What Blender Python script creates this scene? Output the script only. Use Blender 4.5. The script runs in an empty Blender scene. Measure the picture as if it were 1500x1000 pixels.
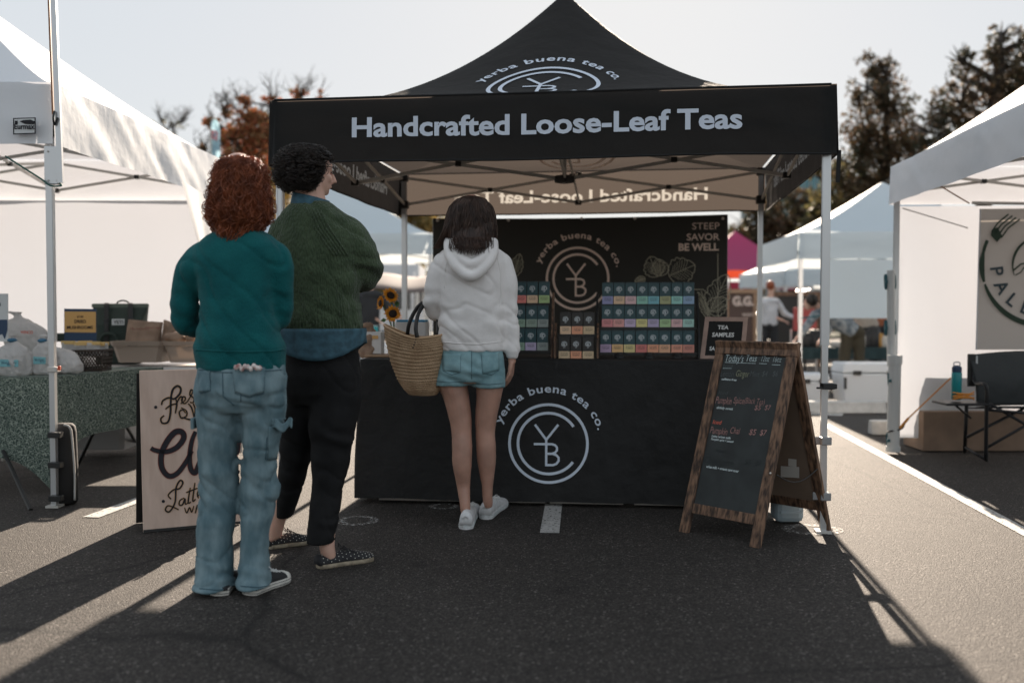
import bpy, bmesh, math, random
from mathutils import Vector, Matrix, noise
from mathutils.bvhtree import BVHTree
random.seed(7)
R = math.radians
scn = bpy.context.scene
COL = scn.collection
# ---------------------------------------------------------------- camera, sky, sun, exposure
F = 1457.0; H = 1.13; PITCH = math.atan(47/1457)
cd = bpy.data.cameras.new('camera'); cam = bpy.data.objects.new('camera', cd); COL.objects.link(cam)
cd.lens = 35.0*1457/1458.3; cd.sensor_width = 36; cd.clip_end = 2000; cd.clip_start = .05
cam.location = (0, 0, H); cam.rotation_euler = (R(90)-PITCH, 0, 0)
cd.dof.use_dof = True; cd.dof.focus_distance = 4.95; cd.dof.aperture_fstop = 1.4
scn.camera = cam
SUN_AZ = R(6.8); SUN_EL = R(22.5)
world = bpy.data.worlds.new('World'); scn.world = world; world.use_nodes = True
wn = world.node_tree.nodes; wl = world.node_tree.links
sky = wn.new('ShaderNodeTexSky'); sky.sky_type = 'NISHITA'; sky.sun_disc = False
sky.sun_elevation = SUN_EL; sky.sun_rotation = SUN_AZ; sky.air_density = 1.0; sky.dust_density = 0.5; sky.ozone_density = 2.0
hs = wn.new('ShaderNodeHueSaturation'); hs.inputs['Saturation'].default_value = 1.7
gm = wn.new('ShaderNodeGamma'); gm.inputs[1].default_value = .10     # thin high haze evens the sky out
wl.new(sky.outputs[0], gm.inputs[0]); wl.new(gm.outputs[0], hs.inputs['Color']); wl.new(hs.outputs[0], wn['Background'].inputs[0]); wn['Background'].inputs[1].default_value = .15
sd = bpy.data.lights.new('sun', 'SUN'); sun = bpy.data.objects.new('sun', sd); COL.objects.link(sun)
sd.energy = 3.5; sd.angle = R(.53); sd.color = (1, .84, .68)
sv = Vector((math.sin(SUN_AZ)*math.cos(SUN_EL), math.cos(SUN_AZ)*math.cos(SUN_EL), math.sin(SUN_EL)))
sun.rotation_euler = sv.to_track_quat('Z', 'Y').to_euler(); sun.location = (3, 20, 12)
scn.view_settings.view_transform = 'Standard'; scn.view_settings.look = 'None'
scn.view_settings.exposure = 2.15; scn.view_settings.gamma = 1.0
scn.cycles.max_bounces = 8; scn.cycles.transparent_max_bounces = 12
scn.cycles.sample_clamp_indirect = 6.0

# ---------------------------------------------------------------- geometry helpers
SP, CP = math.sin(PITCH), math.cos(PITCH)
CAM = Vector((0, 0, H))
def ray(px, py):
    u = -(py-500)/F
    return Vector(((px-750)/F, CP+u*SP, -SP+u*CP))
def W(px, py, Y):
    d = ray(px, py); return CAM+d*(Y/d.y)
def G(px, py, z=0):
    d = ray(px, py); return CAM+d*((z-H)/d.z)
def on_plane(px, py, p0, n):
    d = ray(px, py); return CAM+d*((p0-CAM).dot(n)/d.dot(n))
V = Vector

def world_of(o):
    m = o.matrix_basis.copy()
    if o.parent: m = world_of(o.parent) @ o.matrix_parent_inverse @ m
    return m
def tag(o, label=None, cat=None, group=None, kind=None):
    if label: o['label'] = label
    if cat: o['category'] = cat
    if group: o['group'] = group
    if kind: o['kind'] = kind
    return o
def empty(name, loc, label, cat, group=None, rz=0):
    o = bpy.data.objects.new(name, None); COL.objects.link(o)
    o.location = loc; o.rotation_euler = (0, 0, rz); o.empty_display_size = .1
    return tag(o, label, cat, group)
def link_mesh(me, name, parent=None, mats=None, smooth=False, recentre=True):
    if mats is not None:
        for m in (mats if isinstance(mats, (list, tuple)) else [mats]): me.materials.append(m)
    if smooth:
        me.polygons.foreach_set('use_smooth', [True]*len(me.polygons))
    o = bpy.data.objects.new(name, me); COL.objects.link(o)
    if parent is not None:
        o.parent = parent; o.matrix_parent_inverse = world_of(parent).inverted()
    elif recentre and len(me.vertices):
        xs = [v.co for v in me.vertices]
        c = V(((min(v.x for v in xs)+max(v.x for v in xs))/2, (min(v.y for v in xs)+max(v.y for v in xs))/2, min(v.z for v in xs)))
        me.transform(Matrix.Translation(-c)); o.location = c
    return o
def copy_tree(o, parent=None):
    c = o.copy(); COL.objects.link(c)
    if parent is not None: c.parent = parent
    for ch in list(o.children): copy_tree(ch, c)
    return c

class MB:
    def __init__(s): s.v = []; s.f = []; s.mi = []; s.m = 0
    def add(s, vs, fs):
        b = len(s.v); s.v += [tuple(v) for v in vs]; s.f += [tuple(b+i for i in f) for f in fs]; s.mi += [s.m]*len(fs); return s
    def box(s, c, size, rz=0, rot=None):
        c = V(c); hx, hy, hz = [q/2 for q in size]
        M = rot if rot is not None else Matrix.Rotation(rz, 3, 'Z')
        vs = [c+M@V((x*hx, y*hy, z*hz)) for x in (-1, 1) for y in (-1, 1) for z in (-1, 1)]
        return s.add(vs, [(0, 1, 3, 2), (4, 6, 7, 5), (0, 4, 5, 1), (2, 3, 7, 6), (0, 2, 6, 4), (1, 5, 7, 3)])
    def bar(s, p0, p1, w, h=None, up=V((0, 0, 1))):
        p0 = V(p0); p1 = V(p1); h = h or w; d = (p1-p0).normalized()
        if abs(d.dot(up)) > .98: up = V((0, 1, 0))
        a = d.cross(up).normalized(); b = a.cross(d)
        vs = [p+a*(i*w/2)+b*(j*h/2) for p in (p0, p1) for i, j in ((-1, -1), (1, -1), (1, 1), (-1, 1))]
        return s.add(vs, [(3, 2, 1, 0), (4, 5, 6, 7), (0, 1, 5, 4), (1, 2, 6, 5), (2, 3, 7, 6), (3, 0, 4, 7)])
    def tube(s, pts, r, seg=8, flat=None, cap=True):
        pts = [V(p) for p in pts]; n = len(pts)
        rs = r if isinstance(r, (list, tuple)) else [r]*n
        up = V((0, 0, 1)); prev = None; rings = []
        for i, p in enumerate(pts):
            d = (pts[min(i+1, n-1)]-pts[max(i-1, 0)])
            if d.length < 1e-9: d = V((0, 0, 1))
            d.normalize()
            if prev is None:
                a = d.cross(up if abs(d.z) < .9 else V((0, 1, 0))).normalized()
            else:
                a = (prev-d*prev.dot(d))
                a = a.normalized() if a.length > 1e-6 else d.orthogonal().normalized()
            prev = a; b = d.cross(a)
            ra, rb = (rs[i], rs[i]) if not isinstance(rs[i], (list, tuple)) else rs[i]
            rings.append([p+a*(math.cos(t)*ra)+b*(math.sin(t)*rb) for t in [2*math.pi*k/seg for k in range(seg)]])
        return s.rings(rings, cap)
    def rings(s, rings, cap=True, closed=True):
        n = len(rings[0]); vs = [v for r_ in rings for v in r_]; fs = []
        for i in range(len(rings)-1):
            for k in range(n if closed else n-1):
                k2 = (k+1) % n
                fs.append((i*n+k, i*n+k2, (i+1)*n+k2, (i+1)*n+k))
        if cap and closed:
            fs.append(tuple(range(n-1, -1, -1))); fs.append(tuple((len(rings)-1)*n+k for k in range(n)))
        return s.add(vs, fs)
    def lathe(s, c, prof, seg=16, cap=True):
        c = V(c)
        return s.rings([[c+V((r*math.cos(2*math.pi*k/seg), r*math.sin(2*math.pi*k/seg), z)) for k in range(seg)] for r, z in prof], cap)
    def grid(s, fn, nu, nv, thick=None):
        vs = [V(fn(i/nu, j/nv)) for j in range(nv+1) for i in range(nu+1)]
        fs = [(j*(nu+1)+i, j*(nu+1)+i+1, (j+1)*(nu+1)+i+1, (j+1)*(nu+1)+i) for j in range(nv) for i in range(nu)]
        return s.add(vs, fs)
    def poly(s, pts, thick=None, n=None):
        pts = [V(p) for p in pts]; k = len(pts)
        if thick is None: return s.add(pts, [tuple(range(k))])
        off = n*thick
        return s.add(pts+[p+off for p in pts], [tuple(range(k-1, -1, -1)), tuple(range(k, 2*k))]+[(i, (i+1) % k, k+(i+1) % k, k+i) for i in range(k)])
    def ellipsoid(s, c, r, rot=None, nu=16, nv=10):
        c = V(c); M = rot or Matrix.Identity(3)
        rg = []
        for j in range(nv+1):
            t = math.pi*min(max(j/nv, .02), .98)
            rg.append([c+M@V((r[0]*math.sin(t)*math.cos(2*math.pi*k/nu), r[1]*math.sin(t)*math.sin(2*math.pi*k/nu), -r[2]*math.cos(t))) for k in range(nu)])
        return s.rings(rg)
    def mesh(s, name):
        me = bpy.data.meshes.new(name); me.from_pydata(s.v, [], s.f)
        if any(s.mi): me.polygons.foreach_set('material_index', s.mi)
        me.update(); return me
    def build(s, name, mats, parent=None, smooth=False, bevel=0, solid=0, normals=True):
        me = s.mesh(name)
        if normals:
            bm = bmesh.new(); bm.from_mesh(me); bmesh.ops.recalc_face_normals(bm, faces=bm.faces); bm.to_mesh(me); bm.free()
        o = link_mesh(me, name, parent, mats, smooth)
        if solid:
            m = o.modifiers.new('solid', 'SOLIDIFY'); m.thickness = solid; m.offset = 0
        if bevel:
            m = o.modifiers.new('bevel', 'BEVEL'); m.width = bevel; m.segments = 2; m.limit_method = 'ANGLE'
        return o

def remesh(name, mb, voxel, smooth, mats, parent=None, disp=None):
    me = mb.mesh('tmp'); o = bpy.data.objects.new('tmp', me); COL.objects.link(o)
    m = o.modifiers.new('r', 'REMESH'); m.mode = 'VOXEL'; m.voxel_size = voxel; m.adaptivity = 0
    if smooth:
        m = o.modifiers.new('s', 'SMOOTH'); m.iterations = smooth; m.factor = .5
    dg = bpy.context.evaluated_depsgraph_get(); dg.update()
    nm = bpy.data.meshes.new_from_object(o.evaluated_get(dg)); nm.materials.clear()
    bpy.data.objects.remove(o); bpy.data.meshes.remove(me)
    nm.name = name
    if disp:
        ns = [V(v.normal) for v in nm.vertices]
        for v, n in zip(nm.vertices, ns):
            v.co = v.co+n*disp(v.co, n)
    nm.update()
    return link_mesh(nm, name, parent, mats, True)

def catmull(pts, k=6):
    pts = [V(p) for p in pts]; out = []
    for i in range(len(pts)-1):
        p0 = pts[max(i-1, 0)]; p1 = pts[i]; p2 = pts[i+1]; p3 = pts[min(i+2, len(pts)-1)]
        for j in range(k):
            t = j/k
            out.append(.5*((2*p1)+(p2-p0)*t+(2*p0-5*p1+4*p2-p3)*t*t+(3*p1-p0-3*p2+p3)*t**3))
    out.append(pts[-1]); return out

# ---------------------------------------------------------------- text helpers
_tc = {}
def text2d(body, offset=0., spacing=1., shear=0.):
    key = (body, offset, spacing, shear)
    if key in _tc: return _tc[key]
    c = bpy.data.curves.new('t', 'FONT'); c.body = body; c.size = 1; c.offset = offset; c.space_character = spacing; c.shear = shear
    c.resolution_u = 3; c.fill_mode = 'FRONT'
    o = bpy.data.objects.new('t', c); COL.objects.link(o)
    dg = bpy.context.evaluated_depsgraph_get(); dg.update()
    me = bpy.data.meshes.new_from_object(o.evaluated_get(dg))
    bm = bmesh.new(); bm.from_mesh(me); bmesh.ops.remove_doubles(bm, verts=bm.verts, dist=1e-5)
    bm.verts.index_update()
    vs = [(v.co.x, v.co.y) for v in bm.verts]; fs = [tuple(v.index for v in f.verts) for f in bm.faces]
    bd = [(e.verts[0].index, e.verts[1].index) for e in bm.edges if len(e.link_faces) == 1]
    bm.free(); bpy.data.objects.remove(o); bpy.data.curves.remove(c); bpy.data.meshes.remove(me)
    _tc[key] = (vs, fs, bd); return _tc[key]
def fit(vs, x0, x1, y0, h):     # scale text so that it spans x0..x1, cap height h, baseline y0 (cap height of the font .73)
    a = min(v[0] for v in vs); b = max(v[0] for v in vs)
    return [(x0+(x-a)/(b-a)*(x1-x0), y0+y/.73*h) for x, y in vs]
def put_text(mb, body, x0, x1, y0, h, fn, offset=0., shear=0., jit=0):
    vs, fs, _ = text2d(body, offset, 1., shear)
    vs = fit(vs, x0, x1, y0, h)
    if jit: vs = [(x+jit*noise.noise(V((x*90/h*.01, y*60/h*.01, 3.1))), y+jit*noise.noise(V((x*.7/h, 7.7, y*.7/h)))) for x, y in vs]
    mb.add([fn(x, y) for x, y in vs], fs)
def ribbon(mb, pts, w, fn, close=False):   # 2D polyline ribbon mapped by fn
    n = len(pts); L = []; Rr = []
    for i, p in enumerate(pts):
        if close: a = pts[(i-1) % n]; b = pts[(i+1) % n]
        else: a = pts[max(i-1, 0)]; b = pts[min(i+1, n-1)]
        dx, dy = b[0]-a[0], b[1]-a[1]; l = math.hypot(dx, dy) or 1
        ww = w[i] if isinstance(w, list) else w
        L.append(fn(p[0]-dy/l*ww/2, p[1]+dx/l*ww/2)); Rr.append(fn(p[0]+dy/l*ww/2, p[1]-dx/l*ww/2))
    k = n if close else n-1
    mb.add(L+Rr, [(i, (i+1) % n, n+(i+1) % n, n+i) for i in range(k)])
def arc(r, a0, a1, n=48, c=(0, 0)):
    return [(c[0]+r*math.cos(R(a0+(a1-a0)*i/n)), c[1]+r*math.sin(R(a0+(a1-a0)*i/n))) for i in range(n+1)]
def logo(mb, fn, w=.07, text=True):
    ribbon(mb, arc(1-w/2, 0, 360, 72)[:-1], w, fn, True)
    ribbon(mb, arc(.755, 34.5, 323.5, 64), w, fn)
    q = lambda x, y: ((x-945)/185., (467-y)/185.)
    for st in ([q(883, 380), q(935, 450)], [q(990, 380), q(935, 450)], [q(935, 445), q(935, 571)], [q(878, 470), q(965, 470)],
               [q(935, 470), q(960, 470), q(975, 474), q(984, 484), q(984, 498), q(975, 509), q(960, 514), q(935, 514)],
               [q(935, 514), q(964, 514), q(982, 520), q(992, 532), q(992, 546), q(982, 560), q(966, 566), q(935, 566)]):
        ribbon(mb, st, w*.85, fn)
    if text:
        vs, fs, _ = text2d('yerba buena tea co.', .018, 1.12)
        vs = fit(vs, 0, 1, 0, .205)
        def bend(x, y):
            a = R(158-142*x); r = 1.27+y; return fn(r*math.cos(a), r*math.sin(a))
        mb.add([bend(x, y) for x, y in vs], fs)

# ---------------------------------------------------------------- materials
def mat(name, col, rough=.7, metal=0., var=.0, vscale=8., bump=0., bscale=60., col2=None, trans=0., tcol=None, spec=.5, bdist=.002, stretch=None, sheen=0., coat=0.):
    m = bpy.data.materials.new(name); m.use_nodes = True
    nt = m.node_tree; n = nt.nodes; l = nt.links; p = n['Principled BSDF']
    p.inputs['Roughness'].default_value = rough; p.inputs['Metallic'].default_value = metal
    p.inputs['Specular IOR Level'].default_value = spec
    p.inputs['Base Color'].default_value = (*col, 1)
    if sheen: p.inputs['Sheen Weight'].default_value = sheen
    if coat: p.inputs['Coat Weight'].default_value = coat
    tc = n.new('ShaderNodeTexCoord'); src = tc.outputs['Object']
    if stretch:
        mp = n.new('ShaderNodeMapping'); mp.inputs['Scale'].default_value = stretch; l.new(src, mp.inputs[0]); src = mp.outputs[0]
    colout = None
    if var or col2:
        no = n.new('ShaderNodeTexNoise'); no.inputs['Scale'].default_value = vscale; no.inputs['Detail'].default_value = 5; l.new(src, no.inputs[0])
        rp = n.new('ShaderNodeValToRGB'); l.new(no.outputs[0], rp.inputs[0])
        c2 = col2 or tuple(c*(1+var) for c in col); c1 = tuple(c*(1-var) for c in col) if not col2 else col
        rp.color_ramp.elements[0].position = .36; rp.color_ramp.elements[1].position = .64
        rp.color_ramp.elements[0].color = (*c1, 1); rp.color_ramp.elements[1].color = (*c2, 1)
        l.new(rp.outputs[0], p.inputs['Base Color']); colout = rp.outputs[0]
    if bump:
        nb = n.new('ShaderNodeTexNoise'); nb.inputs['Scale'].default_value = bscale; nb.inputs['Detail'].default_value = 4; l.new(src, nb.inputs[0])
        b = n.new('ShaderNodeBump'); b.inputs['Strength'].default_value = bump; b.inputs['Distance'].default_value = bdist
        l.new(nb.outputs[0], b.inputs['Height']); l.new(b.outputs[0], p.inputs['Normal'])
    if trans:
        t = n.new('ShaderNodeBsdfTranslucent'); t.inputs[0].default_value = (*(tcol or col), 1)
        mx = n.new('ShaderNodeMixShader'); mx.inputs[0].default_value = trans
        if colout is not None and tcol is None: l.new(colout, t.inputs[0])
        l.new(p.outputs[0], mx.inputs[1]); l.new(t.outputs[0], mx.inputs[2]); l.new(mx.outputs[0], n['Material Output'].inputs[0])
    return m
def node(m, t): return m.node_tree.nodes.new(t)

M = {}
def asphalt():
    m = mat('asphalt', (.09, .085, .08), .8, spec=.3); nt = m.node_tree; n = nt.nodes; l = nt.links; p = n['Principled BSDF']
    tc = [x for x in n if x.type == 'TEX_COORD'][0]
    vo = n.new('ShaderNodeTexVoronoi'); vo.inputs['Scale'].default_value = 150; l.new(tc.outputs['Object'], vo.inputs[0])
    vo2 = n.new('ShaderNodeTexVoronoi'); vo2.inputs['Scale'].default_value = 230; l.new(tc.outputs['Object'], vo2.inputs[0])
    no = n.new('ShaderNodeTexNoise'); no.inputs['Scale'].default_value = 1.1; no.inputs['Detail'].default_value = 6; l.new(tc.outputs['Object'], no.inputs[0])
    sp = n.new('ShaderNodeSeparateColor'); l.new(vo.outputs['Color'], sp.inputs[0])
    rp = n.new('ShaderNodeValToRGB'); l.new(sp.outputs[0], rp.inputs[0]); e = rp.color_ramp.elements
    e[0].position = .0; e[0].color = (.014, .012, .0105, 1); e[1].position = 1; e[1].color = (.085, .070, .059, 1)
    x = e.new(.55); x.color = (.036, .0305, .0265, 1)
    x = e.new(.965); x.color = (.075, .066, .058, 1); e[-1].color = (.22, .2, .18, 1)
    mx = n.new('ShaderNodeMix'); mx.data_type = 'RGBA'; mx.blend_type = 'MULTIPLY'; mx.inputs[0].default_value = .55
    r2 = n.new('ShaderNodeValToRGB'); l.new(no.outputs[0], r2.inputs[0]); r2.color_ramp.elements[0].position = .3; r2.color_ramp.elements[0].color = (.55, .55, .55, 1); r2.color_ramp.elements[1].position = .7
    l.new(rp.outputs[0], mx.inputs['A']); l.new(r2.outputs[0], mx.inputs['B']); l.new(mx.outputs['Result'], p.inputs['Base Color'])
    # hairline cracks and dark oil spots
    wv = n.new('ShaderNodeMix'); wv.data_type = 'VECTOR'; wv.inputs[0].default_value = .13; n2 = n.new('ShaderNodeTexNoise'); n2.inputs['Scale'].default_value = 2.3; n2.inputs['Detail'].default_value = 7
    l.new(tc.outputs['Object'], n2.inputs[0]); l.new(tc.outputs['Object'], wv.inputs['A']); l.new(n2.outputs['Color'], wv.inputs['B'])
    vc = n.new('ShaderNodeTexVoronoi'); vc.feature = 'DISTANCE_TO_EDGE'; vc.inputs['Scale'].default_value = .42; l.new(wv.outputs['Result'], vc.inputs[0])
    rc_ = n.new('ShaderNodeValToRGB'); rc_.color_ramp.elements[0].position = .0; rc_.color_ramp.elements[0].color = (.25, .25, .25, 1); rc_.color_ramp.elements[1].position = .006; l.new(vc.outputs['Distance'], rc_.inputs[0])
    m2 = n.new('ShaderNodeMix'); m2.data_type = 'RGBA'; m2.blend_type = 'MULTIPLY'; m2.inputs[0].default_value = .8; l.new(mx.outputs['Result'], m2.inputs['A']); l.new(rc_.outputs[0], m2.inputs['B'])
    n3 = n.new('ShaderNodeTexNoise'); n3.inputs['Scale'].default_value = 3.1; n3.inputs['Detail'].default_value = 3; l.new(tc.outputs['Object'], n3.inputs[0])
    r3 = n.new('ShaderNodeValToRGB'); r3.color_ramp.elements[0].position = .27; r3.color_ramp.elements[0].color = (.5, .5, .5, 1); r3.color_ramp.elements[1].position = .36; l.new(n3.outputs[0], r3.inputs[0])
    m3 = n.new('ShaderNodeMix'); m3.data_type = 'RGBA'; m3.blend_type = 'MULTIPLY'; m3.inputs[0].default_value = .7; l.new(m2.outputs['Result'], m3.inputs['A']); l.new(r3.outputs[0], m3.inputs['B']); l.new(m3.outputs['Result'], p.inputs['Base Color'])
    ad = n.new('ShaderNodeMath'); ad.operation = 'MULTIPLY_ADD'; ad.inputs[1].default_value = .5
    l.new(vo2.outputs['Distance'], ad.inputs[0]); l.new(vo.outputs['Distance'], ad.inputs[2])
    b = n.new('ShaderNodeBump'); b.inputs['Strength'].default_value = .9; b.inputs['Distance'].default_value = .0035; b.invert = True
    l.new(ad.outputs[0], b.inputs['Height']); l.new(b.outputs[0], p.inputs['Normal'])
    return m
M['asphalt'] = asphalt()
def paint_line():       # worn road paint, holes show the asphalt below
    m = mat('road_paint', (.42, .41, .39), .7, var=.12, vscale=30, bump=.5, bscale=160, bdist=.003); nt = m.node_tree; n = nt.nodes; l = nt.links
    tr = n.new('ShaderNodeBsdfTransparent'); mx = n.new('ShaderNodeMixShader'); no = n.new('ShaderNodeTexNoise'); no.inputs['Scale'].default_value = 55; no.inputs['Detail'].default_value = 8
    tc = [x for x in n if x.type == 'TEX_COORD'][0]; l.new(tc.outputs['Object'], no.inputs[0])
    rp = n.new('ShaderNodeValToRGB'); rp.color_ramp.elements[0].position = .36; rp.color_ramp.elements[1].position = .42; l.new(no.outputs[0], rp.inputs[0])
    l.new(rp.outputs[0], mx.inputs[0]); l.new(tr.outputs[0], mx.inputs[1]); l.new(n['Principled BSDF'].outputs[0], mx.inputs[2]); l.new(mx.outputs[0], n['Material Output'].inputs[0])
    return m
M['paint'] = paint_line()
M['chalkring'] = paint_line(); M['chalkring'].name = 'worn_ring_paint'
for _n in M['chalkring'].node_tree.nodes:
    if _n.type == 'VALTORGB' and abs(_n.color_ramp.elements[0].position-.36) < .01 and abs(_n.color_ramp.elements[1].position-.42) < .01:
        _n.color_ramp.elements[0].position = .44; _n.color_ramp.elements[1].position = .70
M['black_canvas'] = mat('black_canvas', (.017, .018, .018), .7, bump=.5, bscale=5, bdist=.03, trans=.35, tcol=(.092, .078, .070), spec=.25)
M['black_hem'] = mat('black_hem', (.006, .006, .006), .8)
M['white_print'] = mat('white_print', (.62, .68, .76), .7, trans=.45, tcol=(.33, .32, .30))
M['white_canvas'] = mat('white_canvas', (.76, .79, .82), .6, bump=.3, bscale=5, bdist=.02, trans=.2, tcol=(.62, .64, .70))
M['blue_canvas'] = mat('pale_blue_canvas', (.62, .72, .78), .6, trans=.3, tcol=(.7, .75, .78))  # one even pale blue for the background stalls, lets some light through
M['alu'] = mat('aluminium', (.6, .61, .62), .34, .75, bump=.05, bscale=80)
M['alu_dull'] = mat('brushed_bar', (.55, .53, .49), .5, .15)
M['blackplastic'] = mat('black_plastic', (.014, .014, .014), .45)
M['cloth_black'] = mat('black_tablecloth', (.011, .011, .011), .7, bump=.6, bscale=7, bdist=.03, spec=.4)
M['print_blue'] = mat('pale_print', (.60, .67, .76), .8)
M['print_tan'] = mat('tan_print', (.80, .64, .55), .8)
M['print_leaf'] = mat('leaf_line_print', (.40, .38, .29), .8)
M['banner'] = mat('banner_fabric', (.020, .019, .015), .65, bump=.4, bscale=4, bdist=.03)
def wood(name, c1, c2, sx=(40, 40, 3), rough=.6):
    m = mat(name, c1, rough, col2=c2, vscale=1.6, stretch=sx, bump=.4, bscale=2.5, bdist=.002); return m
M['dark_wood'] = wood('charred_wood', (.035, .019, .012), (.24, .135, .08))
M['light_wood'] = mat('light_wood', (.42, .3, .2), .6, var=.2, vscale=4, stretch=(4, 4, 60))
M['chalkboard'] = mat('chalkboard', (.022, .027, .027), .55, var=.25, vscale=9)
M['cardboard'] = mat('cardboard', (.22, .15, .105), .85, var=.12, vscale=6)
M['kraft'] = mat('kraft_paper', (.36, .25, .18), .85, var=.15, vscale=9, bump=.5, bscale=18, bdist=.006, trans=.2)
def simple(name, c, rough=.7, **k):
    M[name] = mat(name, c, rough, **k); return M[name]
# ---------------------------------------------------------------- ground
def gsheet(name, pts, z, m, kind='structure'):
    mb = MB(); mb.poly([V((p[0], p[1], z)) for p in pts]); o = mb.build(name, m); tag(o, kind=kind); return o
gsheet('asphalt_ground', [(-400, -60), (400, -60), (400, 900), (-400, 900)], 0, M['asphalt'])
def stripe(p0, p1, w, name='parking_line', z=.004):
    p0 = V((p0.x, p0.y, 0)); p1 = V((p1.x, p1.y, 0)); d = (p1-p0).normalized(); s = V((-d.y, d.x, 0))*w/2
    return gsheet(name, [p0-s, p1-s, p1+s, p0+s], z, M['paint'])
stripe(G(805, 781), G(812, 732), .098)
stripe(G(133, 758), G(248, 716), .095)
stripe(G(1207, 621), G(1530, 795), .088)
stripe(G(1185, 604), G(1236, 606), .5)
def ring(c, rx, ry, w):
    mb = MB(); ribbon(mb, [(c.x+rx*math.cos(a/40*2*math.pi), c.y+ry*math.sin(a/40*2*math.pi)) for a in range(40)], w, lambda x, y: V((x, y, .004)), True)
    tag(mb.build('chalk_ring', M['chalkring']), kind='structure')
ring(G(524, 763), .09, .1, .045); ring(G(1190, 776), .13, .10, .05); ring(G(650, 742), .07, .07, .03)

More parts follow.
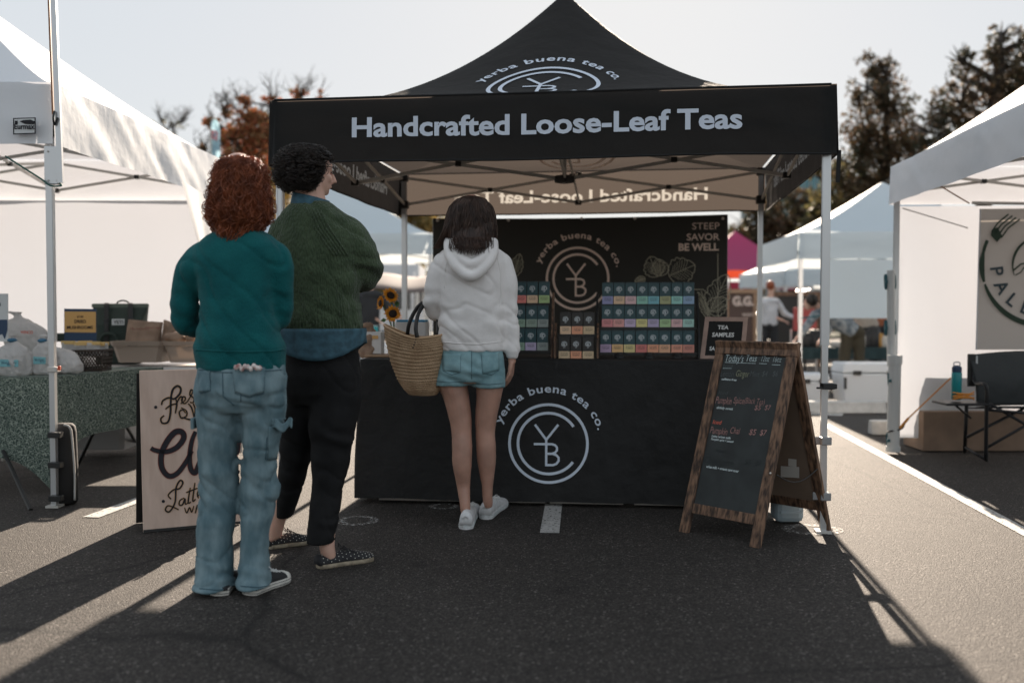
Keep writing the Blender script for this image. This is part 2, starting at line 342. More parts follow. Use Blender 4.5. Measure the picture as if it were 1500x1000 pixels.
# ---------------------------------------------------------------- pop-up tents
def tent(label, corners, zl, zt, pk, fab, pm=1.1, ph=1.2, group=None, wr=0., legs=(1, 1, 1, 1), truss=(1, 1, 1, 1), legw=.036, legm=None, nu=24, texts=None, inner=True, name='canopy_tent', skipv=(), hem=None):
    FL, FR, BR, BL = [V((c[0], c[1], 0)) for c in corners]
    cen = (FL+FR+BR+BL)/4
    root = empty(name, cen, label, 'tent', group)
    legm = legm or M['alu']
    def S(u, v):
        a = FL.lerp(FR, (u+1)/2); b = BL.lerp(BR, (u+1)/2); return a.lerp(b, (v+1)/2)
    # outline order: side 0 front (FL->FR), 1 right (FR->BR), 2 back (BR->BL), 3 left (BL->FL)
    def uv(side, a, t):
        k = 1-t
        return {0: (a*k, -k), 1: (k, a*k), 2: (-a*k, k), 3: (-k, -a*k)}[side]
    def roofpt(side, a, t, off=0):
        u, v = uv(side, a, t); p = S(u, v)
        e = pm+(ph-pm)*a*a
        p.z = zt+(pk-zt)*(max(t, 0)**e)+off
        return p
    for sd_ in range(4):
        mb = MB(); mb.grid(lambda i, j: roofpt(sd_, i*2-1, min(j, .992)), nu, 22)
        mb.build('roof_panel', fab, root, smooth=True, normals=False)
    cs = [FL, FR, BR, BL]
    vmap = []
    for sd_ in range(4):
        A = cs[sd_]; B = cs[(sd_+1) % 4]; d = (B-A).normalized(); nrm = V((d.y, -d.x, 0)); L = (B-A).length
        wv = wr or (.007 if texts and sd_ == 0 else 0)
        def fn(s, h, A=A, d=d, nrm=nrm, L=L, off=0., wr=wv):
            w = 0
            if wr:
                q = A+d*s
                w = wr*(noise.noise(V((s*2.2+h*3.0+q.x, h*2.5, q.y)))*1.6+noise.noise(V((s*6+h*9, h*3, q.y+4)))*.7)*(1-math.exp(-4*min(s, L-s)))
            flare = .012
            return A+d*s+nrm*(.026+w+off+flare*(zt-h)/(zt-zl))+V((0, 0, h+(zt-h)/(zt-zl)*.012*noise.noise(V((s*1.7+A.x, 1, A.y)))))
        vmap.append((fn, L))
        if sd_ in skipv: continue
        tx = texts.get(sd_) if texts else None
        if tx and tx.get('holes'):
            vs, fs, bd = text2d(tx['body'], tx.get('offset', .02))
            vs = fit(vs, tx['x0'], tx['x1'], tx['y0'], tx['h'])
            bm = bmesh.new(); bv = [bm.verts.new((x, y, 0)) for x, y in vs]
            for a, b in bd: bm.edges.new((bv[a], bv[b]))
            rc = [bm.verts.new(p) for p in ((0-.026, zl, 0), (L+.026, zl, 0), (L+.026, zt, 0), (-.026, zt, 0))]
            for i in range(4): bm.edges.new((rc[i], rc[(i+1) % 4]))
            bmesh.ops.triangle_fill(bm, use_beauty=True, use_dissolve=False, edges=bm.edges[:], normal=(0, 0, 1))
            bm.verts.index_update()
            mb = MB(); mb.add([fn(v.co.x, v.co.y) for v in bm.verts], [tuple(v.index for v in f.verts) for f in bm.faces]); bm.free()
            va = mb.build('valance', fab, root, normals=False)
            mb = MB(); mb.add([fn(x, y) for x, y in vs], fs); mb.build('lettering', M['white_print'], va, normals=False)
        else:
            mb = MB(); mb.grid(lambda i, j: fn(-.026+i*(L+.052), zl+(zt-zl)*j), 90 if wv else 20, 10 if wv else 2)
            va = mb.build('valance', fab, root, smooth=True, normals=False)
            if tx:
                mb = MB(); put_text(mb, tx['body'], tx['x0'], tx['x1'], tx['y0'], tx['h'], lambda x, y: fn(x, y, off=.006), tx.get('offset', .02))
                mb.build('lettering', M['print_front'], va, normals=False)
        if hem:
            mb = MB(); mb.tube([fn(i/12*L, zl, off=0) for i in range(13)], .006, 6); mb.build('hem', hem, va)
            mb = MB(); mb.tube([fn(.0, zl, off=-.012), fn(.0, zt, off=-.018)], .017, 8); mb.build('corner_seam', hem, va)
            mb = MB(); mb.tube([fn(i/12*L, zt, off=-.002) for i in range(13)], .006, 6); mb.build('hem', hem, va)
    lows = []; highs = []
    zlow = zl+.085; zhigh = zt-.005-.03
    for k, c in enumerate(cs):
        inn = (cen-c).normalized()*.02
        p = c+inn
        lows.append(p+V((0, 0, zlow))); highs.append(p+V((0, 0, zhigh)))
        if legs[k]:
            dd = (cs[(k+1) % 4]-c).normalized()
            mb = MB(); mb.bar(p+V((0, 0, .012)), p+V((0, 0, 1.02)), legw*.86, up=dd)
            # raised ridges of the extruded profile
            lg = mb.build('leg', legm, root)
            mb = MB(); mb.bar(p+V((0, 0, .95)), p+V((0, 0, zhigh)), legw, up=dd)
            for sx in (-1, 1):
                mb.bar(p+dd.cross(V((0, 0, 1)))*(legw*.5)+dd*(sx*legw*.28)+V((0, 0, .95)), p+dd.cross(V((0, 0, 1)))*(legw*.5)+dd*(sx*legw*.28)+V((0, 0, zhigh)), legw*.2, .004, up=dd)
                mb.bar(p-dd.cross(V((0, 0, 1)))*(legw*.5)+dd*(sx*legw*.28)+V((0, 0, .95)), p-dd.cross(V((0, 0, 1)))*(legw*.5)+dd*(sx*legw*.28)+V((0, 0, zhigh)), legw*.2, .004, up=dd)
            mb.build('upper_leg', legm, root)
            mb = MB(); mb.box(p+V((0, 0, .008)), (.075, .075, .012), math.atan2(dd.y, dd.x)); mb.build('foot_plate', M['alu_dull'], root)
        if inner:
            mb = MB(); mb.box(p+V((0, 0, zlow)), (.07, .07, .065), math.atan2(d.y, d.x)); mb.build('slider', M['blackplastic'], root, bevel=.008)
            mb = MB(); mb.box(p+V((0, 0, zhigh)), (.065, .065, .06), math.atan2(d.y, d.x)); mb.build('corner_bracket', M['blackplastic'], root, bevel=.008)
    if inner:
        def xbar(Lo0, Hi0, Lo1, Hi1):
            for a, b, o in ((Lo0, Hi1, 1), (Hi0, Lo1, -1)):
                dd = (b-a); s = V((-dd.y, dd.x, 0)).normalized()*.008*o
                mb = MB(); mb.bar(a+s, b+s, .012, .022); mb.build('truss_bar', M['alu_dull'], root)
            mb = MB(); mb.box((Lo0+Hi0+Lo1+Hi1)/4, (.04, .04, .035)); mb.build('joint', M['blackplastic'], root, bevel=.004)
        hubL = cen+V((0, 0, zlow+.0)); hubH = cen+V((0, 0, zhigh+.02))
        for k in range(4):
            a, b = k, (k+1) % 4
            mL = (lows[a]+lows[b])/2; mH = (highs[a]+highs[b])/2
            if truss[k]:
                xbar(lows[a], highs[a], mL, mH); xbar(mL, mH, lows[b], highs[b])
                for q in (mL, mH):
                    mb = MB(); mb.box(q, (.05, .05, .04)); mb.build('joint', M['blackplastic'], root, bevel=.005)
                xbar(mL, mH, hubL, hubH)
        mb = MB(); mb.tube([hubL-V((0, 0, .03)), V((cen.x, cen.y, pk-.03))], .014, 10); mb.build('peak_pole', M['alu_dull'], root)
        for q in (hubL, hubH):
            mb = MB(); mb.box(q, (.1, .1, .05), R(45)); mb.build('hub', M['blackplastic'], root, bevel=.01)
    return root, roofpt, vmap, cs

M['print_front'] = mat('front_print', (.60, .66, .75), .7)
FLc, FRc, BRc, BLc = (-1.265, 5.373), (1.586, 4.99), (1.969, 7.86), (-.90, 8.243)
Lr = math.hypot(FLc[0]-FRc[0], FLc[1]-FRc[1])
TXT = 'Handcrafted Loose-Leaf Teas'
tea, roofpt, vmap, tcs = tent('black tea stall pop-up tent with white lettering along its front valance', [FLc, FRc, BRc, BLc], 1.905, 2.245, 3.215, M['black_canvas'], 1.5, 1.9,
    texts={0: dict(body=TXT, x0=.43, x1=2.445, y0=2.035, h=.105, offset=.028), 1: dict(body=TXT, x0=.4, x1=2.45, y0=2.03, h=.105, holes=1, offset=.024),
           2: dict(body=TXT, x0=.42, x1=2.47, y0=2.0, h=.1, holes=1, offset=.024), 3: dict(body=TXT, x0=.4, x1=2.45, y0=2.03, h=.105, holes=1, offset=.024)}, hem=M['black_hem'])
# printed emblem on the front slope, and its see-through twin on the rear slope
front_panel = [o for o in tea.children if o.name.startswith('roof_panel')]
def logo_roof(side, off):
    def fn(x, y):
        t = .235+y*.205; t = max(t, .04); X = x*.315/((1-t)*Lr/2)+(-.03 if side == 0 else 0)
        return roofpt(side, X, t, off)
    return fn
mb = MB(); logo(mb, logo_roof(0, .006), .075); mb.build('emblem', M['print_front'], front_panel[0], normals=False)
mb = MB(); logo(mb, logo_roof(2, -.006), .075); mb.build('emblem', M['print_tan'], front_panel[2], normals=False)
# side release strap of the right front corner and clamp on the leg
p = V((FRc[0]+.03, FRc[1]-.02, 0))
mb = MB(); mb.bar(p+V((.01, 0, 1.92)), p+V((.004, 0, 1.76)), .02, .004); mb.build('corner_strap', M['black_hem'], tea)
p = V((FRc[0], FRc[1], .745))
mb = MB(); mb.box(p, (.062, .058, .03)); mb.box(p+V((.03, -.02, 0)), (.02, .02, .026)); mb.box(p+V((-.045, -.02, -.008)), (.035, .012, .01)); mb.build('leg_clamp', M['blackplastic'], tea, bevel=.004)

# ---------------------------------------------------------------- tea table, cloth
TA = R(-5.8)
def TT(x, y, z=0):    # table frame: x along the front edge from its left end, y towards the back
    c, s = math.cos(TA), math.sin(TA)
    return V((-.885+x*c-y*s, 5.79+x*s+y*c, z))
TL, TD, TH = 2.3, .72, .838
tt = empty('folding_table', TT(TL/2, TD/2), 'folding table hidden under the black cloth of the tea stall', 'table')
mb = MB(); mb.box(TT(TL/2, TD/2, TH-.03), (TL-.03, TD-.03, .03), TA); mb.build('tabletop', M['blackplastic'], tt)
for x in (.15, TL-.15):
    for y in (.1, TD-.1):
        mb = MB(); mb.tube([TT(x, y, 0), TT(x, y, TH-.045)], .014, 8); mb.build('leg', M['blackplastic'], tt)
def cloth_fn():
    per = [(0, TD), (0, 0), (TL, 0), (TL, TD)]
    segs = [TD, TL, TD]
    tot = sum(segs)
    def f(i, j):
        s = i*tot; k = 0
        while k < 2 and s > segs[k]: s -= segs[k]; k += 1
        a = per[k]; b = per[k+1]; q = s/segs[k]
        x = a[0]+(b[0]-a[0])*q; y = a[1]+(b[1]-a[1])*q
        nx, ny = [(-1, 0), (0, -1), (1, 0)][k]
        sk = 1-j
        ed = min(abs(i*tot-TD), abs(i*tot-TD-TL))
        w = .022*noise.noise(V((i*tot*4, j*1.6, 2)))*sk+.010*noise.noise(V((i*tot*13+j*2, j*1.5, 5)))*sk
        out = .02*sk+w+.02*math.exp(-ed*7)*sk
        z = (TH+.002)*j+.028*(1-j)+(.012*noise.noise(V((i*tot*1.7, 0, 9))))*(1-j)
        cx = x-(.025 if k != 1 else 0)*0
        if k == 1 and ed < .25: out += .0
        px = x+nx*out-(math.exp(-i*tot*0)*0); py = y+ny*out
        if k == 1:
            if i*tot-TD < .12: px -= (.12-(i*tot-TD))*.28*sk
        if k == 0 and (TD-i*tot) < .12: px -= (.12-(TD-i*tot))*.05*sk
        return TT(px, py, z)
    return f
cf = cloth_fn()
mb = MB(); mb.grid(cf, 320, 14)
mb.grid(lambda i, j: TT(i*TL, j*TD, TH+.002), 8, 4)
cl = mb.build('tablecloth', M['cloth_black'], None, smooth=True, normals=False)
tag(cl, 'long black cloth with round tea company emblem draped over the front table', 'tablecloth')
cl.modifiers.new('w', 'WELD').merge_threshold = .0008
pc = on_plane(803, 650, TT(0, -.03), (TT(0, 1)-TT(0, 0)))
lu = (TT(1, 0)-TT(0, 0)); rr = 59.5*pc.y/F
mb = MB()
fr_bvh = BVHTree.FromPolygons([V(v)+cl.location*0 for v in mb.v] or [V((0, 0, 0)), V((1, 0, 0)), V((0, 1, 0))], [(0, 1, 2)])
def cloth_pt(x, y, r=rr, c=pc):
    q = c+lu*(x*r)+V((0, 0, y*r))
    s = (q-TT(0, 0)).dot(lu); i = (TD+s)/(TD*2+TL); j = q.z/TH
    b = cf(i, max(min(j, 1), 0)); b = V((b.x, b.y, q.z))
    return b-(TT(0, 1)-TT(0, 0))*.004
logo(mb, cloth_pt, .068); mb.build('emblem', M['print_blue'], cl, normals=False)

# three ribbed crates whose bottoms show under the cloth
simple('bin_clear', (.36, .33, .30), .4)
for k, (a, b) in enumerate(((548, 797), (806, 913), (929, 1012))):
    p0 = G(a, 741); p1 = G(b, 744)
    x0 = (p0-TT(0, 0)).dot(lu); x1 = (p1-TT(0, 0)).dot(lu); L = x1-x0
    root = empty('storage_crate', TT((x0+x1)/2, .22), ['long ribbed grey crate under the left half of the black table', 'short ribbed grey crate under the black table beside the painted line', 'short ribbed grey crate under the right end of the black table'][k], 'crate', 'crates under the tea table')
    mb = MB(); mb.box(TT((x0+x1)/2, .24, .13), (L-.03, .4, .24), TA); mb.build('crate_body', M['bin_clear'], root, bevel=.01)
    n = int(L/.028); mb = MB()
    for i in range(n): mb.box(TT(x0+.02+(L-.04)*(i+.5)/n, .035, .085), (.012, .012, .13), TA)
    mb.box(TT((x0+x1)/2, .036, .02), (L, .018, .014), TA)
    r_ = mb.build('ribs', M['bin_clear'], root); r_['kind'] = 'stuff'

# ---------------------------------------------------------------- backdrop banner
BAn = (V((*BRc, 0))-V((*BLc, 0))); BL_len = BAn.length; bd = BAn.normalized(); bn = V((bd.y, -bd.x, 0))
B0 = V((*BLc, 0))+bn*.06
def bpt(px, py, off=0):
    return on_plane(px, py, B0, bn)+bn*off
bx0 = (bpt(635, 400)-B0).dot(bd); bx1 = (bpt(1064, 400)-B0).dot(bd)
zt_l, zt_r = bpt(636, 320).z, bpt(1064, 314).z
def ban(x, z, off=0.):
    s = (x-bx0)/(bx1-bx0)
    w = .018*noise.noise(V((x*1.3+z*1.5, z*1.3, 1)))+.006*noise.noise(V((x*4-z*5, z*3, 6)))
    return B0+bd*x+bn*(w+off)+V((0, 0, z))
bt = empty('backdrop_banner', ban((bx0+bx1)/2, 0), 'black printed backdrop banner hanging behind the tea shelves', 'banner')
mb = MB(); mb.grid(lambda i, j: ban(bx0+(bx1-bx0)*i, .42+(zt_l+(zt_r-zt_l)*i-.42-.012*math.sin(i*math.pi))*j), 50, 24)
bf = mb.build('banner_sheet', M['banner'], bt, smooth=True, normals=False)
def bxy(px, py):
    q = bpt(px, py); return (q-B0).dot(bd), q.z
cx, cz = bxy(846, 408); rb = 46.5*8.0/F
mb = MB(); logo(mb, lambda x, y: ban(cx+x*rb, cz+y*rb, .004), .07); mb.build('emblem', M['print_tan'], bf, normals=False)
mb = MB()
for t_, xa, xb, yb, h_, of in (('STEEP', 1014, 1054, 336, 10, .0), ('SAVOR', 1006, 1054, 352, 10, .012), ('BE WELL', 994, 1053, 367, 10.5, .035)):
    x0, z0 = bxy(xa, yb); x1, _ = bxy(xb, yb)
    put_text(mb, t_, x0, x1, z0, h_*8/F, lambda x, y: ban(x, y, .004), of)
mb.build('lettering', M['print_tan'], bf, normals=False)
def leaf(mb, base, tip, wd, lobes=5):
    bx, by = base; tx_, ty = tip; dx, dy = tx_-bx, ty-by; L = math.hypot(dx, dy); ux, uy = dx/L, dy/L; nx, ny = -uy, ux
    P = lambda s, t: bxy(bx+ux*s*L+nx*t*wd, by+uy*s*L+ny*t*wd)
    fn = lambda x, y: ban(x, y, .004)
    for sg in (-1, 1):
        pts = []
        for i in range(41):
            s = i/40; e = math.sin(math.pi*min(s**.8, 1))**.7 if 0 < s < 1 else 0
            e *= 1+.22*abs(math.sin(s*lobes*math.pi)); pts.append(P(s, sg*e*.5))
        ribbon(mb, pts, .006, fn)
        for k in range(2, 9):
            s0 = k/11.; e = math.sin(math.pi*s0**.8)**.7*.42
            ribbon(mb, [P(s0-.12, 0), P(s0+.02, sg*e*.55), P(s0+.1, sg*e)], .0035, fn)
    ribbon(mb, [P(0, 0), P(1, 0)], .005, fn)
mb = MB()
leaf(mb, (963, 405), (952, 376), 26); leaf(mb, (968, 404), (966, 380), 22); leaf(mb, (980, 404), (1018, 388), 34); leaf(mb, (945, 408), (930, 412), 9)
leaf(mb, (1040, 455), (1066, 402), 30); leaf(mb, (1039, 458), (1064, 437), 24); leaf(mb, (1038, 466), (1022, 428), 10); leaf(mb, (752, 405), (762, 372), 16)
for st in ([(1012, 424), (1030, 424), (1040, 432)], [(1027, 426), (1034, 445), (1038, 462)], [(1051.5, 371), (1051.5, 430), (1052, 470)]):
    ribbon(mb, [bxy(*q) for q in st], .006, lambda x, y: ban(x, y, .004))
mb.build('leaf_drawing', M['print_leaf'], bf, normals=False)
simple('grommet', (.7, .66, .6), .3, metal=.8)
for px in (641, 745, 852, 930, 1059):
    x, z = bxy(px, 323 if px < 800 else 320)
    mb = MB(); mb.ellipsoid(ban(x, z, .006), (.012, .006, .012)); mb.build('grommet', M['grommet'], bf, smooth=True)
for x in (bx0, bx1):
    mb = MB(); mb.tube([B0-bn*.03+bd*x+V((0, 0, .0)), B0-bn*.03+bd*x+V((0, 0, zt_r))], .012, 8); mb.build('banner_pole', M['blackplastic'], bt)
mb = MB(); mb.tube([B0-bn*.03+bd*bx0+V((0, 0, zt_l-.03)), B0-bn*.03+bd*bx1+V((0, 0, zt_r-.03))], .012, 8); mb.build('top_rail', M['blackplastic'], bt)

# ---------------------------------------------------------------- shelf racks and tea boxes
PAL = dict(violet=(.16, .18, .42), peach=(.72, .42, .24), pink=(.72, .40, .42), mint=(.14, .46, .36), teal=(.05, .36, .44), olive=(.28, .30, .10), aqua=(.18, .52, .46), skyblue=(.14, .30, .50),
           rose=(.60, .14, .16), salmon=(.66, .24, .22), lilac=(.48, .36, .56), yellow=(.62, .54, .16), lavender=(.34, .28, .48), green=(.24, .44, .16), blush=(.60, .32, .34), seafoam=(.26, .52, .46),
           mauve=(.32, .20, .38), amber=(.66, .36, .10), lemon=(.58, .46, .14), red=(.50, .05, .04), orange=(.66, .22, .08), tangerine=(.62, .28, .12), coral=(.64, .20, .10), brick=(.50, .12, .07),
           tan=(.52, .36, .18), fern=(.10, .24, .16), moss=(.12, .22, .17), slate=(.14, .20, .20), scarlet=(.62, .08, .06), lime=(.26, .42, .12), steel=(.12, .18, .22))
LM = {k: mat('label_'+k, tuple(min(.85, (q*.72+g*.28)*1.4+.02) for q, g in zip(v, (.42, .38, .34))), .55) for k, v in PAL.items()}
simple('box_teal', (.022, .070, .082), .4); simple('box_black', (.024, .022, .020), .4); simple('box_print', (.75, .80, .82), .6); simple('print_dark', (.05, .05, .05), .7)
def make_box(m, w=.0665, h=.136, d=.05):
    root = empty('tea_box', (0, 0, 0), 'x', 'tea box', 'boxes of tea on the shelf racks')
    mb = MB(); mb.box((0, 0, h/2), (w, d, h)); mb.build('carton', m, root, bevel=.0015)
    mb = MB(); mb.box((0, -d/2+.001, h-.006), (w*.96, .004, .002)); mb.box((0, 0, h+.001), (w*.5, d*.7, .002)); mb.build('lid_seam', M['blackplastic'], root)
    mb = MB(); mb.poly([V((-w/2+.0005, -d/2-.0012, .002)), V((w/2-.0005, -d/2-.0012, .002)), V((w/2-.0005, -d/2-.0012, .052)), V((-w/2+.0005, -d/2-.0012, .052))]); lb = mb.build('label', LM['red'], root)
    mb = MB(); fn = lambda x, y: V((x, -d/2-.002, y))
    for z in (.040, .031, .025): ribbon(mb, [(-w*.33 if z > .03 else -w*.25, z), (w*.33 if z > .03 else w*.25, z)], .0022 if z > .03 else .0012, fn)
    mb.build('label_print', M['print_dark'], root, normals=False)
    mb = MB(); fn = lambda x, y: V((x*.0125, -d/2-.0015, .093+y*.0125))
    ribbon(mb, arc(1, 0, 360, 20)[:-1], .2, fn, True); ribbon(mb, arc(.55, 40, 320, 12), .22, fn); ribbon(mb, [(-.2, .3), (.1, 0), (.1, -.4)], .2, fn)
    for a in range(-20, 201, 20): ribbon(mb, arc(1.35, a, a+9, 2), .28, fn)
    ribbon(mb, [(-.5, -1.5), (.5, -1.5)], .18, fn)
    mb.build('emblem', M['box_print'], root, normals=False)
    return root
proto = {'teal': make_box(M['box_teal']), 'black': make_box(M['box_black'])}
used = set()
def place_box(kind, col, loc, label, rz=0):
    if kind not in used: o = proto[kind]; used.add(kind)
    else: o = copy_tree(proto[kind])
    o.location = loc; o.rotation_euler = (0, 0, TA+rz); o['label'] = label
    for ch in o.children:
        if ch.name.split('.')[0] == 'label':
            ch.material_slots[0].link = 'OBJECT'; ch.material_slots[0].material = LM[col]
def rack_row(px0, px1, n, py_b, ydep, kind, cols, desc, only=None):
    x0 = (on_plane(px0, py_b, TT(0, ydep), TT(0, 1)-TT(0, 0))-TT(0, 0)); x1 = (on_plane(px1, py_b, TT(0, ydep), TT(0, 1)-TT(0, 0))-TT(0, 0))
    a = x0.dot(lu); b = x1.dot(lu); z = x0.z
    for k in range(n):
        place_box(kind, cols[k], TT(a+(b-a)*(k+.5)/n, ydep+.025+random.uniform(-.003, .004), z), desc(k), random.uniform(-.05, .05))
    return a, b, z
ORD = ['first', 'second', 'third', 'fourth', 'fifth', 'sixth', 'seventh', 'eighth']
rows = [('bottom', ['mauve', 'amber', 'lemon', 'red', 'orange', 'tangerine', 'coral', 'brick'], 879, 1017.5, 517, .28),
        ('middle', ['rose', 'salmon', 'lilac', 'yellow', 'lavender', 'green', 'blush', 'seafoam'], 881, 1017, 480, .34),
        ('top', ['violet', 'peach', 'pink', 'mint', 'teal', 'olive', 'aqua', 'skyblue'], 882, 1017, 446.5, .40)]
def rack(label, rowinfo, ydeps, wood_m, px=None):
    xs0 = min(r[0] for r in rowinfo)-.02; xs1 = max(r[1] for r in rowinfo)+.02
    y0 = min(ydeps); y1 = max(ydeps)+.07
    root = empty('shelf_rack', TT((xs0+xs1)/2, (y0+y1)/2, TH), label, 'shelf rack', 'racks on the tea table')
    for (a, b, z), yd in zip(rowinfo, ydeps):
        mb = MB(); mb.box(TT((a+b)/2, yd+.03, z-.006), (xs1-xs0-.014, .075, .010), TA); mb.box(TT((a+b)/2, yd-.009, z-.001), (xs1-xs0-.014, .003, .012), TA); mb.build('shelf', M['blackplastic'], root)
    for x in (xs0, xs1):
        top = rowinfo[-1][2]+.05
        mb = MB(); mb.poly([TT(x-.006, y0-.02, TH+.004), TT(x-.006, y1, TH+.004), TT(x-.006, y1, top+.02), TT(x-.006, y1-.05, top+.02), TT(x-.006, y0-.02, TH+.12)], .011, lu)
        mb.build('side_panel', wood_m, root)
    return root
ri = []; yd = []
for nm, cols, a, b, pb, ydp in rows:
    ri.append(rack_row(a, b, 8, pb, ydp, 'teal', cols, lambda k, nm=nm, cols=cols: f'teal tea box with {cols[k]} label, {ORD[k]} in {nm} row of the wide right rack')); yd.append(ydp)
rk = rack('wide three-tier black rack of teal tea boxes right of the emblem', ri, yd, M['blackplastic'])
for px in (908, 951, 992):
    q = on_plane(px, 522, TT(0, .25), TT(0, 1)-TT(0, 0)); mb = MB(); mb.lathe(V((q.x, q.y, TH+.004)), [(.034, 0), (.034, .012), (.026, .02), (.026, .034)], 14); mb.build('foot', M['blackplastic'], rk)
ri = []; yd = []
for nm, cols, a, b, pb, ydp in (('lower', ['tan', 'orange', 'tan'], 818, 870, 527, .22), ('upper', ['peach', 'orange', 'tan'], 820, 871, 490.5, .28)):
    ri.append(rack_row(a, b, 3, pb, ydp, 'black', cols, lambda k, nm=nm, cols=cols: f'black tea box with {cols[k]} label {["left", "centre", "right"][k]} in {nm} row of middle rack')); yd.append(ydp)
rack('small two-tier dark wooden rack of black tea boxes below the emblem', ri, yd, M['dark_wood'])
ri = []; yd = []
for nm, cols, n, a, b, pb, ydp in (('bottom', ['moss', 'fern', 'lavender', 'slate'], 4, 735, 803, 514, .28), ('middle', ['moss', 'fern', 'moss', 'slate'], 4, 736, 804, 480, .34), ('top', ['coral', 'scarlet', 'peach', 'lime'], 4, 738, 805.5, 445, .40)):
    ri.append(rack_row(a, b, n, pb, ydp, 'teal', cols, lambda k, nm=nm, cols=cols: f'teal tea box with {cols[k]} label, {ORD[3-k]} from right in {nm} row of left rack')); yd.append(ydp)
rack('three-tier rack of teal tea boxes half hidden behind the woman in the hoodie', ri, yd, M['dark_wood'])
# two small black card boxes with silver mark at the rack gap are clips of the middle rack
# ---------------------------------------------------------------- tea samples sign
def framed(label, P, w_f, fm, pm_, name, depth=.02):   # P: four corners TL TR BR BL
    TLp, TRp, BRp, BLp = P; n = (TRp-TLp).cross(BLp-TLp).normalized()
    if n.y > 0: n = -n
    root = empty(name, (BLp+BRp)/2, label, 'sign')
    mb = MB(); mb.poly([TLp-n*.004, TRp-n*.004, BRp-n*.004, BLp-n*.004], .004, -n); pan = mb.build('panel', pm_, root)
    ux = (TRp-TLp).normalized(); uz = (TLp-BLp).normalized()
    for a, b, o in ((TLp, TRp, -uz), (BLp, BRp, uz)):
        mb = MB(); mb.bar(a+o*w_f/2, b+o*w_f/2, w_f, depth, up=n) if False else None
        q = MB(); A_, B_ = a, b; q.poly([A_, B_, B_+o*w_f, A_+o*w_f], depth, -n); q.build('frame_rail', fm, root)
    for a, b, o in ((TLp-uz*w_f, BLp+uz*w_f, ux), (TRp-uz*w_f, BRp+uz*w_f, -ux)):
        q = MB(); q.poly([a, b, b+o*w_f, a+o*w_f], depth, -n); q.build('frame_rail', fm, root)
    return root, pan, n, ux, uz
Ys = 5.86
P = [W(1033, 464, Ys+.05), W(1096, 464.5, Ys-.0), W(1090, 528, Ys-.06), W(1025, 526.5, Ys-.01)]
simple('tan_frame', (.36, .24, .19), .6, var=.15, vscale=12); simple('felt', (.012, .012, .011), .9)
ts, pan, n_, ux, uz = framed('small tan framed letter board reading tea samples on the table', P, .026, M['tan_frame'], M['felt'], 'letter_board')
simple('letter_white', (.7, .7, .68), .6)
mb = MB()
for t_, xa, xb, yb, h_ in (('TEA', 1051, 1067, 482, 6), ('SAMPLES', 1043, 1075, 493, 6.5), ('SA', 1039, 1047, 513, 6)):
    o_ = P[0]; Q = lambda px, py: on_plane(px, py, P[0], n_)
    a = Q(xa, yb); b = Q(xb, yb); L = (b-a).length
    put_text(mb, t_, 0, L, 0, h_*5.9/F, lambda x, y: a+ux*x+uz*y+n_*.001, .025)
mb.build('lettering', M['letter_white'], pan, normals=False)
mb = MB(); mb.poly([(P[3]+P[2])/2-n_*.02+uz*.12-ux*.02, (P[3]+P[2])/2-n_*.02+uz*.12+ux*.02, (P[3]+P[2])/2-n_*.10+ux*.03, (P[3]+P[2])/2-n_*.10-ux*.03], .004, -n_); mb.build('easel_leg', M['tan_frame'], ts)

# ---------------------------------------------------------------- chalkboard A-frame
LFt, RFt = G(994, 778), G(1111, 803); RRt = G(1219, 780); LRt = LFt+(RRt-RFt)
TR_ = (RFt+RRt)/2+V((0, 0, .972)); TL_ = (LFt+LRt)/2+V((0, 0, .972))
ab = empty('chalkboard_stand', (LFt+RRt)/2, 'dark wooden A-frame chalkboard listing teas and prices', 'sign')
ux = (RFt-LFt).normalized(); Lb = (RFt-LFt).length
uf = (TR_-RFt).normalized(); ur = (TR_-RRt).normalized()
nf = ux.cross(uf).normalized(); nf = nf if nf.y < 0 else -nf
nr = ux.cross(ur).normalized(); nr = nr if nr.y > 0 else -nr
wb = .054; tb = .022
def wplank(name, A, B, side, w, n, t=tb, m=None):
    q = MB(); q.poly([A, B, B+side*w, A+side*w], t, n); return q.build(name, m or M['dark_wood'], ab, bevel=.002)
def board(L0, R0, up, n, LT, RT, rear=False):
    # legs full height, rails butted between
    top = (RT-R0).length
    wplank('post', L0, L0+up*(top-.075), ux, wb, -n)
    wplank('post', R0, R0+up*(top-.075), -ux, wb, -n)
    wplank('top_rail', L0+up*(top-.074)-ux*.004, R0+up*(top-.074)+ux*.004, up, .072, -n)
    zb = .105 if not rear else .12
    wplank('bottom_rail', L0+ux*(wb+.001)+up*zb, R0-ux*(wb+.001)+up*zb, up, .05, -n, .018)
    q = MB(); a = L0+ux*(wb-.004)+up*(zb+.048)-n*.008; b = R0-ux*(wb-.004)+up*(zb+.048)-n*.008
    hgt = top-.078-zb-.048
    q.poly([a, b, b+up*hgt, a+up*hgt], .006, -n)
    return q.build('board_panel', M['chalkboard'], ab), a, up, n
cpan, ca, cup, cn = board(LFt, RFt, uf, nf, TL_, TR_)
simple('hardboard', (.20, .14, .10), .8, var=.1, vscale=5)
rpan, *_ = board(LRt, RRt, ur, nr, TL_, TR_, True)
rpan.data.materials[0] = M['hardboard']
simple('chalk_white', (.42, .50, .50), .9, var=.3, vscale=120); simple('chalk_bright', (.62, .70, .70), .9); simple('chalk_dim', (.10, .115, .115), .9); simple('chalk_faint', (.035, .04, .04), .9)
simple('chalk_red', (.55, .13, .09), .9); simple('chalk_rose', (.36, .20, .18), .9, var=.3, vscale=120); simple('chalk_yellow', (.26, .27, .18), .9, var=.3, vscale=100)
def CB(cx, cy):   # crop coordinate of my close-up -> point on the board
    return on_plane(1020+cx/4.545, 490+cy/4.545, ca+cn*.001, cn)
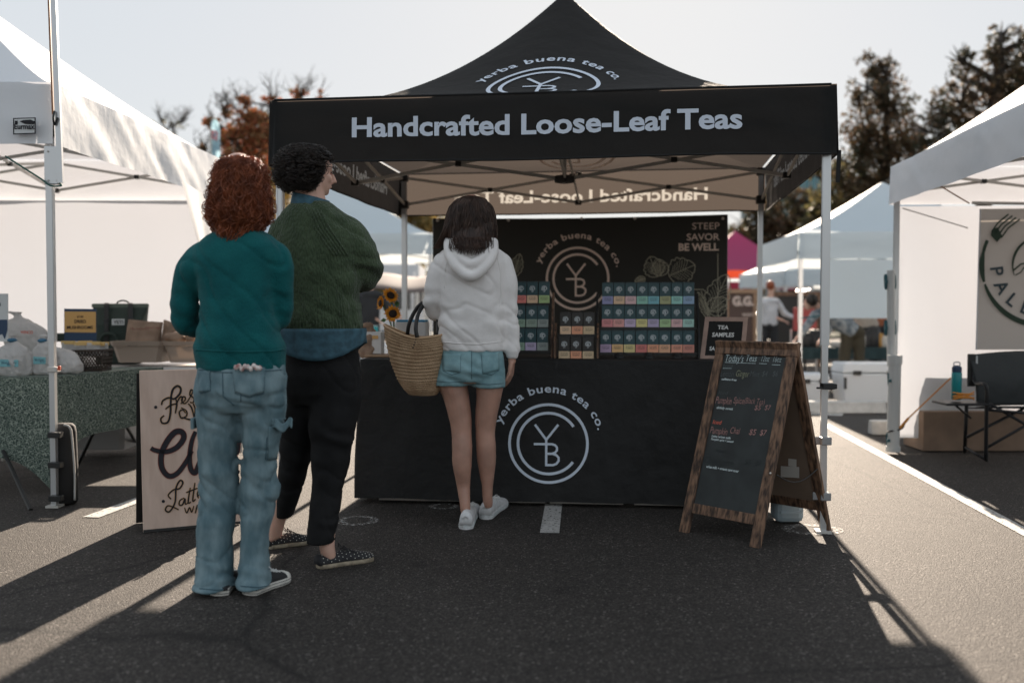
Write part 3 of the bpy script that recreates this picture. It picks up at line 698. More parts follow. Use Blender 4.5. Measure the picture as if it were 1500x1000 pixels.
def chalk(t_, x0, x1, yb, h_, m, w=0., sh=.12):
    a = CB(x0, yb); b = CB(x1, yb); L = (b-a).dot(ux); mb = MB()
    a = a+cn*.001
    put_text(mb, t_, 0, L, 0, h_/4.545*a.y/F, lambda x, y: a+ux*x+cup*y, w, sh, .0012)
    return mb
ch = {}
for t_, x0, x1, yb, h_, m, w in (("Today's", 190, 312, 178, 50, 'chalk_white', .0), ('Teas', 328, 400, 177, 48, 'chalk_white', 0), ('12oz', 432, 485, 178, 42, 'chalk_white', -.01), ('16oz', 510, 565, 182, 42, 'chalk_white', -.01),
        ('Iced', 178, 240, 222, 28, 'chalk_dim', -.01), ('Lemon', 160, 246, 278, 44, 'chalk_dim', -.01), ('Ginger', 262, 350, 278, 46, 'chalk_yellow', 0), ('Mint', 356, 418, 278, 40, 'chalk_dim', -.01), ('$4', 436, 472, 276, 38, 'chalk_dim', 0), ('$6', 506, 540, 276, 38, 'chalk_dim', 0),
        ('caffeine free', 168, 268, 302, 15, 'chalk_bright', .02), ('Iced', 148, 210, 395, 26, 'chalk_dim', -.02), ('Pumpkin', 126, 234, 456, 50, 'chalk_rose', 0), ('Spice', 246, 316, 456, 46, 'chalk_rose', 0), ('(Black Tea)', 318, 454, 456, 42, 'chalk_rose', -.01),
        ('$5', 386, 428, 500, 36, 'chalk_rose', 0), ('$7', 454, 494, 500, 36, 'chalk_rose', 0), ('slightly sweet', 134, 244, 492, 17, 'chalk_bright', .02), ('Iced', 108, 168, 592, 28, 'chalk_red', .02),
        ('Pumpkin', 90, 206, 656, 50, 'chalk_rose', 0), ('Chai', 224, 288, 656, 46, 'chalk_rose', 0), ('$5', 350, 396, 664, 40, 'chalk_rose', .01), ('$7', 422, 466, 668, 40, 'chalk_rose', .01),
        ('Latte w/oat milk', 102, 232, 680, 15, 'chalk_bright', .02), ('Pumpkin spice + pecans', 98, 250, 700, 15, 'chalk_bright', .02), ('Iced', 130, 190, 780, 24, 'chalk_faint', 0), ('Chai Latte', 50, 250, 850, 50, 'chalk_faint', 0), ('$5', 320, 362, 862, 38, 'chalk_faint', 0), ('$7', 392, 430, 868, 38, 'chalk_faint', 0),
        ('w/oat milk + organic cane sugar', 66, 288, 884, 17, 'chalk_bright', .02)):
    mb = chalk(t_, x0, x1, yb, h_, m, w); ch.setdefault(m, MB()).add(mb.v, mb.f)
for a, b in (((190, 186), (395, 194)), ((418, 194), (470, 196)), ((503, 202), (560, 204)), ((176, 226), (236, 226))):
    A = CB(*a)+cn*.001; B = CB(*b)+cn*.001; u_ = (B-A)
    ch['chalk_white'].add([A, B, B+cup*.0028, A+cup*.0028], [(0, 1, 2, 3)])
for k, mb in ch.items(): mb.build('chalk_writing', M[k], cpan, normals=False)
# papers and chain on the back panel
simple('paper', (.6, .57, .52), .8)
def RP(px, py, o=.002):
    return on_plane(px, py, LRt-nr*.014, nr)-nr*(o)
for (xa, ya, xb, yb) in ((1155, 671, 1167, 682), (1144, 682, 1171, 698)):
    q = MB(); q.poly([RP(xa, ya), RP(xb, ya+1.5), RP(xb, yb+1.5), RP(xa, yb)]); q.build('paper_note', M['paper'], ab)
mb = MB(); A = RFt+uf*.36-nf*.03-ux*.0; B = RRt+ur*.36-nr*.03
pts = [A.lerp(B, i/14)-V((0, 0, .05*math.sin(math.pi*i/14))) for i in range(15)]
mb.tube(pts, .003, 6); mb.build('chain', M['blackplastic'], ab)
mb = MB(); mb.ellipsoid(RFt+uf*.36+nf*.003-ux*.012+ux*.0, (.006, .006, .006)); mb.build('screw', M['grommet'], ab)

# ---------------------------------------------------------------- grey weights round the right front leg
simple('weight_grey', (.27, .33, .36), .5, bump=.2, bscale=40)
lw = empty('leg_weight', (FRc[0]-.06, FRc[1]+.04, 0), 'stack of blue grey moulded weights clipped round the right front tent leg', 'tent weight')
for k in range(2):
    for (dx, dy) in ((-.085, .035),):
        c = V((FRc[0]+dx-.035, FRc[1]+dy+.25, .075+k*.29+.06))
        mb = MB(); mb.box(c, (.15, .15, .26)); mb.build('weight_block', M['weight_grey'], lw, bevel=.03)
        for z in (-.07, 0, .07):
            mb = MB(); mb.box(c+V((0, -.086, z)), (.11, .01, .012)); mb.build('ridge', M['weight_grey'], lw)
simple('latch', (.28, .28, .28), .4)
for z in (.19, .47):
    mb = MB(); mb.box(V((FRc[0]-.04, FRc[1]-.0, z)), (.06, .012, .04)); mb.box(V((FRc[0]-.01, FRc[1]-.005, z)), (.052, .052, .04)); mb.build('latch', M['latch'], lw, bevel=.005)
# ================================================================ people
def knit(name, col, col2, sc=150, rib=(1, 1, .35), b=.6, sheen=.5):
    m = mat(name, col, .9, col2=col2, vscale=14, spec=.2, sheen=sheen); nt = m.node_tree; n = nt.nodes; l = nt.links
    tc = [x for x in n if x.type == 'TEX_COORD'][0]
    mp = n.new('ShaderNodeMapping'); mp.inputs['Scale'].default_value = rib; l.new(tc.outputs['Object'], mp.inputs[0])
    vo = n.new('ShaderNodeTexVoronoi'); vo.inputs['Scale'].default_value = sc; l.new(mp.outputs[0], vo.inputs[0])
    no = n.new('ShaderNodeTexNoise'); no.inputs['Scale'].default_value = 16; no.inputs['Detail'].default_value = 3; l.new(tc.outputs['Object'], no.inputs[0])
    ad = n.new('ShaderNodeMath'); ad.operation = 'MULTIPLY_ADD'; ad.inputs[1].default_value = -1.6; l.new(vo.outputs['Distance'], ad.inputs[0]); l.new(no.outputs[0], ad.inputs[2])
    bp = n.new('ShaderNodeBump'); bp.inputs['Strength'].default_value = b; bp.inputs['Distance'].default_value = .006
    l.new(ad.outputs[0], bp.inputs['Height']); l.new(bp.outputs[0], n['Principled BSDF'].inputs['Normal'])
    return m
M['skin'] = mat('skin', (.62, .38, .29), .5, var=.12, vscale=7, bump=.1, bscale=120); M['skin'].node_tree.nodes['Principled BSDF'].inputs['Subsurface Weight'].default_value = .08
M['skin_tan'] = mat('tanned_skin', (.44, .25, .185), .48, var=.14, vscale=9, bump=.1, bscale=110); M['skin_tan'].node_tree.nodes['Principled BSDF'].inputs['Subsurface Weight'].default_value = .08
M['teal_knit'] = knit('teal_knit', (.003, .085, .092), (.006, .11, .115), 260, sheen=.08, b=.3)
M['green_knit'] = knit('green_knit', (.045, .068, .036), (.066, .095, .052), 130, sheen=.15, b=.8)
M['fleece'] = knit('white_fleece', (.80, .77, .75), (.85, .82, .80), 400, b=.2, sheen=.2)
M['fleece_dark'] = M['fleece']
M['jeans'] = mat('washed_denim', (.085, .15, .175), .85, col2=(.185, .265, .29), vscale=11, stretch=(1.6, 1.6, .7), bump=.5, bscale=28, bdist=.006)
M['denim_seam'] = mat('denim_seam', (.05, .10, .125), .85)
M['denim_light'] = mat('shorts_denim', (.16, .29, .32), .85, col2=(.25, .40, .43), vscale=14, bump=.35, bscale=30, bdist=.006)
M['shirt_denim'] = mat('shirt_denim', (.04, .10, .135), .85, var=.25, vscale=30, bump=.3, bscale=30, bdist=.006)
M['black_denim'] = mat('black_denim', (.010, .010, .0105), .85, var=.25, vscale=12, bump=.3, bscale=25, bdist=.006, spec=.25)
def hairmat(name, c1, c2, tr):
    m = mat(name, c1, .42, col2=c2, vscale=25, trans=.3, tcol=tr, spec=.6); return m
M['hair_red'] = hairmat('auburn_hair', (.15, .042, .016), (.36, .11, .042), (.8, .3, .11))
M['hair_dark'] = hairmat('dark_hair', (.020, .016, .014), (.055, .043, .036), (.16, .12, .09))
M['hair_brown'] = hairmat('brown_hair', (.035, .019, .013), (.10, .055, .037), (.2, .09, .05))
simple('canvas_black', (.018, .018, .02), .8); simple('rubber_white', (.62, .60, .55), .55, var=.12, vscale=30); simple('rubber_dirty', (.30, .25, .18), .8, var=.3, vscale=40)
simple('shoe_white', (.66, .66, .66), .6, var=.1, vscale=30, bump=.3, bscale=90); simple('lace', (.62, .62, .6), .8); simple('dot_white', (.6, .58, .52), .8); simple('glasses', (.02, .02, .02), .3)

def ering(Y, l, r, py, hd, dy=0, n=26, e=2.4, tilt=0):
    a = W(l, py, Y); b = W(r, py, Y); c = (a+b)/2; rx = (b.x-a.x)/2; out = []
    for k in range(n):
        t = 2*math.pi*k/n; ct, st = math.cos(t), math.sin(t)
        x = math.copysign(abs(ct)**(2/e), ct)*rx; y = math.copysign(abs(st)**(2/e), st)*hd
        out.append(V((c.x+x, c.y+y+dy, c.z+tilt*y)))
    return out
def torso(mb, Y, rows):     # rows of (left px, right px, y px, half depth[, dy])
    mb.rings([ering(Y, *r_) for r_ in rows])
def tubepx(mb, Y, pts, seg=16, k=5):   # pts: (px, py, dy, rx[, ry])
    P = [W(p[0], p[1], Y+p[2]) for p in pts]; rr_ = [V((p[3], p[4] if len(p) > 4 else p[3], 0)) for p in pts]
    Q = catmull(P, k); S = catmull(rr_, k)
    mb.tube(Q, [(s.x, s.y) for s in S], seg)
def hand(mb, wrist, d, palm, thumb, s=1., curl=.35):
    d = d.normalized(); palm = (palm-d*palm.dot(d)).normalized(); side = d.cross(palm).normalized()
    if side.dot(thumb) < 0: side = -side           # side points to the thumb
    for i, (o, L) in enumerate(((.030, .068), (.010, .078), (-.010, .073), (-.029, .056))):
        k0 = wrist+side*(o*.55*s); k1 = wrist+d*(.082-.006*abs(i-1))*s+side*o*s
        mb.tube([k0, (k0+k1)/2, k1], [.013*s, .0125*s, .0105*s], 8)
        p = k1; dd = d; pts = [k1-d*.006]; c = curl*(1+.12*i)
        for q in range(3):
            dd = (Matrix.Rotation(c if q else c*.6, 3, palm.cross(d)) @ dd).normalized() if False else (dd*math.cos(c)+palm*math.sin(c)).normalized()
            p = p+dd*L*(.45, .31, .24)[q]*s; pts.append(p)
        mb.tube(pts, [.0098*s, .0092*s, .0082*s, .0062*s], 8)
    b = wrist+side*.02*s+d*.02*s
    t1 = b+(d*.7+side*.75+palm*.3).normalized()*.036*s; t2 = t1+(d*.95+side*.25+palm*.4).normalized()*.032*s; t3 = t2+(d+palm*.4).normalized()*.024*s
    mb.tube([b, t1, t2, t3], [.014*s, .0125*s, .0105*s, .0075*s], 8)
def head(mb, c, face, s=1.):     # c centre of the skull, face = unit vector the face points along
    f_ = V((face.x, face.y, 0)).normalized(); sx = V((f_.y, -f_.x, 0)); up = V((0, 0, 1))
    Mx = Matrix((sx, f_, up)).transposed()
    P = lambda x, y, z: c+Mx @ V((x*s, y*s, z*s))
    mb.ellipsoid(P(0, -.012, .018), (.074*s, .092*s, .095*s), Mx)
    mb.ellipsoid(P(0, .022, -.045), (.056*s, .062*s, .07*s), Mx)
    mb.ellipsoid(P(0, .058, -.088), (.024*s, .02*s, .018*s), Mx, 10, 6)
    mb.tube([P(0, .083, .012), P(0, .098, -.012), P(0, .108, -.036), P(0, .085, -.044)], [.008*s, .010*s, .014*s, .010*s], 8)
    for q in (-1, 1):
        mb.ellipsoid(P(q*.029, .07, .012), (.015*s, .014*s, .011*s), Mx, 8, 6)
        mb.tube([P(q*.012, .082, .032), P(q*.045, .068, .034)], [.009*s, .007*s], 6)
        mb.ellipsoid(P(q*.074, -.005, -.012), (.011*s, .018*s, .03*s), Mx, 10, 6)
        mb.ellipsoid(P(q*.038, .055, -.03), (.022*s, .022*s, .022*s), Mx, 8, 6)
    mb.tube([P(-.022, .078, -.066), P(0, .086, -.064), P(.022, .078, -.066)], [.005*s, .008*s, .005*s], 6)
    return P
def eyes(P, root, body):
    simple('eye_white', (.7, .7, .68), .3) if 'eye_white' not in M else None
    simple('iris', (.03, .02, .015), .2) if 'iris' not in M else None
    for q in (-1, 1):
        mb = MB(); mb.ellipsoid(P(q*.029, .077, .012), (.0105, .0095, .007), None, 10, 6); e = mb.build('eye', M['eye_white'], body, smooth=True)
        mb = MB(); mb.ellipsoid(P(q*.029, .0845, .012), (.005, .0035, .005), None, 8, 6); mb.build('iris', M['iris'], body, smooth=True)
def folds(ax=.005, bx=.004, sc=1., knees=()):
    def f(p, n):
        w = noise.noise(V((p.x*4*sc, p.y*4*sc, p.z*11*sc)))*ax + noise.noise(V((p.x*14*sc, p.y*10*sc, p.z*3.5*sc)))*bx
        rd = abs(noise.noise(V((p.x*5*sc+3, p.y*5*sc, p.z*9*sc+p.x*5)))); w -= ax*.9*max(0, 1-rd/.16)**2
        w += noise.noise(V((p.x*30+p.z*18, p.y*25, p.z*30-p.x*14)))*.0013
        for (c, r_, a, fr) in knees:
            d = (p-c).length
            if d < r_: w += a*math.sin((p.z-c.z+.25*(p.x-c.x))*fr+3*noise.noise(p*9))*(1-d/r_)
        return w
    return f
def project(Y0, obj_bvh, px, py, off=.003):
    d = ray(px, py).normalized(); h = obj_bvh.ray_cast(CAM, d)
    if h[0] is None: return None
    return h[0]+h[1].normalized()*off if h[1].dot(d) < 0 else h[0]-d*off
def bvh_of(o):
    m = world_of(o); return BVHTree.FromPolygons([m @ v.co for v in o.data.vertices], [tuple(p.vertices) for p in o.data.polygons])
def patch(name, bv, quad, m, parent, off=.004, nu=8, nv=8, fn=None):   # quad px corners TL TR BR BL shrunk on to the surface
    def f(i, j):
        a = V(quad[0]).lerp(V(quad[1]), i); b = V(quad[3]).lerp(V(quad[2]), i); q = a.lerp(b, j)
        if fn: q = q+V(fn(i, j))
        return project(0, bv, q.x, q.y, off)
    g = [[f(i/nu, j/nv) for i in range(nu+1)] for j in range(nv+1)]
    mb = MB(); fs = []; vs = []; idx = {}
    for j in range(nv+1):
        for i in range(nu+1):
            if g[j][i] is not None: idx[(i, j)] = len(vs); vs.append(g[j][i])
    for j in range(nv):
        for i in range(nu):
            k = [(i, j), (i+1, j), (i+1, j+1), (i, j+1)]
            if all(q in idx for q in k):
                pts = [vs[idx[q]] for q in k]
                if max((pts[0]-p).length for p in pts) < .06: fs.append(tuple(idx[q] for q in k))
    mb.add(vs, fs); o = mb.build(name, m, parent, smooth=True, normals=False)
    mo = o.modifiers.new('s', 'SOLIDIFY'); mo.thickness = .0025; mo.offset = 1
    return o
def seam(name, bv, pts, m, parent, r=.0016, off=.0015, n=10):
    out = []
    for i in range(len(pts)-1):
        for k in range(n):
            t = k/n; q = project(0, bv, pts[i][0]*(1-t)+pts[i+1][0]*t, pts[i][1]*(1-t)+pts[i+1][1]*t, off)
            if q is not None and (not out or (q-out[-1]).length < .05): out.append(q)
    if len(out) > 2:
        mb = MB(); mb.tube(out, r, 6); return mb.build(name, m, parent, smooth=True)
def locks(name, m, parent, N, root_fn, path_fn, L, curl, wob, r=.0028, seg=12, sides=4):
    mb = MB()
    for q in range(N):
        a, t0, k = root_fn(q); ph = random.uniform(0, 6.28); cr = curl*random.uniform(.5, 1.3); ll = L*random.uniform(.6, 1.2); tw = random.choice((-1, 1))*wob*random.uniform(.7, 1.3)
        pts = []; dr = random.uniform(-.35, .35)
        for i in range(seg+1):
            s = i/seg; p, nrm, tang = path_fn(a+dr*s*ll*2, t0+s*ll, k)
            w = cr*min(1, s*2+.25)
            pts.append(p+nrm*(math.sin(ph+tw*s)*w)+tang*(math.cos(ph+tw*s)*w))
        mb.tube(pts, [r*(1-.75*(i/seg)**2) for i in range(seg+1)], sides, cap=False)
    o = mb.build(name, m, parent, smooth=True, normals=False)
    return o
def shoe_frame(heel, toe):
    d = (toe-heel); L = d.length; d = d.normalized(); s = V((d.y, -d.x, 0)); return d, s, L
def shoe(heel, toe, kind, root, name='shoe'):
    d, s, L = shoe_frame(heel, toe); P = lambda a, x, z: heel+d*(a*L)+s*x+V((0, 0, z))
    prof = [(0, .030), (.05, .037), (.2, .038), (.45, .036), (.65, .045), (.8, .047), (.92, .038), (1, .018)]
    simp = {'converse': ('rubber_white', 'canvas_black', .028), 'dotted': ('rubber_dirty', 'canvas_black', .02), 'runner': ('shoe_white', 'shoe_white', .032)}[kind]
    def lerp(tab, a):
        for (x0, y0), (x1, y1) in zip(tab, tab[1:]):
            if a <= x1: return y0+(y1-y0)*(a-x0)/(x1-x0)
        return tab[-1][1]
    out = [];
    for i in range(40):
        t = 2*math.pi*i/40; a = .5-.5*math.cos(t); w = lerp(prof, a)*math.copysign(min(1, abs(math.sin(t))*2.2)**.8, math.sin(t)); out.append((a, w))
    sh = empty('x', (0, 0, 0), None, None) if False else None
    mb = MB(); h = simp[2]
    mb.rings([[P(a, w*f_, z) for a, w in out] for z, f_ in ((.001, .96), (.006, 1.03), (h*.6, 1.04), (h, 1.0))])
    base = mb.build(name, M[simp[0]], root, smooth=False)
    top = {'converse': [(0, .036), (.1, .042), (.28, .06), (.45, .078), (.62, .062), (.8, .05), (.93, .044), (1, .03)],
           'dotted': [(0, .058), (.1, .060), (.28, .055), (.45, .066), (.62, .058), (.8, .045), (.93, .036), (1, .024)],
           'runner': [(0, .09), (.08, .098), (.25, .085), (.45, .082), (.62, .068), (.8, .055), (.93, .046), (1, .033)]}[kind]
    mb = MB(); rg = []
    for i in range(17):
        a = .0+i/16*.985; w = lerp(prof, max(a, .03))*.95; z1 = lerp(top, a); row = []
        for k in range(15):
            t = math.pi*k/14; row.append(P(a, w*math.cos(t)*(1-.0*abs(math.sin(t))), h*.8+(z1-h*.8)*(math.sin(t)**.75)))
        rg.append(row)
    mb.rings(rg, cap=True)
    up = mb.build('upper', M[simp[1]], base, smooth=True)
    if kind == 'converse':
        mb = MB(); mb.rings([[P(a, w, h*.8+(lerp(top, a)-h*.8)*math.sin(t)**.75+.002) for t, w in [(math.pi*k/14, lerp(prof, a)*.99*math.cos(math.pi*k/14)) for k in range(15)]] for a in (.8, .85, .9, .95, .99)]); mb.build('toe_cap', M['rubber_white'], base, smooth=True)
        mb = MB()
        for z in (.009, .021): mb.tube([P(a, w*1.055, z) for a, w in out]+[P(out[0][0], out[0][1], z)], .0012, 4, cap=False)
        mb.build('sole_line', M['canvas_black'], base)
    if kind in ('converse', 'runner'):
        mb = MB()
        for i in range(5):
            a = .42+i*.07; z = lerp(top, a)+.003; w = .02
            mb.tube([P(a, -w, z-.008), P(a+.015, 0, z), P(a+.03, w, z-.008)], .003, 6)
            mb.tube([P(a, w, z-.008), P(a+.015, 0, z+.003), P(a+.03, -w, z-.008)], .003, 6)
        for q in (-1, 1):
            b = P(.42, 0, lerp(top, .42)+.005)
            mb.tube([b, b+s*q*.02+V((0, 0, .016)), b+s*q*.04+V((0, 0, .004)), b+s*q*.02-V((0, 0, .004)), b+s*q*.03-V((0, 0, .03))], .0022, 6)
        mb.build('laces', M['lace'], base)
    if kind == 'runner':
        mb = MB(); mb.tube([P(.02, -.03, .05), P(-.02, 0, .075), P(.02, .03, .05)], .004, 6); mb.build('heel_tab', M['shoe_white'], base)
        mb = MB()
        for z in (.012, .022): mb.tube([P(a, w*1.05, z) for a, w in out]+[P(out[0][0], out[0][1], z)], .0012, 4, cap=False)
        mb.build('sole_line', M['chalk_white'], base)
    if kind == 'dotted':
        mb = MB()
        for i in range(1, 15):
            a = i/15; w = lerp(prof, a)*.955
            for k in range(1, 14):
                if (i+k) % 2: continue
                t = math.pi*k/14; z = h*.8+(lerp(top, a)-h*.8)*(math.sin(t)**.75)
                c = P(a, w*math.cos(t), z); nn = (s*math.cos(t)*1.+V((0, 0, math.sin(t)))).normalized()
                u = nn.orthogonal().normalized(); v = nn.cross(u)
                mb.add([c+nn*.0016+u*.0026, c+nn*.0016+v*.0026, c+nn*.0016-u*.0026, c+nn*.0016-v*.0026], [(0, 1, 2, 3)])
        o = mb.build('dots', M['dot_white'], base); o['kind'] = 'stuff'
        mb = MB(); b = P(.46, 0, .068)
        for q in (-1, 1):
            mb.tube([b, b+s*q*.028+V((0, 0, .022))-d*.01, b+s*q*.05+V((0, 0, .002)), b+s*q*.02-V((0, 0, .002))], .0024, 6)
            mb.tube([b, b+s*q*.02+d*.02, b+s*q*.035+d*.05-V((0, 0, .018))], .0022, 6)
        mb.build('laces', M['canvas_black'], base)
    return base

# ---------------------------------------------------------------- woman with auburn hair
YA = 4.0
A = empty('person', G(352, 862), 'woman with shoulder-length auburn curls in teal sweater and washed jeans', 'person')
mb = MB(); hc = W(353, 266, YA+.02)
PA = head(mb, hc, V((.45, 1, 0)), 1.)
mb.tube([hc-V((0, 0, .06)), W(352, 330, YA), W(352, 362, YA)], [.052, .052, .075], 14)
torso(mb, YA, [(312, 392, 350, .05), (300, 402, 372, .085), (303, 399, 430, .09), (306, 400, 500, .09), (298, 410, 560, .1), (302, 406, 588, .085)])
for s_, pts in ((-1, [(300, 376, 0, .03), (278, 425, 0.02, .02), (274, 455, .05, .016), (290, 472, .15, .018), (320, 461, .27, .022)]), (1, [(400, 376, 0, .03), (406, 425, 0.03, .02), (407, 452, .06, .016), (392, 466, .15, .018), (366, 457, .27, .022)])):
    tubepx(mb, YA, pts)
    w_ = W(pts[-1][0], pts[-1][1], YA+pts[-1][2]); hand(mb, w_, V((-s_*.8, .35, .1)), V((0, -1, -.2)), V((0, 0, 1)), 1., .3)
tubepx(mb, YA, [(322, 580, 0, .07), (320, 690, 0, .05), (319, 800, -.01, .035), (326, 862, -.06, .032), (327, 868, -.03, .03)])
tubepx(mb, YA, [(386, 580, 0, .07), (380, 690, .01, .05), (374, 800, -.01, .035), (372, 858, -.05, .032), (374, 864, -.03, .03)])
bodyA = remesh('body', mb, .0055, 3, M['skin'], A); eyes(PA, A, bodyA)
# sweater
mb = MB()
torso(mb, YA, [(326, 380, 336, .065), (306, 398, 344, .085), (288, 412, 358, .105), (283, 415, 378, .115), (293, 405, 410, .12), (295, 404, 450, .122), (290, 410, 490, .13), (285, 419, 506, .132), (287, 418, 516, .128), (289, 417, 530, .126), (290, 417, 543, .126)])
tubepx(mb, YA, [(315, 368, 0, .035), (300, 374, 0, .055, .065), (286, 394, 0, .064, .07), (273, 425, .03, .062), (269, 455, .04, .062), (272, 472, .06, .055), (292, 476, .14, .048), (316, 464, .25, .04)])
tubepx(mb, YA, [(385, 366, 0, .035), (398, 372, 0, .055, .065), (406, 394, 0, .058, .065), (409, 430, .03, .054), (410, 456, .05, .052), (406, 468, .08, .05), (390, 470, .15, .045), (370, 460, .25, .04)])
eL = W(272, 460, YA-.03); eR = W(412, 458, YA-.03)
swA = remesh('sweater', mb, .009, 7, M['teal_knit'], A, folds(.008, .006, .8, ((eL, .14, .005, 85), (eR, .12, .005, 90), (W(300, 500, YA-.1), .2, .003, 60))))
bvA = bvh_of(swA)
seam('hem_seam', bvA, [(286, 512), (320, 514), (360, 515), (400, 514), (417, 511)], M['teal_knit'], swA, .003, .001)
# jeans: one solid
mb = MB()
torso(mb, YA, [(292, 415, 528, .115), (288, 419, 550, .118, -.008), (286, 420, 570, .125, -.015), (288, 420, 590, .118, -.01), (290, 418, 600, .10, 0)])
def leg(mb, rows, Y=YA):
    mb.rings([ering(Y, *r_[:4], r_[4] if len(r_) > 4 else 0, e=2.2) for r_ in rows])
leg(mb, [(290, 354, 575, .10), (289, 356, 600, .098), (289, 353, 630, .092), (289, 349, 660, .084), (290, 347, 690, .08, .005), (291, 347, 720, .078, .01), (290, 345, 760, .078), (290, 343, 800, .078, -.01), (290, 344, 835, .09, -.03), (289, 347, 854, .12, -.04)])
leg(mb, [(352, 418, 575, .10), (353, 419, 600, .098), (354, 414, 630, .092), (355, 406, 660, .084), (354, 404, 690, .082, .01), (352, 410, 712, .085, .015), (352, 405, 735, .08, .01), (352, 396, 775, .078), (352, 393, 810, .078, -.01), (352, 398, 835, .09, -.03), (351, 403, 852, .12, -.04)])
kL = W(320, 700, YA-.05); kR = W(380, 700, YA-.05); cr = W(352, 590, YA-.08)
jeA = remesh('jeans', mb, .008, 3, M['jeans'], A, folds(.008, .007, 1.1, ((kL, .22, .006, 60), (kR, .22, .007, 65), (cr, .18, .006, 75), (W(320, 855, YA-.1), .14, .004, 95), (W(378, 850, YA-.1), .14, .004, 95))))
bv = bvh_of(jeA)
for q in ([(341, 540), (391, 540), (389, 574), (366, 580), (343, 572)], [(292, 545), (306, 541), (306, 568), (292, 575)]):
    pass
patch('back_pocket', bv, [(340, 541), (388, 538), (386, 576), (345, 576)], M['jeans'], jeA, .004, 10, 10, lambda i, j: (0, (5-abs(i-.5)*14)*j if j > .5 else 0))
patch('back_pocket', bv, [(291, 544), (308, 542), (308, 572), (292, 574)], M['jeans'], jeA, .004, 6, 10)
for sm in ([(341, 541), (345, 576), (365, 582), (386, 576), (388, 539)], [(288, 541), (320, 545), (352, 546), (419, 541)], [(326, 546), (327, 580), (344, 594)], [(352, 547), (353, 592)],
           [(308, 543), (308, 572), (292, 576)], [(391, 640), (389, 672), (396, 674), (404, 668)], [(292, 862), (320, 864), (346, 861)], [(353, 858), (378, 860), (402, 856)]):
    seam('seam', bv, sm, M['denim_seam'], jeA, .0018)
patch('cargo_flap', bv, [(398, 613), (417, 611), (416, 624), (397, 622)], M['jeans'], jeA, .006, 6, 5)
patch('cargo_pocket', bv, [(393, 624), (412, 622), (405, 672), (392, 674)], M['jeans'], jeA, .004, 8, 10)
mb = MB(); q = W(419, 620, YA-.02); mb.grid(lambda i, j: q+V((-.045+i*.075, -.03-.02*math.sin(i*6)-.01*j, .015-j*.035+.012*math.sin(i*9))), 12, 4); mb.build('cargo_flap_corner', M['jeans'], jeA, smooth=True, solid=.006)
mb = MB(); q = W(288, 618, YA); mb.box(q+V((-.0, -.02, 0)), (.014, .08, .045)); mb.build('cargo_flap_corner', M['jeans'], jeA, bevel=.004)
# patterned pouch peeking out of the back pocket
simple('pouch', (.35, .16, .15), .8, col2=(.75, .7, .66), vscale=60)
q = project(0, bv, 365, 542, .0)
mb = MB()
for i in range(9):
    mb.ellipsoid(q+V((-.045+i*.0115, -.022, .012+.006*math.sin(i*2.3))), (.010, .009, .011), None, 8, 6)
mb.build('bead_bracelet', M['pouch'], A, smooth=True)['label'] = 'red and white beaded trinket sticking out of the back pocket'
shoe(G(320, 873), G(344, 847), 'converse', A); shoe(G(362, 872), G(420, 849), 'converse', A)
# hair
rowsA = [(229, 352, 9, .03), (234, 352, 22, .07), (245, 352, 31, .095), (262, 352, 36, .11), (285, 352, 40, .118), (308, 351, 43, .12), (322, 350, 41, .112), (332, 349, 36, .10)]
def hair_profile(rows, Y, dyc=0.):
    P = [(W(cx_, py, Y), W(cx_+rx_, py, Y).x-W(cx_, py, Y).x, hd) for py, cx_, rx_, hd in rows]
    def f(a, t, k):
        t = max(0, t)*(len(P)-1); i = min(int(t), len(P)-2); u = t-i
        c = P[i][0].lerp(P[i+1][0], u); rx = P[i][1]*(1-u)+P[i+1][1]*u; ry = P[i][2]*(1-u)+P[i+1][2]*u
        n = V((math.cos(a), math.sin(a), .25)).normalized()
        return c+V((math.cos(a)*rx*k, math.sin(a)*ry*k+dyc, 0)), n, V((-math.sin(a), math.cos(a), 0))
    return f
def back_angle():    # angles round the head except the face (face looks to +y)
    return random.uniform(R(125), R(415))
def hairblob(rows, Y, m, parent, k=.9, dyc=0., cut=True, face=V((0, 1, 0))):
    mb = MB(); hp = hair_profile(rows, Y, dyc); n = len(rows)
    rg = []
    for j in range(n*2-1):
        t = j/(n*2-2); row = []
        for i in range(24):
            a = 2*math.pi*i/24; kk = k
            fd = max(0, math.cos(a)*face.x+math.sin(a)*face.y)
            if cut and t > .3: kk = k*(1-.5*max(0, (fd-.55)/.45))
            p, _, _ = hp(a, t, kk); row.append(p)
        rg.append(row)
    mb.rings(rg)
    return remesh('hair', mb, .008, 3, m, parent, lambda p, n: .010*noise.noise(V((p.x*22, p.y*22, p.z*9)))+.004*noise.noise(p*60))
fa = V((.45, 1, 0)).normalized()
hA = hairblob(rowsA, YA, M['hair_red'], A, .88, 0, True, fa)
hpA = hair_profile(rowsA, YA)
def rootA(q): return R(25+random.uniform(120-65, 420-65)), (random.random()**1.2)*.75, random.uniform(.84, 1.06)
o = locks('hair_locks', M['hair_red'], hA, 2500, rootA, hpA, .30, .012, 7, .0021); o['kind'] = 'stuff'
def rootA2(q): return R(random.uniform(80, 400)), random.uniform(.6, .85), random.uniform(.9, 1.1)
def rootA3(q): return R(random.uniform(80, 400)), random.uniform(.05, .85), random.uniform(1.06, 1.2)
o = locks('hair_flyaways', M['hair_red'], hA, 420, rootA3, hpA, .22, .014, 9, .0016, 11, 3); o['kind'] = 'stuff'
rowsA2 = rowsA+[(350, 347, 26, .09)]
o = locks('hair_locks', M['hair_red'], hA, 380, rootA2, hair_profile(rowsA2, YA), .30, .010, 12, .003); o['kind'] = 'stuff'

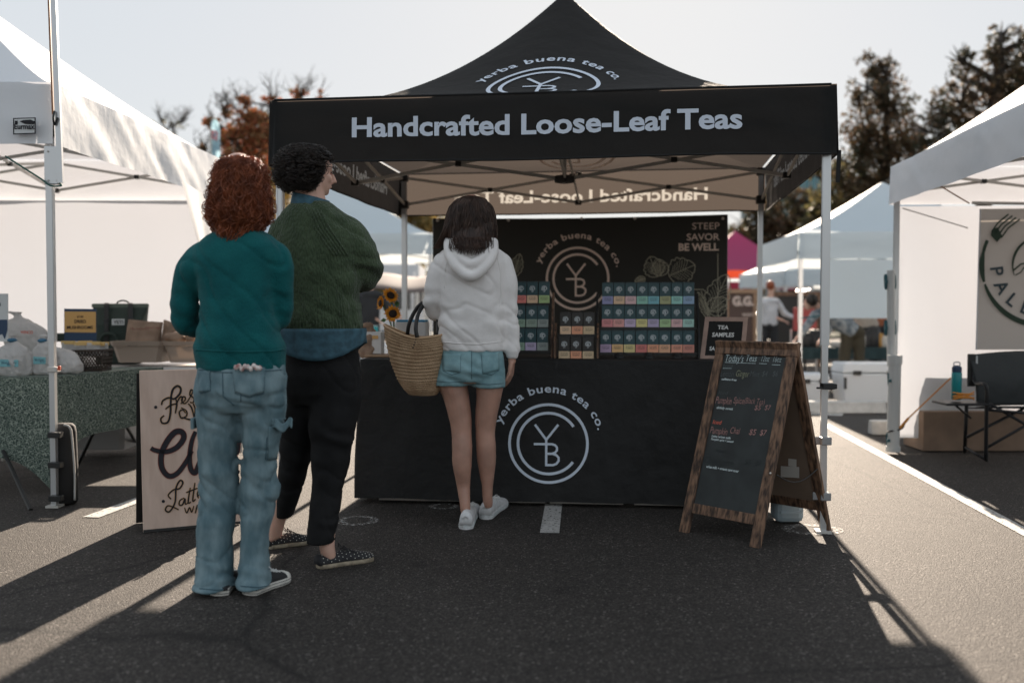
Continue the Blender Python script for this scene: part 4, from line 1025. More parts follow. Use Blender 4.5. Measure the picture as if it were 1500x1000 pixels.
# ---------------------------------------------------------------- tall person in green sweater
YB = 4.5
B = empty('person', G(455, 822), 'tall dark curly-haired person in green knit sweater and black trousers, arms crossed', 'person')
fb = V((.84, .66, 0)).normalized()
mb = MB(); hcB = W(451, 251, YB-.0)+fb*.028
PB = head(mb, hcB, fb, .98)
mb.tube([hcB-V((0, 0, .05))-fb*.03, W(455, 288, YB), W(457, 320, YB)], [.064, .064, .085], 14)
torso(mb, YB, [(430, 482, 305, .05), (412, 510, 330, .09), (412, 512, 400, .1), (420, 518, 480, .11), (425, 520, 540, .11), (430, 515, 575, .09)])
for s_, pts in ((1, [(504, 338, 0, .035), (525, 370, .02, .025), (534, 396, .07, .02), (522, 412, .14, .022), (500, 416, .24, .026), (478, 412, .30, .026)]), (-1, [(424, 340, 0, .035), (408, 385, 0.02, .025), (415, 422, .08, .024), (445, 425, .22, .026), (475, 418, .34, .028)])):
    tubepx(mb, YB, pts); w_ = W(pts[-1][0], pts[-1][1], YB+pts[-1][2]); hand(mb, w_, V((-s_, .15, .1)), V((0, -1, 0)), V((0, 0, 1)), 1.05, .25)
tubepx(mb, YB, [(492, 560, -.02, .08), (488, 660, -.06, .055), (482, 740, -.12, .04), (479, 795, -.16, .034), (482, 812, -.16, .031), (486, 820, -.165, .022)])
tubepx(mb, YB, [(440, 560, .03, .08), (430, 650, .08, .055), (412, 740, .13, .038), (403, 780, .16, .034), (405, 790, .16, .026)])
bodyB = remesh('body', mb, .006, 3, M['skin'], B); eyes(PB, B, bodyB)
mb = MB()
torso(mb, YB, [(429, 484, 296, .07), (420, 496, 304, .09), (408, 516, 318, .115), (400, 528, 338, .13), (397, 532, 365, .14), (398, 529, 400, .142), (402, 527, 440, .142), (406, 531, 468, .145), (409, 532, 478, .14), (410, 532, 487, .14)])
tubepx(mb, YB, [(485, 328, 0, .04), (502, 338, 0, .075, .08), (519, 358, .0, .083), (533, 380, .02, .08), (538, 398, .06, .07), (528, 410, .13, .062), (505, 416, .22, .052), (485, 414, .28, .045)])
tubepx(mb, YB, [(420, 332, 0, .07, .08), (405, 370, 0, .07), (402, 410, .03, .065), (415, 430, .1, .06), (445, 428, .24, .05), (462, 420, .32, .045)])
eB = W(545, 398, YB)
swB = remesh('sweater', mb, .010, 6, M['green_knit'], B, folds(.009, .007, .7, ((eB, .2, .007, 70), (W(500, 420, YB-.1), .18, .005, 60))))
bv = bvh_of(swB)
for k in range(5):   # raglan cable bands
    seam('knit_rib', bv, [(449+k*5, 304+k), (462+k*5.2, 335), (478+k*5.2, 358), (490+k*5, 375)], M['green_knit'], swB, .0045, .0, 14)
for k in range(26):
    x = 411+k*4.8; seam('knit_rib', bv, [(x, 470), (x, 486)], M['green_knit'], swB, .0032, -.0005, 5)
for k in range(3): seam('knit_rib', bv, [(494+k*4, 425+k*4), (497+k*4, 466)], M['green_knit'], swB, .0035, -.0005, 12)
# denim shirt collar and tail
mb = MB()
nk = W(456, 298, YB)
mb.rings([[nk+V((math.cos(t)*.088*f_, math.sin(t)*.08*f_, z-.018*math.cos(t)+.0*math.sin(t))) for t in [2*math.pi*k/24 for k in range(24)]] for z, f_ in ((-.045, 1.12), (-.01, 1.04), (.028, .94), (.03, .90), (-.02, .95))], cap=False)
mb.build('shirt_collar', M['shirt_denim'], B, smooth=True)
def tail(i, j):
    t = 2*math.pi*i; x = math.cos(t); y = math.sin(t)
    a = W(411, 487, YB); b = W(532, 487, YB); c = (a+b)/2; rx = (b.x-a.x)/2+.010
    bz = W(0, 522, YB).z if True else 0
    drop = (.045+.075*(1-abs(x)**2.2))
    w = .006*noise.noise(V((x*5, y*5, j*1.5)))*(1+j)
    return V((c.x+x*(rx+w+.004*j), c.y+y*(.158+w)-.005, a.z+.02-(drop+.02)*j))
mb = MB(); mb.grid(tail, 60, 8); mb.build('shirt_tail', M['shirt_denim'], B, smooth=True, solid=.003)
mb = MB()
torso(mb, YB, [(422, 524, 485, .11), (419, 526, 510, .12), (415, 530, 550, .138, -.01), (416, 530, 575, .135, -.01), (422, 526, 592, .11)])
leg(mb, [(455, 530, 560, .12, -.02), (456, 529, 590, .12, -.03), (457, 525, 620, .112, -.05), (460, 518, 650, .1, -.06), (462, 514, 680, .092, -.08), (463, 508, 710, .086, -.10), (461, 504, 745, .082, -.13), (458, 500, 783, .08, -.15)], YB)
leg(mb, [(413, 470, 560, .12, .03), (409, 464, 600, .118, .04), (408, 461, 630, .11, .06), (405, 452, 665, .098, .08), (402, 443, 700, .088, .1), (398, 429, 735, .078, .13), (392, 418, 767, .075, .16)], YB)
kB = W(488, 650, YB-.15)
trB = remesh('trousers', mb, .009, 4, M['black_denim'], B, folds(.006, .005, .8, ((kB, .2, .007, 60), (W(490, 775, YB-.2), .12, .005, 100), (W(430, 680, YB), .2, .006, 55))))
shoe(G(464, 832), G(547, 819), 'dotted', B); shoe(G(391, 803), G(455, 794), 'dotted', B)
# glasses arm and lenses
mb = MB(); mb.tube([PB(.076, -.01, .018), PB(.072, .04, .02), PB(.058, .088, .016)], .0022, 6); mb.tube([PB(-.076, -.01, .018), PB(-.072, .04, .02), PB(-.058, .088, .016)], .0022, 6)
for q in (-1, 1): mb.tube([PB(q*.031+.024*math.cos(t), .092-.006*abs(math.cos(t)), .012+.019*math.sin(t)) for t in [2*math.pi*k/16 for k in range(17)]], .0017, 5)
mb.tube([PB(-.008, .096, .016), PB(.008, .096, .016)], .0017, 5); mb.build('glasses', M['glasses'], B, smooth=True)
rowsB = [(212, 448, 9, .03), (217, 448, 24, .07), (228, 448, 34, .095), (242, 447, 38, .11), (256, 445, 38, .11), (268, 443, 33, .10), (279, 441, 24, .08)]
hB = hairblob(rowsB, YB-.02, M['hair_dark'], B, .9, 0, True, fb)
def rootB(q):
    return R(31+random.uniform(62, 298)), random.uniform(.0, .95), random.uniform(.92, 1.1)
hpB = hair_profile(rowsB, YB-.02)
o = locks('hair_curls', M['hair_dark'], hB, 2300, rootB, hpB, .13, .011, 8, .0018, 10); o['kind'] = 'stuff'
def rootB2(q): return R(random.uniform(0, 360)), random.uniform(.0, .38), random.uniform(.95, 1.12)
o = locks('hair_curls', M['hair_dark'], hB, 500, rootB2, hpB, .10, .010, 11, .0024, 11); o['kind'] = 'stuff'
def rootB3(q): return R(31+random.uniform(62, 298)), random.uniform(.0, .9), random.uniform(1.08, 1.24)
o = locks('hair_flyaways', M['hair_dark'], hB, 420, rootB3, hpB, .14, .013, 10, .0017, 11, 3); o['kind'] = 'stuff'

# ---------------------------------------------------------------- young woman in the hoodie
YC = 5.2
C_ = empty('person', G(703, 762), 'young woman in pale grey hoodie, denim shorts and white trainers with basket', 'person')
fc = V((-.15, 1, 0)).normalized()
mb = MB(); hcC = W(690, 316, YC+.05); PC = head(mb, hcC, fc, .98)
mb.tube([hcC-V((0, 0, .06)), W(691, 355, YC+.01), W(691, 378, YC)], [.047, .048, .07], 14)
torso(mb, YC, [(672, 712, 362, .045), (655, 728, 380, .08), (655, 726, 440, .085), (650, 730, 500, .09), (646, 732, 540, .1), (650, 728, 560, .085)])
tubepx(mb, YC, [(655, 386, 0, .03), (640, 425, 0, .022), (638, 446, .04, .018), (642, 455, .14, .02), (655, 448, .24, .022)])
hand(mb, W(655, 448, YC+.24), V((.5, .6, .25)), V((0, 0, -1)), V((-.6, .5, 0)), .92, .5)
tubepx(mb, YC, [(733, 384, 0, .038), (744, 440, 0, .033), (750, 480, .0, .029), (750, 520, .0, .022), (750, 532, 0, .020)])
hand(mb, W(750, 530, YC), V((-.12, .1, -1)), V((-1, .25, 0)), V((-.1, 1, 0)), 1.0, .32)
legC = [[(660, 555, 0, .078, .085), (668, 580, 0, .068, .075), (674, 610, 0, .060, .066), (676, 632, -.005, .053, .058), (677, 655, -.015, .053, .060), (677, 680, -.02, .050, .056), (679, 710, -.005, .036, .042), (681, 735, -.03, .028, .033), (682, 748, -.03, .026, .03), (683, 757, -.02, .02, .026)],
        [(718, 555, 0, .078, .085), (716, 580, 0, .066, .075), (712, 610, .01, .058, .066), (711, 632, .015, .051, .058), (712, 655, .015, .052, .06), (713, 680, .02, .047, .056), (714, 705, .03, .033, .042), (714, 725, .03, .026, .032), (715, 735, .035, .026, .03), (716, 742, .04, .02, .026)]]
for L in legC: tubepx(mb, YC, L, 20)
bodyC = remesh('body', mb, .0048, 3, M['skin_tan'], C_, lambda p, n: .0012*noise.noise(p*20)); eyes(PC, C_, bodyC)
mb = MB()
torso(mb, YC, [(668, 715, 350, .06), (658, 725, 358, .08), (646, 738, 370, .10), (643, 743, 386, .112), (645, 741, 415, .115), (645, 741, 450, .115), (642, 742, 480, .12), (641, 741, 496, .118), (644, 738, 503, .112), (645, 738, 514, .11)])
tubepx(mb, YC, [(666, 372, 0, .03), (656, 379, 0, .048, .055), (646, 397, 0, .055, .06), (638, 425, .0, .056), (635, 446, .02, .056), (640, 456, .07, .05), (650, 455, .14, .042), (657, 448, .2, .035)])
tubepx(mb, YC, [(720, 372, 0, .03), (731, 380, 0, .048, .055), (738, 397, 0, .05, .058), (744, 430, 0, .047, .052), (747, 465, 0, .043, .046), (749, 500, 0, .038, .042), (750, 514, 0, .037, .04), (750, 517, 0, .031), (750, 526, 0, .030)])
eC = W(634, 450, YC)
swC = remesh('hoodie', mb, .0085, 5, M['fleece'], C_, folds(.008, .009, .9, ((eC, .16, .006, 80), (W(742, 455, YC-.03), .12, .005, 70), (W(650, 485, YC-.1), .2, .005, 55), (W(735, 488, YC-.1), .16, .005, 60))))
bv = bvh_of(swC)
seam('hem_seam', bv, [(643, 500), (670, 503), (700, 504), (739, 500)], M['fleece'], swC, .0028, .0005)
seam('sleeve_seam', bv, [(726, 366), (733, 400), (734, 440), (731, 450)], M['fleece'], swC, .0022, .0005)
seam('sleeve_seam', bv, [(660, 366), (652, 395), (651, 425)], M['fleece'], swC, .0022, .0005)
# hood lying on the back
mb = MB()
pts = [(656, 352, -.02, .022), (657, 368, -.08, .026), (665, 386, -.125, .028), (678, 399, -.145, .027), (690, 404, -.15, .027), (703, 398, -.145, .027), (715, 385, -.125, .028), (723, 368, -.08, .026), (724, 352, -.02, .022)]
tubepx(mb, YC, pts)
pts = [(663, 350, -.04, .02), (668, 368, -.10, .026), (680, 382, -.13, .030), (692, 387, -.14, .030), (704, 380, -.13, .030), (714, 366, -.10, .026), (718, 350, -.04, .02)]
tubepx(mb, YC, pts)
mb.rings([ering(YC, 662, 720, 350, .04, -.06), ering(YC, 660, 722, 368, .045, -.08), ering(YC, 670, 712, 385, .035, -.105), ering(YC, 684, 698, 398, .02, -.12)])
hd_ = remesh('hood', mb, .007, 3, M['fleece'], C_, lambda p, n: .004*noise.noise(V((p.x*18, p.y*10, p.z*18))))
# shorts
mb = MB()
torso(mb, YC, [(648, 735, 500, .095), (646, 737, 515, .105), (642, 740, 535, .115, -.01), (641, 741, 548, .11, -.01), (655, 728, 558, .10)])
mb.ellipsoid(W(690, 552, YC), (.07, .09, .045))
mb.rings([ering(YC, 641, 694, 540, .105), ering(YC, 637, 690, 555, .102), ering(YC, 635, 686, 564, .1)])
mb.rings([ering(YC, 690, 741, 540, .105), ering(YC, 691, 741, 555, .102), ering(YC, 692, 740, 567, .098)])
shC = remesh('shorts', mb, .007, 3, M['denim_light'], C_, folds(.004, .005, 1.2, ((W(690, 545, YC-.1), .12, .006, 90), (W(660, 550, YC-.1), .1, .004, 110))))
bv = bvh_of(shC)
patch('back_pocket', bv, [(705, 518), (731, 515), (731, 542), (707, 548)], M['denim_light'], shC, .003, 8, 8)
patch('back_pocket', bv, [(648, 518), (675, 518), (674, 545), (650, 543)], M['denim_light'], shC, .003, 8, 8)
for sm in ([(691, 508), (691, 560)], [(648, 518), (649, 543), (662, 549), (674, 545), (675, 519)], [(705, 519), (707, 546), (720, 549), (731, 542), (731, 517)], [(637, 558), (660, 560), (685, 558)], [(693, 561), (715, 563), (740, 561)]):
    seam('seam', bv, sm, M['denim_seam'], shC, .0014, .001)
shoe(G(682, 776), G(694, 746), 'runner', C_); shoe(G(710, 761)+V((0, 0, 0)), G(737, 738), 'runner', C_)
rowsC = [(288, 690, 8, .03), (293, 690, 20, .07), (303, 690, 29, .095), (318, 690, 34, .11), (334, 689, 37, .115), (348, 688, 38, .11), (360, 687, 36, .10)]
hC = hairblob(rowsC, YC+.04, M['hair_brown'], C_, .9, -.02, True, fc)
hpC = hair_profile(rowsC, YC+.04, -.02)
def rootC(q): return R(random.uniform(125+8, 415+8)), random.random()*.62, random.uniform(.9, 1.06)
o = locks('hair_locks', M['hair_brown'], hC, 2000, rootC, hpC, .50, .005, 3.5, .0020, 12); o['kind'] = 'stuff'
mb = MB()
for k in range(46):    # loose strand hanging in front of the left shoulder
    q = random.uniform(-1, 1); u = random.uniform(-1, 1)
    P = catmull([W(662+q*3, 318, YC-.02+u*.03), W(652+q*4, 338, YC-.03+u*.03), W(646+q*5, 352, YC-.02+u*.03), W(640+q*5+u*2, 364, YC-.0+u*.03)], 4); mb.tube(P, [.003*(1-.6*i/len(P)) for i in range(len(P))], 4, cap=False)
for k in range(300):
    q = random.uniform(-1, 1)*(1 if k % 3 else .6); x = 690+q*31
    P = catmull([W(x, 326, YC-.085+.03*q*q), W(x+random.uniform(-3, 3), 345, YC-.115+.05*q*q), W(x*.96+27.6+random.uniform(-5, 5), 357+random.uniform(-4, 8), YC-.155+.05*q*q), W(x*.93+48+random.uniform(-5, 5), 361+7*(1-abs(q))+random.uniform(-7, 8), YC-.165+.05*q*q)], 4); mb.tube(P, [.0022*(1-.7*i/len(P)) for i in range(len(P))], 4, cap=False)
o = mb.build('hair_locks', M['hair_brown'], hC, smooth=True, normals=False); o['kind'] = 'stuff'

# ---------------------------------------------------------------- straw basket
M['straw'] = knit('woven_straw', (.50, .33, .20), (.66, .46, .29), 190, (1, 1, 1.6), .9, 0)
simple('black_leather', (.012, .012, .012), .5); simple('straw_edge', (.48, .32, .19), .7, bump=.5, bscale=120)
YK = 5.2
K = empty('basket', W(612, 577, YK), 'large woven straw tote with black leather handles hanging from her arm', 'basket')
def bk(i, j):     # j from the rim to the bottom
    t = 2*math.pi*i; x = math.cos(t); y = math.sin(t)
    lft = [(563, 476), (566, 500), (573, 530), (583, 555), (592, 569), (600, 577)]; rgt = [(657, 488), (656, 505), (653, 530), (649, 555), (646, 570), (638, 578)]
    q = j*5; k = min(int(q), 4); u = q-k
    L = V((*lft[k], 0)).lerp(V((*lft[k+1], 0)), u); Rr = V((*rgt[k], 0)).lerp(V((*rgt[k+1], 0)), u)
    a = W(L.x, L.y, YK); b = W(Rr.x, Rr.y, YK); c = (a+b)/2; rx = (b-a).length/2
    sag = (1-j)**2*(abs(x)**1.6-1)*.045
    dpt = .115*(1-.25*j)*(1-.35*max(0, j-.8)*5*.5)
    s = a.lerp(b, (x+1)/2)
    ridge = .0022*math.sin(j*150)+.0012*math.sin(i*2*math.pi*64+math.floor(j*150/math.pi)*math.pi)
    return V((s.x+0*c.x, c.y+y*(dpt+ridge), s.z+sag+ (0 if k < 4 else 0)))+V((x*ridge, 0, 0))
mb = MB(); mb.grid(bk, 220, 150); mb.poly([bk(i/40, 1) for i in range(40)])
kb = mb.build('basket_body', M['straw'], K, smooth=True, solid=.004)
mb = MB(); mb.tube([bk(i/60, 0)+V((0, 0, .002)) for i in range(61)], .006, 8, cap=False); mb.build('rim', M['straw_edge'], K, smooth=True)
for k, pp in enumerate(([(597, 489, .10), (599, 475, .09), (607, 457, .09), (617, 445, .08), (630, 443, .09), (640, 455, .10), (642, 487, .10)], [(611, 494, -.115), (609, 480, -.11), (612, 462, -.06), (619, 449, .0), (628, 444, .05), (640, 455, .05), (642, 492, .0)])):
    mb = MB(); tubepx(mb, YK, [(x, y, d, .0105) for x, y, d in pp], 10); mb.build('handle', M['black_leather'], K, smooth=True)
mb = MB()
for x, y in ((609, 497), (608, 501), (606.5, 505), (605, 509)): mb.ellipsoid(W(x, y, YK-.115), (.004, .004, .004), None, 8, 6)
mb.build('stitches', M['black_leather'], kb, smooth=True)
# ================================================================ left stall
M['white_wall'] = mat('white_sidewall', (.72, .73, .74), .6, bump=.25, bscale=3, bdist=.02, trans=.22, tcol=(.60, .63, .70))
LFc = [(-5.35, 5.50), (-2.60, 5.64), (-2.48, 8.50), (-5.25, 8.45)]
LT, lroof, lvm, lcs = tent('white pop-up tent over the mushroom stall at the left edge', LFc, 2.05, 2.40, 3.42, M['white_canvas'], 1.12, 1.15, wr=.006)
for ch_ in LT.children:
    pass
# maker label on the valance
simple('label_white', (.6, .62, .62), .7); simple('ink', (.015, .015, .02), .8)
fn0, L0 = lvm[0]
def LV(px, py, off=.012):
    q = on_plane(px, py, V((-2.6, 5.60, 0)), V((.05, -1, 0)).normalized()); return q+V((0, -off-.025, 0))
mb = MB(); mb.poly([LV(24, 175), LV(57, 174), LV(57, 198), LV(24, 199)]); lb = mb.build('maker_label', M['ink'], LT)
mb = MB(); mb.poly([LV(26, 176.5, .014), LV(55.5, 175.5, .014), LV(55.5, 196.5, .014), LV(26, 197.5, .014)]); lb2 = mb.build('label_face', M['label_white'], lb)
mb = MB(); o_ = LV(26.5, 191, .016); put_text(mb, 'Eurmax', 0, .112, 0, .030, lambda x, y: o_+V((x, 0, y)), .03)
o2 = LV(34, 179, .016); mb.poly([o2+V((.0, 0, -.004)), o2+V((.03, 0, -.018)), o2+V((.08, 0, -.02)), o2+V((.085, 0, -.004)), o2+V((.06, 0, .006)), o2+V((.02, 0, .003))])
o3 = LV(27, 179, .016); mb.poly([o3, o3+V((.016, 0, 0)), o3+V((.016, 0, -.02)), o3+V((0, 0, -.02))]); mb.build('lettering', M['ink'], lb, normals=False)
# rear side wall and turned back right side wall
def wall(label, A, B, z0, z1, m=None, wv=.03, name='side_wall', top=None, n=60):
    A = V(A); B = V(B); d = (B-A).normalized(); nn = V((d.y, -d.x, 0)); L = (B-A).length
    mb = MB(); mb.grid(lambda i, j: A+d*(L*i)+nn*(wv*noise.noise(V((i*L*1.6, j*.8, A.x)))+wv*.3*noise.noise(V((i*L*5+j*2, j*2.2, A.y))))+V((0, 0, z0+(z1-z0)*j)), n, 20)
    return tag(mb.build(name, m or M['white_wall'], None, smooth=True, normals=False), label, 'tent wall')
wall('bright white side wall hanging across the back of the mushroom stall', (-5.3, 8.42, 0), (-2.50, 8.47, 0), .02, 2.05)
mb = MB(); A_ = V((-2.50, 8.40, 2.05)); B_ = V((-2.40, 7.25, 2.06))
mb.grid(lambda i, j: (A_.lerp(B_, i)).lerp(V((-2.47, 8.36, 1.0)), j)+V((.02*math.sin(i*9)*(1-j)*(.3+j), 0, 0)), 16, 14)
tag(mb.build('side_wall', M['white_wall'], None, smooth=True, normals=False), 'white side wall drawn back into a tapering fold at the right rear corner of the mushroom stall', 'tent wall')
# flag pole strapped in front of the corner leg
simple('pole_orange', (.28, .12, .05), .5); simple('cord', (.02, .09, .07), .7)
fp = empty('flag_pole', W(90, 270, 5.56), 'tall silver pole clamped to the front corner of the left tent', 'pole')
mb = MB(); a = W(89, 268, 5.56); b = W(72.5, -160, 5.56); mb.bar(a, b, .03, .02); mb.build('pole', M['alu'], fp)
mb = MB(); a = W(78, 168, 5.56); b = W(66, -160, 5.57); mb.bar(a, b, .010, .014); mb.build('orange_strip', M['pole_orange'], fp)
mb = MB(); mb.box(W(77, 243, 5.585), (.075, .045, .21)); mb.build('clamp_plate', M['alu'], fp, bevel=.004)
mb = MB()
for dx, dz in ((-.025, .08), (.025, .08), (-.025, -.08), (.025, -.08)): mb.ellipsoid(W(77, 243, 5.56)+V((dx, 0, dz)), (.006, .005, .006), None, 8, 6)
mb.build('bolts', M['alu_dull'], fp)
mb = MB(); mb.tube(catmull([W(80, 163, 5.54), W(78, 172, 5.53), W(80, 183, 5.54), W(84, 172, 5.54)], 4), .006, 6); mb.build('hook', M['blackplastic'], fp, smooth=True)
mb = MB(); mb.tube(catmull([W(8, 229, 5.6), W(30, 243, 5.58), W(60, 262, 5.55), W(74, 272, 5.53), W(90, 272, 5.53), W(86, 268, 5.6)], 5), .005, 6); tag(mb.build('rope', M['cord'], None, smooth=True), 'thin dark green cord tied round the clamp on the left tent leg', 'cord')
mb = MB(); lp = V((-2.6, 5.64, 0)); mb.box(W(79, 541, 5.64), (.058, .05, .03)); cl_ = tag(mb.build('leg_clip', M['alu_dull'], None, bevel=.004), 'grey height lock with red button on the left tent leg', 'clip')
simple('red_plastic', (.55, .08, .03), .5); mb = MB(); mb.box(W(87, 539, 5.62), (.015, .02, .025)); mb.build('red_button', M['red_plastic'], cl_, bevel=.003)
# weight bag
simple('bag_black', (.013, .012, .012), .8, bump=.4, bscale=30); simple('fluff', (.45, .44, .42), .9, bump=.8, bscale=150)
wbg = empty('weight_bag', G(83, 750), 'black weight bag strapped round the foot of the left tent leg', 'weight bag')
mb = MB(); c = G(85, 752)+V((-.085, .12, 0))
mb.rings([[c+V((math.cos(t)*r_, .15+math.sin(t)*r_*.8, z)) for t in [2*math.pi*k/20 for k in range(20)]] for z, r_ in ((.004, .062), (.02, .076), (.2, .078), (.42, .072), (.455, .066), (.47, .05))]); mb.build('bag_body', M['bag_black'], wbg, smooth=True)
mb = MB(); mb.tube(catmull([c+V((.03, .09, .47)), c+V((.062, .09, .455)), c+V((.070, .10, .4)), c+V((.078, .11, .2)), c+V((.077, .11, .03))], 6), .006, 6); mb.build('piping', M['fluff'], wbg, smooth=True)
for z in (.06, .25, .42):
    mb = MB(); mb.box(V((-2.6+.013, 5.615, z)), (.07, .05, .032)); mb.build('strap', M['blackplastic'], wbg, bevel=.003)

# table with the patterned cloth
def patterned():
    m = mat('patterned_cloth', (.05, .075, .065), .85); nt = m.node_tree; n = nt.nodes; l = nt.links
    tc = [x for x in n if x.type == 'TEX_COORD'][0]
    no = n.new('ShaderNodeTexNoise'); no.inputs['Scale'].default_value = 30; l.new(tc.outputs['Object'], no.inputs[0])
    mx = n.new('ShaderNodeMix'); mx.data_type = 'VECTOR'; mx.inputs[0].default_value = .06; l.new(tc.outputs['Object'], mx.inputs['A']); l.new(no.outputs['Color'], mx.inputs['B'])
    vo = n.new('ShaderNodeTexVoronoi'); vo.feature = 'DISTANCE_TO_EDGE'; vo.inputs['Scale'].default_value = 38; l.new(mx.outputs['Result'], vo.inputs[0])
    rp = n.new('ShaderNodeValToRGB'); e = rp.color_ramp.elements; e[0].position = .03; e[0].color = (.26, .30, .25, 1); e[1].position = .09; e[1].color = (.05, .075, .062, 1)
    x = e.new(.25); x.color = (.03, .05, .043, 1); x = e.new(.32); x.color = (.17, .21, .17, 1)
    l.new(vo.outputs['Distance'], rp.inputs[0]); l.new(rp.outputs[0], n['Principled BSDF'].inputs['Base Color']); return m
M['pattern'] = patterned()
C1, C2, C3, C0 = V((-2.83, 6.08, 0)), V((-2.52, 7.15, 0)), V((-4.3, 7.2, 0)), V((-4.35, 5.82, 0))
TZ = .715
ttb = empty('folding_table', (C0+C2)/2, 'folding table with black splayed legs under the leafy green cloth', 'table')
mb = MB(); mb.poly([p+V((0, 0, TZ-.035)) for p in (C0+V((.03, .03, 0)), C1+V((-.03, .03, 0)), C2+V((-.03, -.03, 0)), C3+V((.03, -.03, 0)))], .03, V((0, 0, 1))); mb.build('tabletop', M['blackplastic'], ttb)
for (a, b) in (((5, 660, 6.0), (45, 747, 5.66)), ((142, 622, 7.0), (112, 685, 6.9)), ((183, 620, 6.9), (203, 655, 7.1)), ((-60, 640, 6.1), (-80, 747, 5.9))):
    mb = MB(); p0 = W(a[0], a[1], a[2]); p1 = G(b[0], b[1]) ; p0 = V((p0.x, p0.y, TZ-.04)) if False else p0; mb.tube([p0+(p0-p1).normalized()*.2, p1], .013, 8); mb.build('leg', M['blackplastic'], ttb)
def cloth2(i, j):
    segs = [(C0, C1), (C1, C2)]; L = [(b-a).length for a, b in segs]; s = i*sum(L)
    k = 0 if s <= L[0] else 1
    q = s/L[0] if k == 0 else (s-L[0])/L[1]
    a, b = segs[k]; d = (b-a).normalized(); nn = V((d.y, -d.x, 0)); p = a.lerp(b, q)
    ed = abs(s-L[0]); w = .02*noise.noise(V((s*4, j, 3)))+.012*noise.noise(V((s*10, j*1.4, 8)))
    low = .36-.03*math.sin(q*3) if k else .25
    low -= .22*math.exp(-(ed/.13)**1.3)
    ex = math.exp(-ed*9)*.07
    dirn = nn if ed > .001 else nn
    cdir = V((.7, -.7, 0))
    return p+(nn*(.012+.03*j+w*j))+cdir*ex*j+V((0, 0, TZ-(TZ-low)*j))
mb = MB(); mb.grid(cloth2, 200, 14); mb.grid(lambda i, j: C0.lerp(C1, i).lerp(C3.lerp(C2, i), j)+V((0, 0, TZ+.001)), 6, 6)
tag(mb.build('tablecloth', M['pattern'], None, smooth=True, normals=False), 'green and grey leafy patterned cloth draped over the mushroom table', 'tablecloth')
simple('white_table', (.62, .6, .58), .5)
wt = empty('folding_table', W(250, 536, 7.9), 'white plastic folding table behind the painted chai sign', 'table')
wz = .70; A1, A2, A3, A4 = V((-3.9, 7.3, wz)), V((-2.05, 7.3, wz)), V((-2.0, 7.95, wz)), V((-3.9, 7.95, wz))
mb = MB(); mb.poly([A1, A2, A3, A4], .035, V((0, 0, -1))); mb.build('tabletop', M['white_table'], wt, bevel=.008)
for p in ((-3.8, 7.4), (-2.15, 7.4), (-2.15, 7.85), (-3.8, 7.85)):
    mb = MB(); mb.tube([V((p[0], p[1], wz-.04)), V((p[0], p[1], 0))], .013, 8); mb.build('leg', M['alu_dull'], wt)
# totes
simple('tote', (.46, .37, .30), .45, trans=.2, tcol=(.6, .5, .42))
def tote(label, l_, r_, yt, yb, Y, dep=.36, m='tote', inset=.04, g=None):
    a = W(l_, yb, Y); b = W(r_, yb, Y); t = W(l_, yt, Y)
    z0, z1 = a.z, t.z; root = empty('plastic_tote', V(((a.x+b.x)/2, Y+dep/2, z0)), label, 'tote', g)
    mb = MB(); n = 8
    def ringz(z, ins):
        x0, x1, y0, y1 = a.x+ins, b.x-ins, Y+ins, Y+dep-ins; c = .03
        return [V(p) for p in ((x0+c, y0, z), (x1-c, y0, z), (x1, y0+c, z), (x1, y1-c, z), (x1-c, y1, z), (x0+c, y1, z), (x0, y1-c, z), (x0, y0+c, z))]
    mb.rings([ringz(z0, inset), ringz(z0+(z1-z0)*.75, inset*.3), ringz(z0+(z1-z0)*.78, inset*.1)], cap=False); mb.poly(ringz(z0, inset)); mb.build('tote_body', M[m], root, solid=.004)
    mb = MB(); mb.rings([ringz(z1-.03, 0), ringz(z1, -.008), ringz(z1, .012), ringz(z1-.02, .012)], cap=False); mb.build('rim', M[m], root, solid=.003)
    return root
tote('grey plastic tote holding the folded brown paper bags, left one of two', 161, 239, 500, 531, 7.42)
tote('grey plastic tote with crumpled brown bags, right one beside the teal sweater', 237, 316, 500, 531, 7.40)
def paperbag(label, P, Y, dep=.09, lean=0.):     # outline px
    pts = [W(x, y, Y) for x, y in P]; mb = MB(); c = sum(pts, V())/len(pts)
    n = 10
    def f(i, j):
        top = pts[0].lerp(pts[1], i); bot = pts[3].lerp(pts[2], i); p = top.lerp(bot, j)
        bulge = math.sin(math.pi*min(max(i, .0), 1))**.5
        return p+V((0, -bulge*dep*(.15+.85*j)+.012*noise.noise(p*18), .006*noise.noise(V((i*9, 2, 1)))*(1-j)))
    mb.grid(f, 20, 14); g2 = lambda i, j: f(i, j)*1.0+V((0, dep*(.3+1.2*math.sin(math.pi*i)**.5*j), 0))
    mb.grid(g2, 20, 14)
    return tag(mb.build('paper_bag', M['kraft'], None, smooth=True, normals=False, solid=.002), label, 'paper bag')
pb = paperbag('upright brown paper bag with red handwriting in the left tote', [(188, 468), (237, 472), (234, 505), (183, 504)], 7.52)
simple('red_ink', (.22, .05, .04), .8)
mb = MB()
for t_, xa, xb, yb, h_ in (('3 lbs mushrooms', 190, 218, 483, 4), ('mixed caps', 213, 235, 481, 4)):
    a = W(xa, yb, 7.415); put_text(mb, t_, 0, (xb-xa)*7.4/F, 0, h_*7.4/F, lambda x, y: a+V((x, 0, y)), 0, .2)
mb.v = [(x, y, z) for x, y, z in mb.v]; mb.build('handwriting', M['red_ink'], pb, normals=False)
paperbag('tall brown paper bag leaning in the right tote', [(240, 468), (270, 478), (274, 508), (236, 503)], 7.58, .06)
